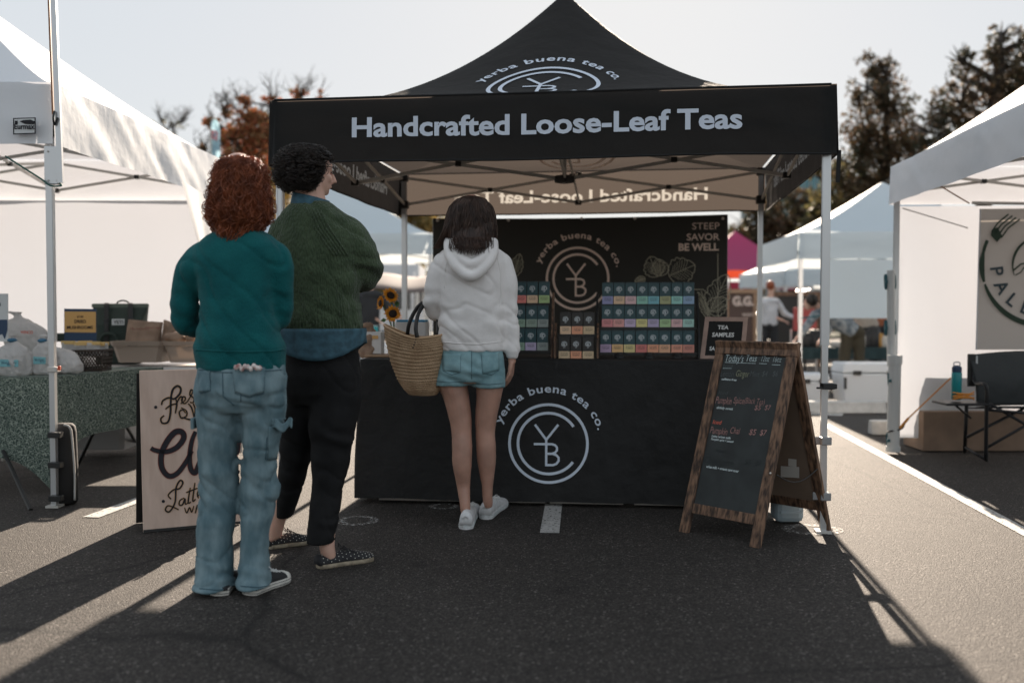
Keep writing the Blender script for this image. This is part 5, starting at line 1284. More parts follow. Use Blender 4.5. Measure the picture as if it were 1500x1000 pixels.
for k, (x, y, rx, rz, lab) in enumerate(((256, 494, .085, .05, 'crumpled pale brown bag lying over the rim of the right tote'), (284, 492, .06, .07, 'brown bag bunched up beside the woman in the teal sweater'))):
    mb = MB(); mb.ellipsoid(W(x, y, 7.5), (rx, .09, rz), None, 20, 14)
    tag(remesh('paper_bag', mb, .012, 1, M['kraft'], None, lambda p, n: .02*noise.noise(p*14)), lab, 'paper bag')
simple('bin_grey', (.35, .34, .33), .5)
tote('pale plastic tote on the ground under the patterned table', 97, 182, 618, 659, 7.5, .4, 'bin_grey', .02)
# cool bag
simple('bag_green', (.016, .032, .024), .65, bump=.2, bscale=60); simple('bag_green_top', (.09, .115, .09), .6)
cb = empty('cooler_bag', W(178, 528, 7.7), 'dark green soft cooler bag with white badge behind the paper bags', 'cooler bag')
Yc = 7.72; a = W(137, 453, Yc)
def cbr(l_, r_, y, hd): return ering(Yc+.12, l_, r_, y, hd, 0, 28, 4.5)
mb = MB(); mb.rings([cbr(145, 205, 532, .10), cbr(142, 209, 500, .115), cbr(141, 212, 475, .11), cbr(137, 217, 452, .04), cbr(136, 217, 447, .015)]); mb.build('bag_body', M['bag_green'], cb, smooth=False, bevel=.004)
mb = MB(); mb.rings([cbr(135, 218, 450, .03), cbr(134.5, 218, 446, .022), cbr(136, 217, 444.5, .014)]); mb.build('roll_top', M['bag_green_top'], cb)
for x in (156, 191):
    mb = MB(); mb.tube(catmull([W(x, 444, Yc+.1), W(x, 446, Yc+.05), W(x, 456, Yc+.03), W(x, 475, Yc-.005), W(x, 500, Yc-.01)], 5), [(.018, .004)]*21, 8); mb.build('strap', M['blackplastic'], cb)
    mb = MB(); mb.box(W(x, 470, Yc-.0), (.045, .012, .03)); mb.build('buckle', M['blackplastic'], cb, bevel=.004)
mb = MB(); mb.tube(catmull([W(171, 446, Yc+.12), W(173, 442, Yc+.12), W(180, 440, Yc+.12), W(187, 442, Yc+.12), W(189, 446, Yc+.12)], 5), .006, 6); mb.build('carry_handle', M['bag_green'], cb, smooth=True)
mb = MB(); mb.tube(catmull([W(146, 520, Yc-.02), W(148, 495, Yc-.02), W(160, 488, Yc-.03), W(170, 496, Yc-.03), W(170, 520, Yc-.02)], 6), .012, 8); mb.build('shoulder_strap', M['bag_green'], cb, smooth=True)
mb = MB(); q = [W(164, 467, Yc-.008), W(182.5, 467, Yc-.008), W(182.5, 476, Yc-.008), W(164, 476, Yc-.008)]; mb.poly(q, .004, V((0, -1, 0))); bdg = mb.build('badge', M['label_white'], cb)
mb = MB(); a = W(166, 474, Yc-.0135); put_text(mb, 'YETI', 0, .076, 0, .026, lambda x, y: a+V((x, 0, y)), .03); mb.build('lettering', M['ink'], bdg, normals=False)
# dried mushrooms sign
simple('sign_navy', (.02, .05, .105), .5); simple('sign_orange', (.62, .36, .12), .5)
sg = empty('counter_sign', W(117, 497, 6.95), 'orange and navy sign reading dried mushrooms on the patterned table', 'sign')
Yg = 6.95; mb = MB(); mb.poly([W(94, 452, Yg), W(141, 452.5, Yg), W(141, 500, Yg), W(94, 500, Yg)], .006, V((0, 1, 0))); sgp = mb.build('panel', M['sign_navy'], sg)
mb = MB(); mb.poly([W(94.5, 456, Yg-.002), W(140.5, 456.5, Yg-.002), W(140.5, 487, Yg-.002), W(94.5, 486.5, Yg-.002)]); mb.build('orange_field', M['sign_orange'], sgp)
mb = MB()
for t_, xa, xb, yb, h_ in (('$7.00', 113, 122, 465, 3), ('DRIED', 109, 126, 473, 5), ('MUSHROOMS', 98, 136, 481.5, 4.6)):
    a = W(xa, yb, Yg-.004); put_text(mb, t_, 0, (xb-xa)*Yg/F, 0, h_*Yg/F, lambda x, y: a+V((x, 0, y)), .02)
mb.build('lettering', M['ink'], sgp, normals=False)
# sign at the very edge
Yg = 6.3; sg = empty('counter_sign', W(4, 500, Yg), 'white sign with navy lower half cut by the left frame edge', 'sign')
mb = MB(); mb.poly([W(-30, 430, Yg), W(11.5, 430, Yg), W(11.5, 500, Yg), W(-30, 500, Yg)], .006, V((0, 1, 0))); sgp = mb.build('panel', M['label_white'], sg)
mb = MB(); mb.poly([W(-30, 468, Yg-.002), W(11, 468, Yg-.002), W(11, 483, Yg-.002), W(7, 497, Yg-.002), W(3, 489, Yg-.002), W(-6, 494, Yg-.002), W(-30, 498, Yg-.002)]); mb.build('navy_field', M['sign_navy'], sgp)
mb = MB(); a = W(-20, 448, Yg-.003); put_text(mb, 'FRESH', 0, .09, 0, .02, lambda x, y: a+V((x, 0, y)), .03); mb.build('lettering', M['ink'], sgp, normals=False)
# plastic bags
M['film'] = mat('plastic_film', (.62, .61, .60), .3, bump=.9, bscale=28, bdist=.02, trans=.35, tcol=(.8, .78, .76)); simple('tag_blue', (.18, .42, .46), .6); simple('tie_blue', (.03, .13, .22), .5); simple('print_red', (.6, .09, .04), .6)
def filmbag(label, cx_, yb, w_, h_, Y, tip=(0, 0), tagpos=None, txt=None, seedv=0, knot=True):
    c = W(cx_, yb, Y); w = w_*Y/F/2; h = h_*Y/F; mb = MB()
    prof = [(.0, .80), (.08, .97), (.3, 1.03), (.55, .95), (.72, .72), (.82, .38), (.88, .2)]
    if knot: prof += [(.94, .22), (1., .38)]
    mb.rings([[c+V((math.cos(t)*w*r_+tip[0]*z*z, math.sin(t)*w*.62*r_, z*h)) for t in [2*math.pi*k/28 for k in range(28)]] for z, r_ in prof])
    sv = V((seedv, seedv*2, 0))
    o = remesh('plastic_bag', mb, .0075, 1, M['film'], None, lambda p, n: .016*noise.noise(V((p.x*14, p.y*14, p.z*7))+sv)+.007*noise.noise(V((p.x*32+p.z*20, p.y*30, p.z*22))+sv))
    tag(o, label, 'plastic bag', 'plastic bags of mushrooms')
    bv_ = bvh_of(o)
    if tagpos:
        x0, y0, x1, y1 = tagpos; yy = c.y-w*.66; A = W(x0, y0, yy); B = W(x1, y0+1, yy); C2_ = W(x1, y1, yy); D = W(x0, y1, yy)
        mb = MB(); mb.poly([A, B, C2_, D], .002, V((0, -1, 0))); tg = mb.build('price_tag', M['tag_blue'], o)
        mb = MB(); a = W(x0+2, y0+6.5, yy-.004)
        put_text(mb, txt[0], 0, (x1-x0-4)*Y/F, 0, 3.6*Y/F, lambda x, y: a+V((x, 0, y)), 0, .15)
        a2 = W(x0+10, y1-2, yy-.004); put_text(mb, txt[1], 0, 6*Y/F, 0, 3.4*Y/F, lambda x, y: a2+V((x, 0, y)), 0)
        mb.build('lettering', M['sign_navy'], tg, normals=False)
    return o, bv_, c, h
o, *_ , c, h = filmbag('clear plastic bag with blue oyster price tag at the left edge', 20, 552, 55, 62, 6.25, tagpos=(0, 526, 27, 537), txt=('Blue Oyster', '$4'), seedv=1)
mb = MB(); mb.ellipsoid(c+V((0, -.01, h*.87)), (.03, .03, .014)); mb.build('tie', M['tie_blue'], o, smooth=True)
o, *_ , c, h = filmbag('clear plastic bag with smaller blue price tag beside the silver leg', 64, 549, 40, 58, 6.3, tagpos=(49, 522, 67, 533), txt=('Blk Oyster', '$12'), seedv=5)
mb = MB(); mb.ellipsoid(c+V((0, -.01, h*.87)), (.03, .03, .014)); mb.build('tie', M['tie_blue'], o, smooth=True)
filmbag('milky plastic bag slumped right of the silver leg', 97, 546, 52, 46, 6.4, tip=(-.1, 0), seedv=9, knot=False)
o, bv_, c, h = filmbag('tall milky carrier bag with red print standing at the back', 42, 520, 62, 64, 6.9, tip=(-.09, 0), seedv=13)
mb = MB(); a = W(30, 488.5, 6.9-.14); put_text(mb, 'WINCO', 0, .085, 0, .02, lambda x, y: a+V((x, 0, y)), .03); mb.build('lettering', M['print_red'], o, normals=False)
# basket with packets
simple('basket_brown', (.035, .022, .015), .6); simple('packet', (.55, .42, .28), .4, var=.3, vscale=30, trans=.2); simple('packet_top', (.62, .42, .16), .5)
Yb = 6.62; bsk = empty('plastic_basket', W(126, 544, Yb), 'dark brown lattice basket holding clear packets of dried mushrooms', 'basket')
a0, a1, b0, b1 = W(103, 514, Yb), W(151, 513, Yb), W(108, 543, Yb), W(148, 542, Yb)
dpt = .16
mb = MB()
def facep(i, j, s_):
    t = a0.lerp(a1, i); b = b0.lerp(b1, i); p = t.lerp(b, j)
    return p+V((0, (0 if s_ == 0 else dpt)+(.01*j*(1 if s_ == 0 else -1)), 0))
for s_ in (0, 1):
    for k in range(-4, 14):
        for sl in (1, -1):
            x0 = k/10.; x1 = x0+.45*sl
            pts = [(x0+(x1-x0)*q, q) for q in [i/8 for i in range(9)] if 0 <= x0+(x1-x0)*q <= 1]
            if len(pts) > 1: mb.tube([facep(i, j, s_) for i, j in pts], .0035, 4)
for s0, s1 in ((a0, b0), (a1, b1)):
    for k in range(6): t = k/5; p = s0.lerp(s1, t); mb.bar(p, p+V((0, dpt, 0)), .006)
    for k in range(7): q = k/6*dpt; mb.bar(s0+V((0, q, 0)), s1+V((0, q, 0)), .006)
lt = mb.build('lattice', M['basket_brown'], bsk); lt['kind'] = 'stuff'
mb = MB()
for z_, (p, q) in ((0, (a0, a1)), (1, (b0, b1))):
    for y in (0, dpt): mb.bar(p+V((0, y, 0)), q+V((0, y, 0)), .014)
    mb.bar(p, p+V((0, dpt, 0)), .014); mb.bar(q, q+V((0, dpt, 0)), .014)
mb.box((b0+b1)/2+V((0, dpt/2, 0)), ((b1-b0).length, dpt, .008)); mb.build('rim', M['basket_brown'], bsk)
for k in range(9):
    x = 100+k*6.2; mb = MB(); c = W(x, 512+random.uniform(-2, 2), Yb+.03+.03*(k % 3)); mb.box(c, (.085, .02, .09), random.uniform(-.5, .5)); p_ = mb.build('mushroom_packet', M['film'], None, bevel=.006)
    tag(p_, f'clear packet of dried mushrooms standing {ORD[k] if k < 8 else "ninth"} from left in the brown basket', 'packet', 'packets in the basket')
    mb = MB(); mb.box(c+V((0, 0, .04)), (.087, .024, .022), random.uniform(-.5, .5)); mb.build('paper_header', M['packet_top'], p_)
mb = MB(); mb.box(W(88, 494, 7.2), (.14, .1, .06)); mb.box(W(75, 492, 7.2), (.03, .05, .05)); tag(mb.build('scale', M['bag_green'], None, bevel=.01), 'small dark weighing scale standing behind the silver leg', 'scale')

# ---------------------------------------------------------------- painted chai A-board
BL_, BR_ = G(210, 781), G(352, 768)
ubx = (BR_-BL_).normalized(); lean = V((ubx.y*-.12*-1, .12, 1)); nb_ = V((ubx.y, -ubx.x, 0)).normalized()
upv = (V((0, 0, 1))-nb_*.13).normalized()
cs_ = empty('sandwich_board', (BL_+BR_)/2+V((0, .1, 0)), 'pale plywood sandwich board hand-painted with black script about fresh chai', 'sign')
M['ply'] = mat('plywood', (.56, .41, .33), .6, col2=(.66, .50, .41), vscale=1.5, stretch=(14, 14, 2.5), bump=.15, bscale=3)
Hs = .82; Ws = (BR_-BL_).length; nS = ubx.cross(upv).normalized(); nS = nS if nS.y < 0 else -nS
q0 = BL_+V((0, 0, .004))
mb = MB(); mb.poly([q0, q0+ubx*Ws, q0+ubx*Ws+upv*Hs, q0+upv*Hs], .016, -nS); fp_ = mb.build('front_panel', M['ply'], cs_, bevel=.002)
up2 = (V((0, 0, 1))+nb_*.16).normalized(); topb = q0+upv*Hs-nS*.02
rb_ = topb-up2*Hs
mb = MB(); mb.poly([rb_-ubx*.012, rb_+ubx*(Ws-.012), rb_+ubx*(Ws-.012)+up2*Hs*.985, rb_-ubx*.012+up2*Hs*.985], .014, -nS); mb.build('rear_panel', M['blackplastic'], cs_)
mb = MB(); mb.poly([q0-upv*.0+nS*.001, q0+ubx*Ws+nS*.001, q0+ubx*Ws+upv*.014+nS*.001, q0+upv*.014+nS*.001]); mb.build('scuffed_edge', M['blackplastic'], fp_)
def SB(cx_, cy_, o=.0):
    return on_plane(195+cx_/3.847, 535+cy_/3.847, q0+nS*.002, nS)+nS*o
P0 = SB(0, 0); exs = (SB(100, 0)-P0)/100; 
simple('sign_red', (.22, .035, .02), .6)
def strokes(lst, mm, off, grow=0.):
    mb = MB()
    for pts, w in lst:
        c3 = catmull([V((x, y, 0)) for x, y in pts], 6); n = len(c3)
        ww = [(w*(.75+.35*math.sin(math.pi*i/(n-1)))+grow) for i in range(n)]
        pp = [(v.x, v.y) for v in c3]
        ribbon(mb, pp, ww, lambda x, y: SB(x, y, off))
    mb.build('script_lettering', mm, fp_, normals=False)
ST = [([(160, 222), (168, 198), (200, 182), (232, 188), (262, 160), (268, 130), (248, 116), (222, 140), (212, 200), (210, 270), (196, 318), (165, 325), (156, 300), (175, 282)], 11), ([(182, 246), (212, 224), (250, 214)], 8),
      ([(240, 188), (246, 215), (238, 270)], 9), ([(240, 222), (262, 182), (276, 178), (272, 200)], 8), ([(268, 216), (292, 196), (292, 178), (278, 180), (276, 206), (292, 214), (312, 198)], 8), ([(308, 200), (336, 150), (326, 138), (320, 165), (342, 185), (338, 208), (320, 208)], 8), ([(356, 130), (350, 210)], 8), ([(350, 180), (370, 165), (376, 208)], 8),
      ([(296, 268), (278, 250), (260, 264), (272, 296), (300, 284), (300, 256), (270, 238)], 8), ([(276, 292), (316, 304), (340, 300), (350, 250), (338, 215)], 9), ([(310, 215), (330, 240), (345, 300)], 8),
      ([(100, 465), (125, 478), (185, 486), (245, 462), (284, 412), (276, 376), (236, 376), (190, 430), (160, 500), (162, 575), (200, 622), (250, 606), (300, 540), (330, 480)], 27), ([(352, 372), (330, 430), (318, 520), (326, 585), (350, 604), (370, 560), (390, 520), (420, 520), (425, 600)], 24),
      ([(520, 520), (470, 520), (450, 570), (480, 605), (520, 560), (522, 600)], 22), ([(604, 380), (596, 440), (590, 490), (575, 500)], 14), ([(560, 540), (604, 542)], 22), ([(565, 590), (600, 602)], 14),
      ([(214, 752), (198, 730), (228, 700), (262, 692), (280, 660), (264, 648), (242, 690), (236, 770), (206, 822), (182, 814), (196, 790), (232, 800), (256, 812)], 9), ([(288, 746), (264, 760), (260, 784), (278, 784), (292, 750), (294, 780), (308, 774)], 8),
      ([(322, 688), (310, 770), (326, 768)], 8), ([(348, 660), (336, 760), (352, 752)], 8), ([(298, 716), (364, 690)], 7), ([(360, 740), (382, 715), (376, 700), (362, 720), (368, 748)], 8),
      ([(290, 800), (302, 830), (318, 800), (330, 826), (342, 790)], 7), ([(362, 784), (350, 832)], 7), ([(562, 636), (556, 712)], 8), ([(588, 636), (580, 718)], 8), ([(606, 662), (586, 692), (606, 714)], 8)]
strokes([s for s in ST if s[1] > 12], M['sign_red'], .0006, 6)
strokes([s for s in ST if s[1] <= 12 ], M['sign_orange'], .0006, 3)
strokes(ST, M['ink'], .0015)
mb = MB()
for x, y in ((127, 235), (170, 765)):
    mb.poly([SB(x+9*math.cos(t), y+9*math.sin(t), .0015) for t in [2*math.pi*k/12 for k in range(12)]])
mb.build('dots', M['ink'], fp_)

# ================================================================ things on the tea table, left end
zt_ = TH+.003
simple('jar_glass', (.55, .56, .56), .15, trans=.3); simple('petal', (.72, .30, .02), .6, var=.3, vscale=60, trans=.35, tcol=(.8, .38, .03)); simple('seedhead', (.02, .01, .006), .9, bump=.8, bscale=400); simple('stem', (.06, .12, .03), .6, trans=.2); simple('leafgreen', (.07, .14, .05), .6, trans=.3)
Yf = 6.15
vs_ = empty('glass_jar', V((W(578, 520, Yf).x, Yf, zt_)), 'clear jar of sunflowers on the tea table behind the straw basket', 'jar')
mb = MB(); mb.lathe(V((W(578, 520, Yf).x, Yf, zt_)), [(.035, 0), (.04, .01), (.04, .12), (.032, .135), (.034, .15)], 18, cap=False); mb.build('jar_glass', M['jar_glass'], vs_, smooth=True, solid=.003)
def sunflower(label, px, py, rpx, face, stempts, Y=Yf):
    c = W(px, py, Y); r = rpx*Y/F; n = V(face).normalized(); u = n.cross(V((0, 0, 1))).normalized(); v = u.cross(n)
    root = empty('sunflower', c, label, 'flower', 'sunflowers in the jar')
    mb = MB()
    for ring_, cnt, ln, tilt in ((0, 17, 1.0, .1), (1, 15, .86, .35)):
        for k in range(cnt):
            a = 2*math.pi*(k+.5*ring_)/cnt+random.uniform(-.08, .08); L = r*ln*random.uniform(.85, 1.1); d = u*math.cos(a)+v*math.sin(a); s = n.cross(d); w = r*.15
            pts = []
            for q, ww in ((.36, .5), (.55, 1), (.78, .85), (1, .05)):
                z = n*(L*tilt*q*q+random.uniform(-.1, .1)*w)
                pts.append((c+d*L*q+s*w*ww+z, c+d*L*q+z-n*w*.25, c+d*L*q-s*w*ww+z))
            b = [p for tr in pts for p in tr]; mb.add(b, [(i*3+j, i*3+j+1, i*3+j+4, i*3+j+3) for i in range(3) for j in range(2)])
    o = mb.build('petals', M['petal'], root, smooth=True, normals=False); o['kind'] = 'stuff'
    mb = MB(); Mx = Matrix((u, v, n)).transposed(); mb.ellipsoid(c+n*.004, (r*.47, r*.47, r*.2), Mx, 20, 8); mb.build('seed_head', M['seedhead'], root, smooth=True)
    mb = MB(); mb.tube(catmull([c-n*.01]+[W(x, y, Y+.01) for x, y in stempts]+[V((W(578, 520, Yf).x, Yf, zt_+.02))], 5), .005, 6); mb.build('stem', M['stem'], root, smooth=True)
    return root
s1 = sunflower('large sunflower facing the camera, lowest of the three', 575.5, 459.5, 13, (.05, -1, .1), [(577, 475), (578, 495)])
s2 = sunflower('sunflower turned up to the right at the top of the jar bouquet', 572, 433, 13, (.45, -.7, .45), [(575, 450), (577, 480)])
s3 = sunflower('smaller sunflower turned left and seen from the side', 558, 444, 11, (-.75, -.5, .1), [(565, 456), (574, 480)])
for sfl, lf in ((s1, [(584, 448), (580, 440)]), (s3, [(566, 468), (557, 470)]), (s2, [(578, 442), (584, 450)])):
    a = W(*lf[0], Yf-.01); b = W(*lf[1], Yf-.03); mb = MB(); d = (b-a); s = d.cross(V((0, 1, 0))).normalized()*.014
    mb.add([a, a.lerp(b, .4)+s, b, a.lerp(b, .4)-s, a.lerp(b, .5)+V((0, .006, 0))], [(0, 1, 4), (1, 2, 4), (2, 3, 4), (3, 0, 4)]); mb.build('leaf', M['leafgreen'], sfl)
    mb = MB()
mb = MB(); mb.rings([ering(6.1, 528, 552, 524, .05), ering(6.1, 524, 554, 512, .055), ering(6.1, 526, 553, 495, .05), ering(6.1, 530, 549, 482, .03), ering(6.1, 527, 546, 474, .04)])
tag(remesh('paper_bag', mb, .009, 1, M['kraft'], None, lambda p, n: .016*noise.noise(p*20)+.006*noise.noise(p*55)), 'crumpled brown paper bag on the left end of the black table', 'paper bag')
simple('cup_white', (.62, .6, .58), .6); simple('tray_tan', (.36, .23, .14), .7); simple('blue_print', (.04, .25, .45), .5)
mb = MB(); a = W(556, 522, 6.0); mb.box(V((a.x+.03, a.y+.08, zt_+.008)), (.22, .2, .014), TA); tag(mb.build('serving_tray', M['tray_tan'], None, bevel=.004), 'thin wooden tray under the white cartons on the tea table', 'tray')
mb = MB(); c = W(549, 520, 6.1); mb.box(V((c.x, c.y, zt_+.085)), (.10, .09, .135), TA); q = tag(mb.build('carton', M['cup_white'], None, bevel=.004), 'white carton between the brown bag and the straw basket', 'carton')
mb = MB(); mb.box(V((c.x+.01, c.y-.05, zt_+.12)), (.035, .004, .02), TA); mb.build('orange_sticker', M['sign_orange'], q)
mb = MB(); c = W(604, 490, 6.35); mb.box(V((c.x, c.y, zt_+.11)), (.20, .12, .20), TA); q = tag(mb.build('tissue_box', M['cup_white'], None, bevel=.01), 'white box with blue top seen above the straw basket', 'box')
mb = MB(); mb.box(V((c.x, c.y, zt_+.216)), (.185, .11, .014), TA); mb.build('blue_top', M['blue_print'], q, bevel=.004)
# ================================================================ right stall
RTc = [(2.80, 5.05), (5.6, 4.9), (5.75, 7.8), (3.045, 7.95)]
RT, rroof, rvm, rcs = tent('white pop-up tent with fork emblem banner at the right edge', RTc, 1.965, 2.265, 3.3, M['white_canvas'], 1.1, 1.15, wr=.008)
wall('bright white side wall across the back of the tent at the right edge', (3.075, 7.97, 0), (5.7, 7.82, 0), .10, 1.95)
# hanging banner
Yp = 7.55
simple('cream_banner', (.52, .49, .46), .7, trans=.15, tcol=(.5, .45, .4)); simple('ink_green', (.03, .055, .035), .8); simple('ink_slate', (.035, .06, .075), .8)
def PB2(px, py, o=0): return W(px, py, Yp)+V((0, -o, 0))
pbn = empty('banner', PB2(1470, 505), 'cream banner with dark green fork ring and slate letters in the right tent', 'banner')
a = PB2(1436, 306); b = PB2(1430, 512); c_ = PB2(1640, 512); d_ = PB2(1640, 304)
mb = MB(); mb.grid(lambda i, j: a.lerp(d_, i).lerp(b.lerp(c_, i), j)+V((0, .008*math.sin(i*7+j*3), 0)), 24, 14); ps = mb.build('banner_sheet', M['cream_banner'], pbn, smooth=True, normals=False)
cxp, cyp = 1524, 389
pp = lambda x, y: PB2(cxp+x, cyp-y, .014)
mb = MB(); ribbon(mb, arc(87, 165, 196, 12), [3.5+4.5*math.sin(math.pi*i/12) for i in range(13)], pp); mb.build('fork_handle', M['ink_green'], ps, normals=False)
mb = MB(); ribbon(mb, arc(87, 198, 300, 30), [3+5*math.sin(math.pi*i/30)**.6 for i in range(31)], pp); mb.build('ring_segment', M['ink_green'], ps, normals=False)
mb = MB(); ribbon(mb, arc(87, 155, 166, 6), 5, pp)
mb.poly([pp(-74, 44), pp(-65, 34), pp(-57, 43), pp(-64, 56), pp(-73, 52)])
for k in range(4):
    ribbon(mb, [(-72+k*4.4, 50-k*3.2), (-64+k*5.2, 62-k*2.4), (-48+k*5.6, 75-k*2.4)], 2.4, pp)
mb.build('fork', M['ink_green'], ps, normals=False)
mb = MB(); ribbon(mb, arc(42, 100, 200, 24), [1+3*math.sin(math.pi*i/24) for i in range(25)], pp); ribbon(mb, [(-42, -8), (-30, 2), (-15, 5), (0, 12)], 2.5, pp); ribbon(mb, [(-38, -14), (-30, -10), (-25, -2)], 1.8, pp); mb.build('swirl', M['ink_green'], ps, normals=False)
for k, ch_ in enumerate('PALEO'):
    vs, fs, _ = text2d(ch_, .02); an = R([187, 209, 229.5, 249, 270][k]); wd = max(v[0] for v in vs)
    def g(x, y, an=an, wd=wd):
        x = (x-wd/2)*27; y = (y-.36)*27; r = 65-y; px = r*math.cos(an)-x*math.sin(an)*-1*-1; 
        rx, ry = math.cos(an), math.sin(an); tx_, ty = -math.sin(an), math.cos(an)
        return pp(rx*r+tx_*x, ry*r+ty*x)
    mb = MB(); mb.add([g(x, y) for x, y in vs], fs); mb.build('letter', M['ink_slate'], ps, normals=False)
mb = MB(); mb.tube([W(1424, 297, Yp), W(1640, 300, Yp)], .012, 8); mb.build('rail', M['alu_dull'], pbn)
mb = MB(); mb.tube([a-V((0.0, 0, 0)), b], .006, 6); mb.build('edge_hem', M['white_wall'], ps)
for k, (p0, p1, lab, mm_) in enumerate((((1322, 305, 7.85), (1418, 334, 7.6), 'thin grey cord slanting down across the white wall at right', 'alu_dull'), ((1378, 273, 7.3), (1420, 298, 7.3), 'short orange cord under the right tent valance', 'pole_orange'))):
    mb = MB(); mb.tube([W(*p0), W(*p1)], .005, 6); tag(mb.build('rope', M[mm_], None), lab, 'cord')
# pvc weights strapped on the leg
simple('pvc', (.55, .56, .55), .45); simple('strap_teal', (.02, .10, .12), .5)
for k, (x, y0, y1, r_, Yw, lab) in enumerate(((1305, 396, 536, .030, 7.82, 'slim grey tube weight strapped high on the right tent leg'), (1311, 522, 661, .048, 7.74, 'thick white capped tube weight standing at the foot of the right tent leg'))):
    a = W(x, y0, Yw); b = W(x-(3 if k else 0), y1, Yw); root = empty('tube_weight', b, lab, 'tent weight')
    mb = MB(); mb.tube([b, a], r_, 20); mb.build('tube', M['pvc'], root, smooth=False)
    if k:
        mb = MB(); mb.tube([a-V((0, 0, .06)), a+V((0, 0, .01))], r_*1.16, 20); mb.build('end_cap', M['pvc'], root)
        mb = MB(); mb.tube([b-V((0, 0, .0)), b+V((0, 0, .04))], r_*1.16, 20); mb.build('end_cap', M['pvc'], root)
    for t in (.12, .6) if k == 0 else (.25,.88):
        q = a.lerp(b, t); mb = MB(); mb.tube([q-V((.05, 0, 0)), q+V((.045, .02, .006))], [(.01, .06)]*2, 8); mb.box(q+V((-.05, -.03, 0)), (.02, .03, .02)); mb.build('strap', M['strap_teal'], root)
# cardboard boxes
for k, (l_, r_, yt, yb, Yx, lab) in enumerate(((1353, 1447, 549, 605, 7.98, 'brown cardboard box stacked on top beside the camp chair'), (1352, 1520, 602, 663, 7.86, 'long brown cardboard box on the ground beneath the smaller box'))):
    a = W(l_, yb, Yx); b = W(r_, yb, Yx); t = W(l_, yt, Yx); z0 = 0.004 if k else a.z; h = t.z-z0
    root = empty('cardboard_box', V(((a.x+b.x)/2, Yx+.2, z0)), lab, 'box', 'cardboard boxes at right')
    mb = MB(); mb.box(V(((a.x+b.x)/2, Yx+.2, z0+h/2)), (b.x-a.x, .4, h-.006)); mb.build('carton', M['cardboard'], root, bevel=.006)
    mb = MB(); mb.box(V(((a.x+b.x)/2, Yx+.2, z0+h)), (b.x-a.x-.01, .05, .002)); mb.box(V((a.x+.0, Yx+.2, z0+h-.03)), (.003, .05, .06)); mb.build('packing_tape', M['tan_frame'], root)
    mb = MB(); mb.box(V(((a.x+b.x)/2, Yx+.2, z0+h+.001)), (b.x-a.x, .006, .001)); mb.build('flap_seam', M['ink'], root)
# low bags behind boxes
# camp chair
simple('chair_cloth', (.035, .04, .042), .7, bump=.5, bscale=9, bdist=.015); simple('chair_frame', (.02, .02, .022), .4, metal=.3)
Yh = 7.3
chr_ = empty('camp_chair', G(1450, 672), 'black folding camp chair with side table seen from behind at right edge', 'chair')
def seatpt(i, j):
    a = W(1419, 520, Yh); b = W(1560, 518, Yh); c = W(1430, 594, Yh-.02); d = W(1560, 592, Yh-.02)
    p = a.lerp(b, i).lerp(c.lerp(d, i), j); p += V((0, -.04*math.sin(math.pi*j)+.01*noise.noise(V((i*6, j*4+i*5, 0))), .025*math.sin(math.pi*i)*(1-j))); return p
mb = MB(); mb.grid(seatpt, 30, 16); mb.build('backrest', M['chair_cloth'], chr_, smooth=True, normals=False, solid=.008)
mb = MB(); a = W(1419, 520, Yh); mb.box(a+V((.015, -.01, -.11)), (.055, .02, .24)); mb.build('corner_sleeve', M['blackplastic'], chr_, bevel=.006)
mb = MB(); mb.box(a+V((.05, -.022, -.115)), (.012, .004, .22)); mb.build('pale_trim', M['label_white'], chr_)
mb = MB(); mb.tube(catmull([W(1424, 538, Yh), W(1428, 560, Yh-.05), W(1442, 562, Yh-.2), W(1446, 575, Yh-.22), W(1445, 600, Yh-.2), W(1444, 674, Yh-.12)], 5), .014, 8); mb.build('front_leg', M['chair_frame'], chr_, smooth=True)
mb = MB(); mb.tube([W(1416, 590, Yh), W(1413, 662, Yh+.15)], .014, 8); mb.build('rear_leg', M['chair_frame'], chr_, smooth=True)
for p0, p1 in (((1414, 655, Yh+.1), (1446, 674, Yh-.1)), ((1416, 640, Yh), (1500, 598, Yh)), ((1448, 590, Yh-.1), (1560, 655, Yh)), ((1446, 655, Yh-.1), (1560, 590, Yh)), ((1445, 600, Yh-.1), (1520, 606, Yh-.1))):
    mb = MB(); mb.tube([W(*p0), W(*p1)], .011, 8); mb.build('cross_bar', M['chair_frame'], chr_, smooth=True)
mb = MB(); mb.grid(lambda i, j: W(1440, 598, Yh).lerp(W(1560, 598, Yh), i)+V((0, -.1+.35*j, .02*math.cos(j*3))), 6, 6); mb.build('seat', M['chair_cloth'], chr_, smooth=True, solid=.01)
tz_ = W(1400, 590, Yh).z; mb = MB(); c = W(1409, 590, Yh-.1); mb.box(c, (.33, .26, .018)); mb.build('side_table', M['chair_frame'], chr_, bevel=.005)
mb = MB(); mb.tube([W(1398, 592, Yh-.1), W(1422, 612, Yh)], .008, 6); mb.build('table_brace', M['chair_frame'], chr_)
simple('bottle_teal', (.01, .24, .26), .3); simple('bottle_navy', (.012, .04, .09), .35); simple('orange_cord', (.70, .28, .05), .7)
c = W(1401, 586, Yh-.08); bz = c.z+.004
bt_ = empty('water_bottle', V((c.x, c.y, bz)), 'teal metal water bottle with navy lid on the camp chair side table', 'bottle')
mb = MB(); mb.lathe(V((c.x, c.y, bz)), [(.030, 0), (.036, .005), (.036, .19), (.033, .2)], 20); mb.build('flask', M['bottle_teal'], bt_, smooth=True)
mb = MB(); mb.lathe(V((c.x, c.y, bz+.2)), [(.034, 0), (.034, .035), (.024, .045), (.018, .05)], 20); ld = mb.build('lid', M['bottle_navy'], bt_)
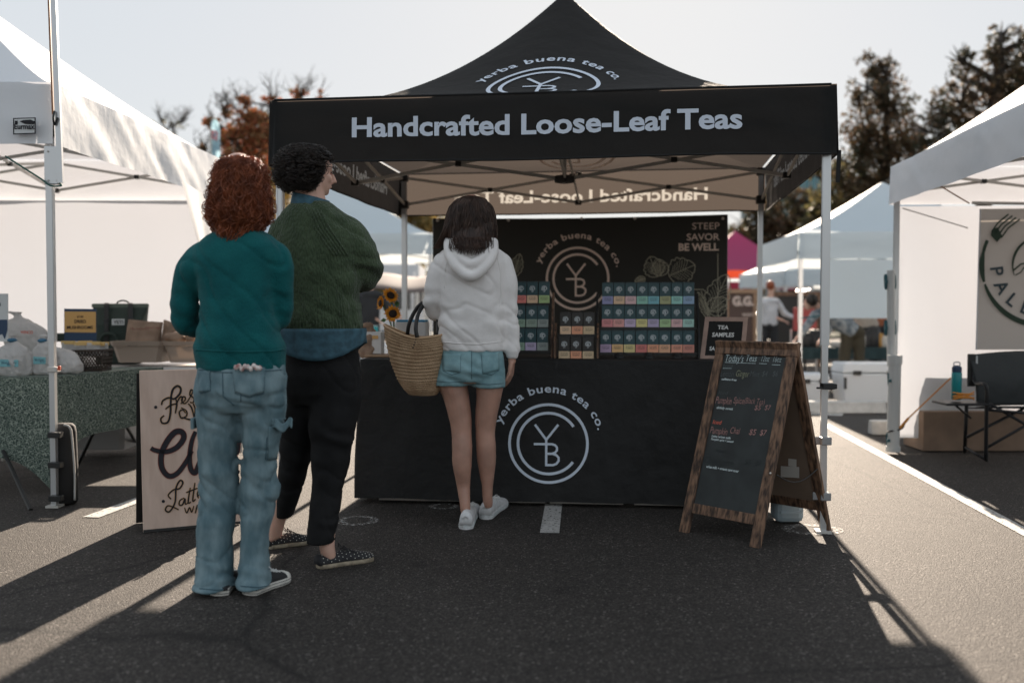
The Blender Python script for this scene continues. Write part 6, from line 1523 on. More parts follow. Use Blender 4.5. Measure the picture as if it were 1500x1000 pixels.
mb = MB(); mb.tube(catmull([V((c.x-.02, c.y, bz+.24)), V((c.x-.02, c.y, bz+.27)), V((c.x+.02, c.y, bz+.27)), V((c.x+.02, c.y, bz+.24))], 5), .005, 6); mb.build('lid_loop', M['alu'], ld)
mb = MB(); pts = []
for k in range(70): t = k/69*6*math.pi; pts.append(V((c.x+.02+.075*math.cos(t)+.01*math.sin(t*3), c.y-.07+.03*math.sin(t), bz+.006+.0008*k+.006*math.sin(t*1.7))))
mb.tube(pts, .0045, 6); tag(mb.build('coiled_cord', M['orange_cord'], None, smooth=True), 'loosely coiled orange cord on the camp chair side table', 'cord')
mb = MB(); mb.tube([W(1393, 553, 7.6), W(1331, 612, 7.7)], .006, 6); mb.tube([W(1331, 612, 7.7), W(1318, 627, 7.7)], .010, 6); tag(mb.build('rope', M['orange_cord'], None), 'taut orange guy rope running down to the thick tube weight', 'rope')
mb = MB(); mb.tube(catmull([W(1331, 612, 7.7), W(1326, 618, 7.7), W(1320, 628, 7.7), W(1300, 632, 7.7)], 5), .007, 6); tag(mb.build('black_strap', M['blackplastic'], None), 'black strap hooked at the lower end of the orange rope', 'strap')
# wheel stops
simple('concrete', (.42, .42, .41), .85, var=.12, vscale=10, bump=.4, bscale=40)
for (l_, r_, yb, hh, dd, lab) in ((1150, 1302, 606, .13, .2, 'long white concrete wheel stop in front of the coolers'), (1279, 1356, 638, .13, .18, 'white concrete wheel stop under the edge of the right tent'), ):
    a = G(l_, yb); b = G(r_, yb); mb = MB(); y0 = a.y
    mb.rings([[V((x, y0+dd*(.5-.5*f_), 0.004)), V((x, y0+dd*(.5+.5*f_), .004)), V((x, y0+dd*(.5+.32*f_), hh)), V((x, y0+dd*(.5-.32*f_), hh))] for x, f_ in ((a.x, .55), (a.x+.05, 1), (b.x-.05, 1), (b.x, .55))])
    tag(mb.build('wheel_stop', M['concrete'], None, bevel=.012), lab, 'wheel stop')
# coolers
simple('cooler_white', (.64, .66, .68), .45)
def cooler(label, l_, r_, yt, yb, Y, latch=True):
    a = W(l_, yb, Y); b = W(r_, yb, Y); t = W(l_, yt, Y); z0 = max(a.z, .005); h = t.z-z0; w = b.x-a.x; cx_ = (a.x+b.x)/2; dp = .45
    root = empty('cooler', V((cx_, Y+dp/2, z0)), label, 'cooler', 'white coolers by the wheel stop')
    mb = MB(); mb.rings([[V((cx_+sx*w/2*f_, Y+dp/2+sy*dp/2*f_, z)) for sx, sy in ((-1, -1), (1, -1), (1, 1), (-1, 1))] for z, f_ in ((z0, .9), (z0+h*.74, .985))]); mb.build('cooler_body', M['cooler_white'], root, bevel=.015)
    mb = MB(); mb.rings([[V((cx_+sx*w/2*f_, Y+dp/2+sy*dp/2*f_, z)) for sx, sy in ((-1, -1), (1, -1), (1, 1), (-1, 1))] for z, f_ in ((z0+h*.755, 1.0), (z0+h, .95))]); mb.build('lid', M['cooler_white'], root, bevel=.015)
    for x in (-.27, .27):
        mb = MB(); mb.box(V((cx_+x*w, Y-.01, z0+h*.76)), (.09, .03, .05)); mb.build('latch', M['blackplastic'], root, bevel=.005)
    mb = MB(); mb.box(V((a.x+.03, Y-.004, z0+h*.5)), (.03, .02, .14)); mb.build('side_handle', M['blackplastic'], root, bevel=.005)
cooler('large white cooler with black latches behind the wheel stop', 1234, 1326, 532, 590, 11.6)
cooler('smaller white cooler half hidden by the silver leg of the tea tent', 1170, 1216, 548, 590, 11.8)

# ================================================================ background stalls
simple('magenta', (.34, .05, .15), .6, trans=.35, tcol=(.75, .12, .34)); simple('valance_red', (.30, .03, .07), .6, trans=.3, tcol=(.5, .05, .1)); simple('orange_red', (.70, .13, .04), .6, trans=.3, tcol=(.9, .2, .05))
def bgtent(label, corner_px, Y, w, dep, zl=2.05, zt=2.45, pk=3.5, fab=None, az=0., inner=True, texts=None, left=True):
    a = W(corner_px, 450, Y); x0 = a.x; s = 1 if left else -1
    c, sn = math.cos(az), math.sin(az)
    P = lambda x, y: (x0+(x*c-y*sn), Y+(x*sn+y*c))
    xs = (0, w) if left else (-w, 0)
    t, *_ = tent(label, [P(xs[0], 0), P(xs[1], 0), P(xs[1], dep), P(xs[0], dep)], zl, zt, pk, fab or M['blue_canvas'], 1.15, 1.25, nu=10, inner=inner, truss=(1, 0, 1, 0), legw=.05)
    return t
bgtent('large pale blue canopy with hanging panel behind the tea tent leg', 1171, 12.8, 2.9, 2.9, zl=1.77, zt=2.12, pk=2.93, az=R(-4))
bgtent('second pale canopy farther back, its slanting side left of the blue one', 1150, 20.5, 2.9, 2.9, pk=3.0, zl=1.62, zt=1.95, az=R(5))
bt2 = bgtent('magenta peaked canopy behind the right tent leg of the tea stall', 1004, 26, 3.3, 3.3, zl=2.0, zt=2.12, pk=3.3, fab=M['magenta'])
mb = MB(); a = W(1004, 450, 25.9); mb.grid(lambda i, j: V((a.x+3.3*i, 25.9, 2.0-.34*j+.03*math.sin(i*13)*j)), 20, 3); mb.build('red_band', M['valance_red'], bt2, normals=False)
mb = MB(); a = W(1060, 404, 24.2); b = W(1185, 408, 24.2); mb.grid(lambda i, j: a.lerp(b, i)+V((0, 0, .13-.2*j+.02*math.sin(i*9))), 16, 3); q = tag(mb.build('awning_strip', M['orange_red'], None, normals=False, solid=.01), 'bright orange red awning strip above the brown G.G. sign', 'awning')
mb = MB(); mb.grid(lambda i, j: a.lerp(b, i)+V((0, 0, -.08-.07*j+.02*math.sin(i*9))), 16, 2); mb.build('white_edge', M['blue_canvas'], q, normals=False)
for x in (1066, 1182):
    p_ = W(x, 405, 24.2); mb = MB(); mb.tube([V((p_.x, 24.2, 0)), p_], .025, 8); mb.build('pole', M['alu'], q)
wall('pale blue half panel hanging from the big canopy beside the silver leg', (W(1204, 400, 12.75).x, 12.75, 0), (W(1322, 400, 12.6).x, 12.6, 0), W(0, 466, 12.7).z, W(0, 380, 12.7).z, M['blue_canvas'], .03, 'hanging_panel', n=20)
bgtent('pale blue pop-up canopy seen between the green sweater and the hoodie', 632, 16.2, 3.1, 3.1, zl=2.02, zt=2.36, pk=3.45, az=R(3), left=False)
bgtent('white canopy standing farther back behind the sunflowers', 612, 24, 3.1, 3.1, zl=1.75, zt=2.22, pk=3.0, fab=M['white_canvas'], az=R(2), left=False)
simple('awning_brown', (.13, .105, .10), .8)
mb = MB(); a = W(520, 430, 20.5); b = W(628, 428, 20.5); mb.grid(lambda i, j: a.lerp(b, i)+V((0, 1.2*j-.2, .05+.34*j**.8+.05*math.sin(i*6))), 14, 8); aw = tag(mb.build('brown_awning', M['awning_brown'], None, smooth=True, solid=.02), 'dark brown awning sagging behind the sunflowers', 'awning')
for x in (522, 625):
    p_ = W(x, 429, 20.4); mb = MB(); mb.tube([V((p_.x, 20.4, 0)), p_], .03, 8); mb.build('pole', M['alu_dull'], aw)
# brown GG sign and dark menu board
simple('sign_brown', (.13, .085, .07), .8); simple('pine', (.42, .26, .16), .6)
Y_ = 21.
def upright(label, l_, r_, yt, Y, pm_, fm_, name, cat, post=.1):
    a = W(l_, yt, Y); b = W(r_, yt, Y); root = empty(name, V(((a.x+b.x)/2, Y, 0)), label, cat)
    mb = MB(); mb.box(V(((a.x+b.x)/2, Y, (a.z+.25)/2+.12)), (b.x-a.x-post, .03, a.z-.3)); pn = mb.build('panel', pm_, root)
    for x in (a.x+post/2, b.x-post/2):
        mb = MB(); mb.box(V((x, Y-.01, a.z/2)), (post, .08, a.z)); mb.build('post', fm_, root)
    mb = MB(); mb.box(V(((a.x+b.x)/2, Y-.01, a.z+.05)), (b.x-a.x+.1, .09, .08)); mb.build('top_beam', fm_, root)
    return root, pn
gg, ggp = upright('brown market sign with pale letters G.G. on a pine post', 1062, 1108, 430, 21, M['sign_brown'], M['pine'], 'market_sign', 'sign', .07)
mb = MB(); a = W(1073, 447, 20.95); put_text(mb, 'G.G.', 0, 31*21/F, 0, 13*21/F, lambda x, y: a+V((x, 0, y)), .05); mb.build('lettering', M['print_tan'], ggp, normals=False)
mb = MB(); a = W(1088, 463, 20.95); put_text(mb, 'MARKET', 0, 17*21/F, 0, 4.5*21/F, lambda x, y: a+V((x, 0, y)), .03); mb.build('lettering', M['print_tan'], ggp, normals=False)
upright('tall black menu board in a dark wooden frame behind the thin tent leg', 1131, 1202, 434, 19.5, M['blackplastic'], M['dark_wood'], 'menu_board', 'sign', .09)
mb = MB(); mb.tube([W(1172, 466, 12.8), W(1204, 462, 12.75)], .012, 6); tag(mb.build('teal_strap', M['strap_teal'], None), 'teal strap stretched between the thin leg and the hanging panel', 'strap')
# far table with teal cloth and goods
simple('cloth_teal', (.022, .05, .058), .8)
a = W(1172, 509, 14.2); b = W(1312, 509, 14.2); z = a.z
mb = MB(); mb.grid(lambda i, j: V((a.x+(b.x-a.x)*i, 14.2+.02*math.sin(i*40)*j, z-(z-.42)*j)), 60, 6); mb.grid(lambda i, j: V((a.x+(b.x-a.x)*i, 14.2+.8*j, z)), 4, 4)
tag(mb.build('tablecloth', M['cloth_teal'], None, smooth=True, normals=False), 'dark teal cloth over the far vendor table behind the coolers', 'tablecloth')
ft = empty('vendor_table', V(((a.x+b.x)/2, 14.6, 0)), 'far vendor table under the dark teal cloth', 'table')
mb = MB(); mb.box(V(((a.x+b.x)/2, 14.6, z-.03)), (b.x-a.x-.04, .74, .04)); mb.build('tabletop', M['blackplastic'], ft)
for x in (a.x+.1, b.x-.1):
    for y in (14.3, 14.9): mb = MB(); mb.tube([V((x, y, 0)), V((x, y, z-.05))], .018, 8); mb.build('leg', M['blackplastic'], ft)
simple('pot_dark', (.03, .03, .032), .5); simple('towel', (.6, .58, .55), .9); simple('honey', (.5, .26, .05), .4); simple('cloth_pink', (.45, .10, .10), .8)
rs = random.Random(3)
spec = [(1180, 'pot_dark', .11, .22), (1186, 'towel', .08, .10), (1193, 'pot_dark', .10, .26), (1200, 'towel', .09, .14), (1258, 'honey', .05, .14), (1264, 'towel', .05, .18), (1271, 'pot_dark', .06, .24), (1279, 'pot_dark', .09, .3), (1288, 'honey', .06, .2), (1294, 'towel', .07, .16), (1224, 'towel', .08, .08)]
NM = {'pot_dark': 'dark covered pot', 'towel': 'pale canister', 'honey': 'amber jar'}
for k, (x, mm_, r_, h_) in enumerate(spec):
    q = W(x, 508, 14.45); root = empty('canister' if mm_ != 'pot_dark' else 'pot', V((q.x, 14.45, z+.002)), f'{NM[mm_]} on the far teal table, {["first","second","third","fourth","fifth","sixth","seventh","eighth","ninth","tenth","eleventh"][sorted([s_[0] for s_ in spec]).index(x)]} item from left', 'container', 'goods on the far table')
    mb = MB(); mb.lathe(V((q.x, 14.45, z+.002)), [(r_*.85, 0), (r_, .02), (r_, h_*.8), (r_*.9, h_*.84)], 14); mb.build('vessel', M[mm_], root, smooth=True)
    mb = MB(); mb.lathe(V((q.x, 14.45, z+.002+h_*.85)), [(r_*.95, 0), (r_*.8, h_*.1), (.02, h_*.13), (.02, h_*.18)], 14); mb.build('lid', M[mm_], root)
# red folding chair by the far table
rc = empty('red_chair', G(1178, 520, 0) if False else V((W(1179, 480, 15).x, 15.4, 0)), 'red backed folding chair behind the thin tent leg', 'chair')
cx_ = W(1179, 480, 15.4).x
mb = MB(); mb.box(V((cx_, 15.4, .98)), (.42, .05, .36), R(20)); mb.build('backrest', M['cloth_pink'], rc, bevel=.02)
mb = MB(); mb.box(V((cx_+.05, 15.2, .5)), (.42, .42, .04), R(20)); mb.build('seat', M['cloth_pink'], rc, bevel=.02)
for dx, dy in ((-.2, .2), (.2, .2), (-.2, -.2), (.2, -.2)): mb = MB(); mb.tube([V((cx_+dx, 15.25+dy, 0)), V((cx_+dx, 15.25+dy, .82 if dy > 0 else .5))], .014, 8); mb.build('leg', M['alu'], rc)

# ---------------------------------------------------------------- far people
def farperson(label, x, Y, h, top, bottom, hair_, bend=0., face=-1, armout=0.):
    base = G(x, 0) if False else V((W(x, 500, Y).x, Y, 0)); root = empty('person', base, label, 'person')
    u = h/1.75
    hip = base+V((0, 0, .92*u)); up = V((math.sin(bend)*face, 0, math.cos(bend))); sh = hip+up*.50*u; hd = sh+(up+V((face*.25*math.sin(bend), 0, -.1*math.sin(bend)))).normalized()*.25*u
    mb = MB(); head(mb, hd, V((face*.8, .5, 0)), u*.97); mb.tube([hd-up*.05, sh], .055*u, 10)
    mb.tube([hip, hip.lerp(sh, .5), sh], [(.14*u, .1*u), (.13*u, .1*u), (.15*u, .09*u)], 14)
    arms = []
    for s_ in (-1, 1):
        a0_ = sh+V((s_*.15*u, s_*.06, -.04)); a1_ = a0_+V((face*.12+s_*.05, 0, -.26*u)); a2_ = a1_+V((face*(.2+armout), 0, -.12*u)); arms.append((a0_, a1_, a2_))
        mb.tube([a0_, a1_, a2_], [.045*u, .035*u, .025*u], 10); hand(mb, a2_, a2_-a1_, V((0, 0, -1)), V((0, -1, 0)), .9)
        mb.tube([hip+V((s_*.08*u, 0, 0)), base+V((s_*.11*u, .02, .48*u)), base+V((s_*.12*u, .03*s_, .06*u))], [.085*u, .055*u, .04*u], 10)
        mb.tube([base+V((s_*.12*u, .05, .04)), base+V((s_*.12*u+face*.08, -.12, .035))], [.04, .035], 8)
    remesh('body', mb, .012, 2, M['skin'], root)
    mb = MB(); mb.tube([hip-V((0, 0, .03)), hip.lerp(sh, .5), sh+up*.02], [(.17*u, .125*u), (.165*u, .13*u), (.14*u, .1*u)], 16); mb.ellipsoid(sh-up*.03, (.2*u, .12*u, .08*u))
    for a0_, a1_, a2_ in arms: mb.tube([a0_, a1_, a1_.lerp(a2_, .5)], [.068*u, .058*u, .05*u], 12)
    remesh('shirt', mb, .016, 3, top, root, lambda p, n: .012*noise.noise(p*9))
    mb = MB(); mb.ellipsoid(hip+V((0, 0, -.02)), (.165*u, .13*u, .12*u))
    for s_ in (-1, 1): mb.tube([hip+V((s_*.08*u, 0, 0)), base+V((s_*.11*u, .02, .48*u)), base+V((s_*.12*u, .03*s_, .08*u))], [.10*u, .08*u, .07*u], 12)
    remesh('trousers', mb, .016, 3, bottom, root, lambda p, n: .012*noise.noise(p*8))
    mb = MB(); mb.ellipsoid(hd+V((-face*.02, -.025, .035))*u, (.088*u, .10*u, .095*u)); remesh('hair', mb, .014, 2, hair_, root, lambda p, n: .01*noise.noise(p*30))
    return root
simple('shirt_print', (.45, .48, .5), .9, col2=(.12, .16, .2), vscale=14); simple('olive', (.07, .06, .04), .9); simple('shirt_white', (.55, .56, .58), .9); simple('cream_knit', (.42, .38, .34), .9); simple('dark_cloth', (.025, .027, .03), .9); simple('rust', (.28, .10, .05), .9)
farperson('person in patterned blue and white top bending over the far table', 1249, 13.5, 1.62, M['shirt_print'], M['olive'], M['hair_dark'], .95, -1, -.1)
farperson('person in cream sleeves leaning beside the patterned shirt', 1272, 14.9, 1.66, M['cream_knit'], M['dark_cloth'], M['hair_brown'], .35, -1, -.15)
farperson('person in white shirt with ginger hair left of the black menu board', 1126, 18.6, 1.62, M['shirt_white'], M['dark_cloth'], M['hair_red'], .05, 1, .1)
farperson('person in rust orange top beyond the far table at right', 1296, 17.5, 1.62, M['rust'], M['dark_cloth'], M['hair_dark'], .1, -1)
# vans and tables seen between the green sweater and the hoodie
simple('van_white', (.62, .65, .68), .35, coat=.4); simple('glass_dark', (.03, .04, .05), .1); simple('tyre', (.015, .015, .015), .8); simple('lamp_red', (.5, .03, .02), .3)
def van(label, x0, Y, L, h, m, az=0., name='parked_van', cat='van'):
    root = empty(name, V((x0+L/2, Y+.9, 0)), label, cat); w = 1.9
    prof = [(0, .45), (0, .95), (.12, 1.02), (.9, 1.12), (1.45, h-.12), (1.75, h), (L-.15, h), (L, h-.2), (L, .45)]
    bm_ = MB(); n = len(prof); vs = []
    for y, ins in ((0, 0), (w, 0)):
        vs += [V((x0+x, Y+y, z)) for x, z in prof]
    bm_.add(vs, [tuple(range(n)), tuple(range(2*n-1, n-1, -1))]+[(i, (i+1) % n, n+(i+1) % n, n+i) for i in range(n)])
    bd = bm_.build('body', m, root, bevel=.05)
    for xa, xb in ((1.35, 2.1), (2.2, 3.1), (3.2, L-.3)):
        q = MB(); q.poly([V((x0+xa+(.28 if xa < 1.5 else 0), Y-.006, h-.28)), V((x0+xb, Y-.006, h-.28)), V((x0+xb, Y-.006, 1.12)), V((x0+xa-.12*(xa < 1.5), Y-.006, 1.12))], .004, V((0, -1, 0))); q.build('window', M['glass_dark'], root)
    for x in (.8, L-.8):
        for y in (.12, w-.12):
            q = MB(); q.tube([V((x0+x, Y+y-.12, .33)), V((x0+x, Y+y+.12, .33))], .33, 24); wh = q.build('wheel', M['tyre'], root)
            q = MB(); q.tube([V((x0+x, Y+y-.135, .33)), V((x0+x, Y+y-.1, .33))], .19, 16); q.build('rim', M['alu'], wh)
    q = MB(); q.box(V((x0-.01, Y+.25, .8)), (.04, .3, .16)); q.build('headlight', M['label_white'], root)
    q = MB(); q.box(V((x0+L+.005, Y+.15, 1.0)), (.03, .14, .3)); q.build('tail_light', M['lamp_red'], root)
    for x in (2.15, 3.15): q = MB(); q.box(V((x0+x+.1, Y-.02, 1.02)), (.14, .02, .03)); q.build('handle', M['blackplastic'], root)
    return root
van('white van parked far behind the sunflowers', W(500, 480, 30).x, 30, 4.9, 1.95, M['van_white'])
van('grey van parked beyond the far stalls at right', W(1120, 480, 34).x, 34, 5.2, 1.9, M['pvc'])
van('dark car parked far behind the left stall', W(300, 480, 33).x, 33, 4.4, 1.5, M['sign_navy'], name='parked_car', cat='car')
mb = MB(); a = W(528, 505, 13.5); b = W(600, 505, 13.5); z = a.z; mb.grid(lambda i, j: V((a.x+(b.x-a.x)*i, 13.5+.03*math.sin(i*30)*j, z-(z-.05)*j)), 40, 5); mb.grid(lambda i, j: V((a.x+(b.x-a.x)*i, 13.5+.8*j, z)), 3, 3)
tag(mb.build('tablecloth', M['white_canvas'], None, smooth=True, normals=False), 'white cloth on a vendor table behind the sunflower jar', 'tablecloth')
farperson('person in dark jacket standing behind the white vendor table', 540, 15.2, 1.7, M['dark_cloth'], M['dark_cloth'], M['hair_brown'], .05, 1)
for k, (x, mm_) in enumerate(((530, 'awning_brown'), (536, 'label_white'), (545, 'bottle_teal'), (590, 'label_white'))):
    q = W(x, 503, 13.8); mb = MB(); mb.box(V((q.x, 13.8, z+.13)), (.14, .14, .24), .2*k); bx_ = tag(mb.build('goods_box', M[mm_], None, bevel=.01), ['brown box at the left end of the white vendor table', 'pale box second on the white vendor table', 'teal box third on the white vendor table', 'pale box alone at the right end of the white vendor table'][k], 'box', 'boxes on the white vendor table')
    mb = MB(); mb.box(V((q.x, 13.8, z+.252)), (.13, .13, .006), .2*k); mb.build('lid', M['label_white'], bx_)
# feather flag
simple('flag_blue', (.25, .42, .50), .7, trans=.4, tcol=(.4, .6, .7)); simple('flag_pink', (.55, .25, .28), .7, trans=.4)
Yf2 = 19.; ff = empty('feather_flag', V((W(316, 480, Yf2).x, Yf2, 0)), 'blue feather flag rising above the left tent roof', 'flag')
def ffp(i, j):
    L = [(309, 235), (308, 205), (308, 190), (310, 180), (314, 173)]; Rr = [(323, 240), (322.5, 210), (322, 193), (320, 181), (315.5, 173)]
    q = j*4; k = min(int(q), 3); u = q-k; a = V((*L[k], 0)).lerp(V((*L[k+1], 0)), u); b = V((*Rr[k], 0)).lerp(V((*Rr[k+1], 0)), u); c = a.lerp(b, i)
    return W(c.x, c.y, Yf2)+V((0, .03*math.sin(i*4+j*6), 0))
def ffl(i, j):
    p = ffp(i, max(j, 0)) ; return p
mb = MB(); mb.grid(ffl, 8, 30); fl = mb.build('flag_sheet', M['flag_blue'], ff, smooth=True, normals=False)
mb = MB(); a = W(309, 240, Yf2); b = W(323, 240, Yf2); mb.grid(lambda i, j: a.lerp(b, i)+V((0, 0, -1.6*j)), 4, 6); mb.build('flag_lower', M['flag_blue'], ff, normals=False)
mb = MB(); mb.poly([ffp(.15, .28)+V((0, -.03, 0)), ffp(.85, .28)+V((0, -.03, 0)), ffp(.85, .5)+V((0, -.03, 0)), ffp(.15, .5)+V((0, -.03, 0))]); mb.build('pink_mark', M['flag_pink'], fl)
mb = MB(); mb.tube([V((W(308.5, 480, Yf2).x, Yf2, 0)), W(308.5, 190, Yf2), W(311, 177, Yf2), W(315, 172, Yf2)], .02, 6); mb.build('mast', M['alu_dull'], ff)

# ================================================================ trees and building
def leafmat(name, c1, c2, tr):
    m = mat(name, c1, .6, trans=.42, tcol=tr); nt = m.node_tree; n = nt.nodes; l = nt.links
    at = n.new('ShaderNodeAttribute'); at.attribute_name = 'tint'; mx = n.new('ShaderNodeMix'); mx.data_type = 'RGBA'; mx.inputs['A'].default_value = (*c1, 1); mx.inputs['B'].default_value = (*c2, 1)
    l.new(at.outputs['Fac'], mx.inputs[0]); l.new(mx.outputs['Result'], n['Principled BSDF'].inputs['Base Color'])
    t = [x for x in n if x.type == 'BSDF_TRANSLUCENT'][0]; l.new(mx.outputs['Result'], t.inputs[0]); return m
M['leaf_dark'] = leafmat('leaf_dark', (.045, .052, .026), (.15, .085, .045), (.1, .1, .03))
M['leaf_olive'] = leafmat('leaf_olive', (.07, .08, .035), (.22, .17, .07), (.1, .1, .03))
M['leaf_autumn'] = leafmat('leaf_autumn', (.17, .14, .05), (.42, .11, .05), (.3, .1, .03))
M['leaf_yellow'] = leafmat('leaf_yellow', (.16, .14, .05), (.36, .22, .06), (.3, .2, .05))
M['bark'] = mat('bark', (.05, .04, .033), .9, var=.3, vscale=8, stretch=(6, 6, 1), bump=.8, bscale=6, bdist=.03)
def tree(label, px, Y, clumps, lm, leafsz=.12, n=3500, trunk_r=.16, zb=0, seed=1, name='broadleaf_tree', group=None, bare=0):
    """clumps: (px, py, radius m, dy)"""
    rg = random.Random(seed); base = V((W(px, 450, Y).x, Y, 0)); root = empty(name, base, label, 'tree', group)
    cs_ = [(W(c[0], c[1], Y)+V((0, c[3] if len(c) > 3 else 0, 0)), c[2]) for c in clumps]
    topz = max(c.z for c, r_ in cs_); low = min(c.z-r_ for c, r_ in cs_)
    top = max(cs_, key=lambda q: q[0].z)[0]
    spine = catmull([base, base+V((rg.uniform(-.2, .2), 0, max(low, 1.2))), V((top.x*.5+base.x*.5, Y, (topz+max(low, 1))/2)), top], 6)
    mb = MB(); ns = len(spine); mb.tube(spine, [trunk_r*(1-.85*i/ns) for i in range(ns)], 10); 
    lw_ = MB()
    for c, r_ in cs_:
        s = min(spine, key=lambda p: abs(p.z-(c.z-r_*1.1))+.3*abs(p.x-c.x)); mid = s.lerp(c, .5)+V((rg.uniform(-.2, .2), rg.uniform(-.2, .2), r_*.2))
        mb.tube(catmull([s, mid, c], 4), [trunk_r*.4*(1-.85*i/9) for i in range(9)], 6)
        for k in range(7):
            d = V((rg.gauss(0, 1), rg.gauss(0, 1), rg.gauss(0.3, 1))).normalized(); mb.tube([c.lerp(mid, .3), c+d*r_*.6, c+d*r_*1.05+V((0, 0, .1*r_))], [trunk_r*.14, trunk_r*.08, .006], 4)
    for k in range(bare):
        c, r_ = rg.choice(cs_); d = V((rg.gauss(0, .7), rg.gauss(0, .4), abs(rg.gauss(.8, .5)))).normalized(); p = c; pts = [p]
        for q in range(4): p = p+d*r_*.42+V((rg.uniform(-.08, .08), 0, rg.uniform(0, .08))); pts.append(p)
        mb.tube(pts, [.02, .015, .011, .007, .004], 4)
        for q in range(3):
            s = pts[1+q]; e = s+V((rg.uniform(-.3, .3), 0, rg.uniform(.1, .35))); mb.tube([s, e], [.008, .003], 3)
    mb.build('trunk', M['bark'], root, smooth=True, normals=False)
    vs = []; fs = []; tint = []
    tot = sum(r_**2 for c, r_ in cs_)
    for c, r_ in cs_:
        m_ = int(n*r_**2/tot); sub = [c+V((rg.gauss(0, 1), rg.gauss(0, 1), rg.gauss(0, 1))).normalized()*r_*rg.uniform(.35, .95) for k in range(max(7, m_//28))]
        ct = rg.random()
        for k in range(m_):
            sc_ = rg.choice(sub); p = sc_+V((rg.gauss(0, 1), rg.gauss(0, 1), rg.gauss(0, .8)))*r_*.15
            a = V((rg.gauss(0, 1), rg.gauss(0, 1), rg.gauss(0, 1))).normalized(); b = a.orthogonal().normalized(); b = (b+a.cross(b)*rg.uniform(-1, 1)).normalized()
            s = leafsz*rg.uniform(.6, 1.3); i = len(vs)
            vs += [p-a*s*.5, p+b*s*.32, p+a*s*.5, p-b*s*.32]; fs.append((i, i+1, i+2, i+3)); t_ = min(1, max(0, ct*.55+rg.gauss(.15, .25))); tint += [t_]*4
    me = bpy.data.meshes.new('crown'); me.from_pydata([tuple(v) for v in vs], [], fs); at = me.attributes.new('tint', 'FLOAT', 'POINT'); at.data.foreach_set('value', tint)
    o = link_mesh(me, 'crown', root, lm); o['kind'] = 'stuff'
    return root
tree('tall narrow dark tree with ragged top right of the tea tent', 1290, 27, [(1278, 98, .42), (1300, 95, .35), (1268, 128, .5), (1305, 120, .45), (1282, 150, .75), (1312, 158, .55), (1285, 190, .9), (1322, 195, .7), (1258, 205, .6), (1250, 240, .65), (1300, 240, 1.1), (1340, 235, .7), (1262, 275, .8), (1310, 290, 1.1), (1352, 270, .8), (1235, 265, .4)], M['leaf_dark'], .12, 13500, .22, seed=4)
tree('large spreading dark tree above the right tent', 1440, 24, [(1466, 50, .35), (1478, 75, .5), (1458, 85, .4), (1500, 60, .5), (1410, 90, .4), (1412, 120, .45), (1470, 115, .75), (1505, 110, .8), (1400, 150, .65), (1440, 150, .8), (1485, 165, .8), (1380, 165, .5), (1390, 200, .75), (1430, 205, .8), (1530, 160, 1.2), (1560, 110, 1.2), (1360, 195, .45), (1375, 235, .6)], M['leaf_dark'], .11, 15500, .25, seed=9)
tree('dark dense tree behind the right corner of the tea tent', 1160, 33, [(1105, 330, .9), (1130, 310, 1.), (1165, 330, 1.1), (1095, 350, .8), (1190, 345, 1.1), (1230, 350, 1.), (1140, 350, 1.2), (1080, 365, .8), (1210, 315, .8), (1170, 292, .55)], M['leaf_dark'], .2, 6500, .2, seed=12, group='trees behind the stalls')
tree('olive green tree with gaps of sky behind the silver tent leg', 1245, 30, [(1238, 262, .7), (1222, 290, .8), (1250, 300, 1.), (1270, 320, 1.1), (1230, 325, .9), (1295, 320, 1.), (1200, 300, .4), (1195, 325, .6), (1190, 255, .35), (1205, 240, .3)], M['leaf_olive'], .18, 5200, .18, seed=15, group='trees behind the stalls')
tree('autumn tree with red heart and bare twigs above the left tent', 362, 24, [(362, 180, .5), (376, 200, .6), (338, 205, .45), (352, 222, .6), (388, 190, .5), (392, 215, .5), (330, 165, .2), (312, 185, .25), (355, 148, .25), (400, 150, .3), (440, 140, .25), (470, 145, .2), (296, 225, .3)], M['leaf_autumn'], .10, 5200, .12, seed=21, bare=80, group='autumn trees at left')
tree('yellow green tree filling the gap between the left tent and tea tent', 375, 27, [(388, 185, .6), (350, 232, .6), (400, 205, .6), (345, 250, .8), (375, 240, .8), (392, 265, .9), (330, 285, .9), (385, 300, .9), (405, 330, .9), (360, 320, 1.), (430, 210, .7), (420, 250, .8)], M['leaf_yellow'], .13, 6000, .15, seed=25, bare=12, group='autumn trees at left')
tree('sparse twiggy tree top far behind the left roof ridge', 255, 34, [(252, 190, .3), (236, 180, .3), (268, 180, .3)], M['leaf_olive'], .08, 90, .06, seed=27, bare=26, group='autumn trees at left')
tree('golden hazy tree above the pale canopy beside the hoodie', 600, 38, [(545, 300, 1.), (575, 310, 1.), (610, 315, 1.1), (560, 330, 1.2), (630, 325, 1.1), (600, 335, 1.2), (520, 300, 1.), (590, 345, 1.2), (640, 350, 1.2)], M['leaf_yellow'], .2, 5200, .2, seed=31)
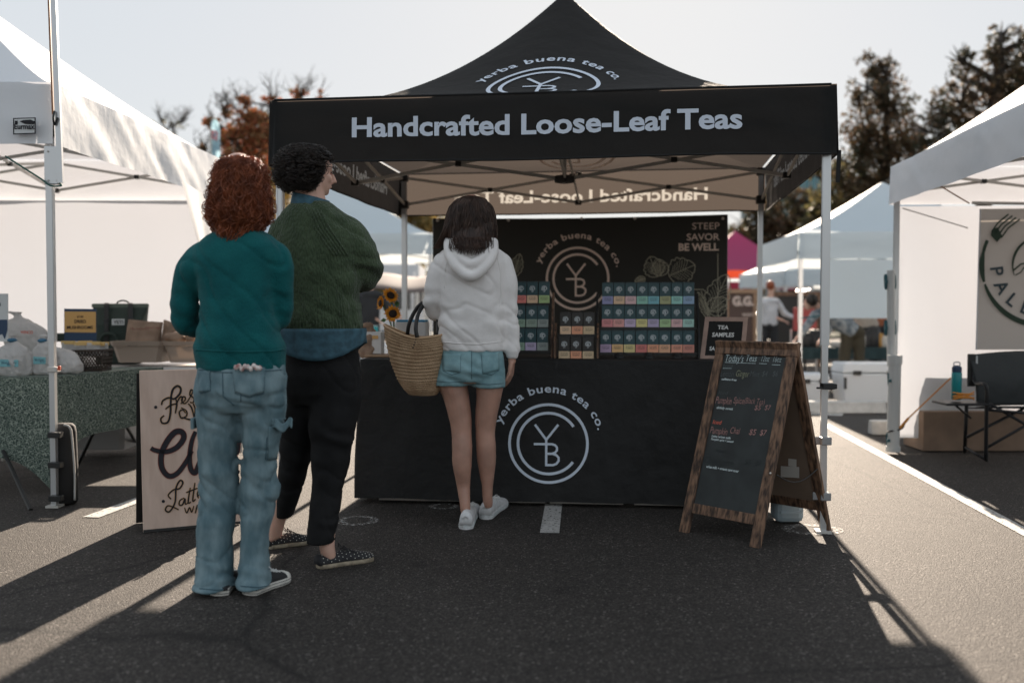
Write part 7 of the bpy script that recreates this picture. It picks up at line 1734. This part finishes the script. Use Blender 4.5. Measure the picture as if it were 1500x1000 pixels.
tree('low olive trees closing the horizon behind the left stall', 330, 45, [(x, 400+10*math.sin(x), 1.7) for x in range(-60, 560, 40)], M['leaf_olive'], .3, 6500, .2, seed=33, group='distant hedge trees')
tree('low olive trees closing the horizon behind the tea stall', 800, 46, [(x, 402+10*math.sin(x), 1.8) for x in range(520, 1060, 42)], M['leaf_olive'], .3, 6500, .2, seed=35, group='distant hedge trees')
tree('low dark trees closing the horizon behind the right stalls', 1250, 47, [(x, 398+10*math.sin(x), 1.9) for x in range(1040, 1620, 42)], M['leaf_dark'], .3, 7500, .2, seed=37, group='distant hedge trees')
# glass office building glimpsed through the trees
simple('facade', (.30, .36, .38), .6); simple('pane_glass', (.10, .24, .28), .12)
bd_ = empty('office_building', V((W(1185, 450, 70).x, 72, 0)), 'pale office building with teal glass seen through the trees', 'building')
x0 = W(1140, 450, 70).x; x1 = W(1232, 450, 70).x; zt2 = W(1180, 245, 70).z
mb = MB(); mb.box(V(((x0+x1)/2, 76, zt2/2)), (x1-x0, 11.6, zt2)); mb.build('wall', M['facade'], bd_)
for f_ in range(6):
    for k in range(5):
        mb = MB(); xx = x0+(k+.5)*(x1-x0)/5; zz = zt2-(f_+.55)*zt2/6.3; mb.box(V((xx, 70.16, zz)), ((x1-x0)/5*.86, .06, zt2/6.3*.66)); w_ = mb.build('window', M['pane_glass'], bd_)
        mb = MB(); mb.box(V((xx, 70.1, zz)), (.08, .05, zt2/6.3*.66)); mb.build('mullion', M['facade'], w_)
mb = MB(); mb.box(V(((x0+x1)/2, 76, zt2+.15)), (x1-x0+.5, 12, .3)); mb.build('roof', M['facade'], bd_)
tag(gsheet('grass_verge', [(-60, 40), (60, 40), (60, 60), (-60, 60)], .01, mat('verge', (.06, .07, .03), .9, var=.3, vscale=2)), kind='structure')
# printed matter stays one part each
for o in bpy.data.objects:
    if o.name.split('.')[0] in ('lettering', 'leaf_drawing', 'chalk_writing', 'script_lettering', 'handwriting', 'ribs', 'stitches', 'label_print', 'emblem', 'bolts', 'laces', 'dots') and o.parent: o['kind'] = 'stuff'
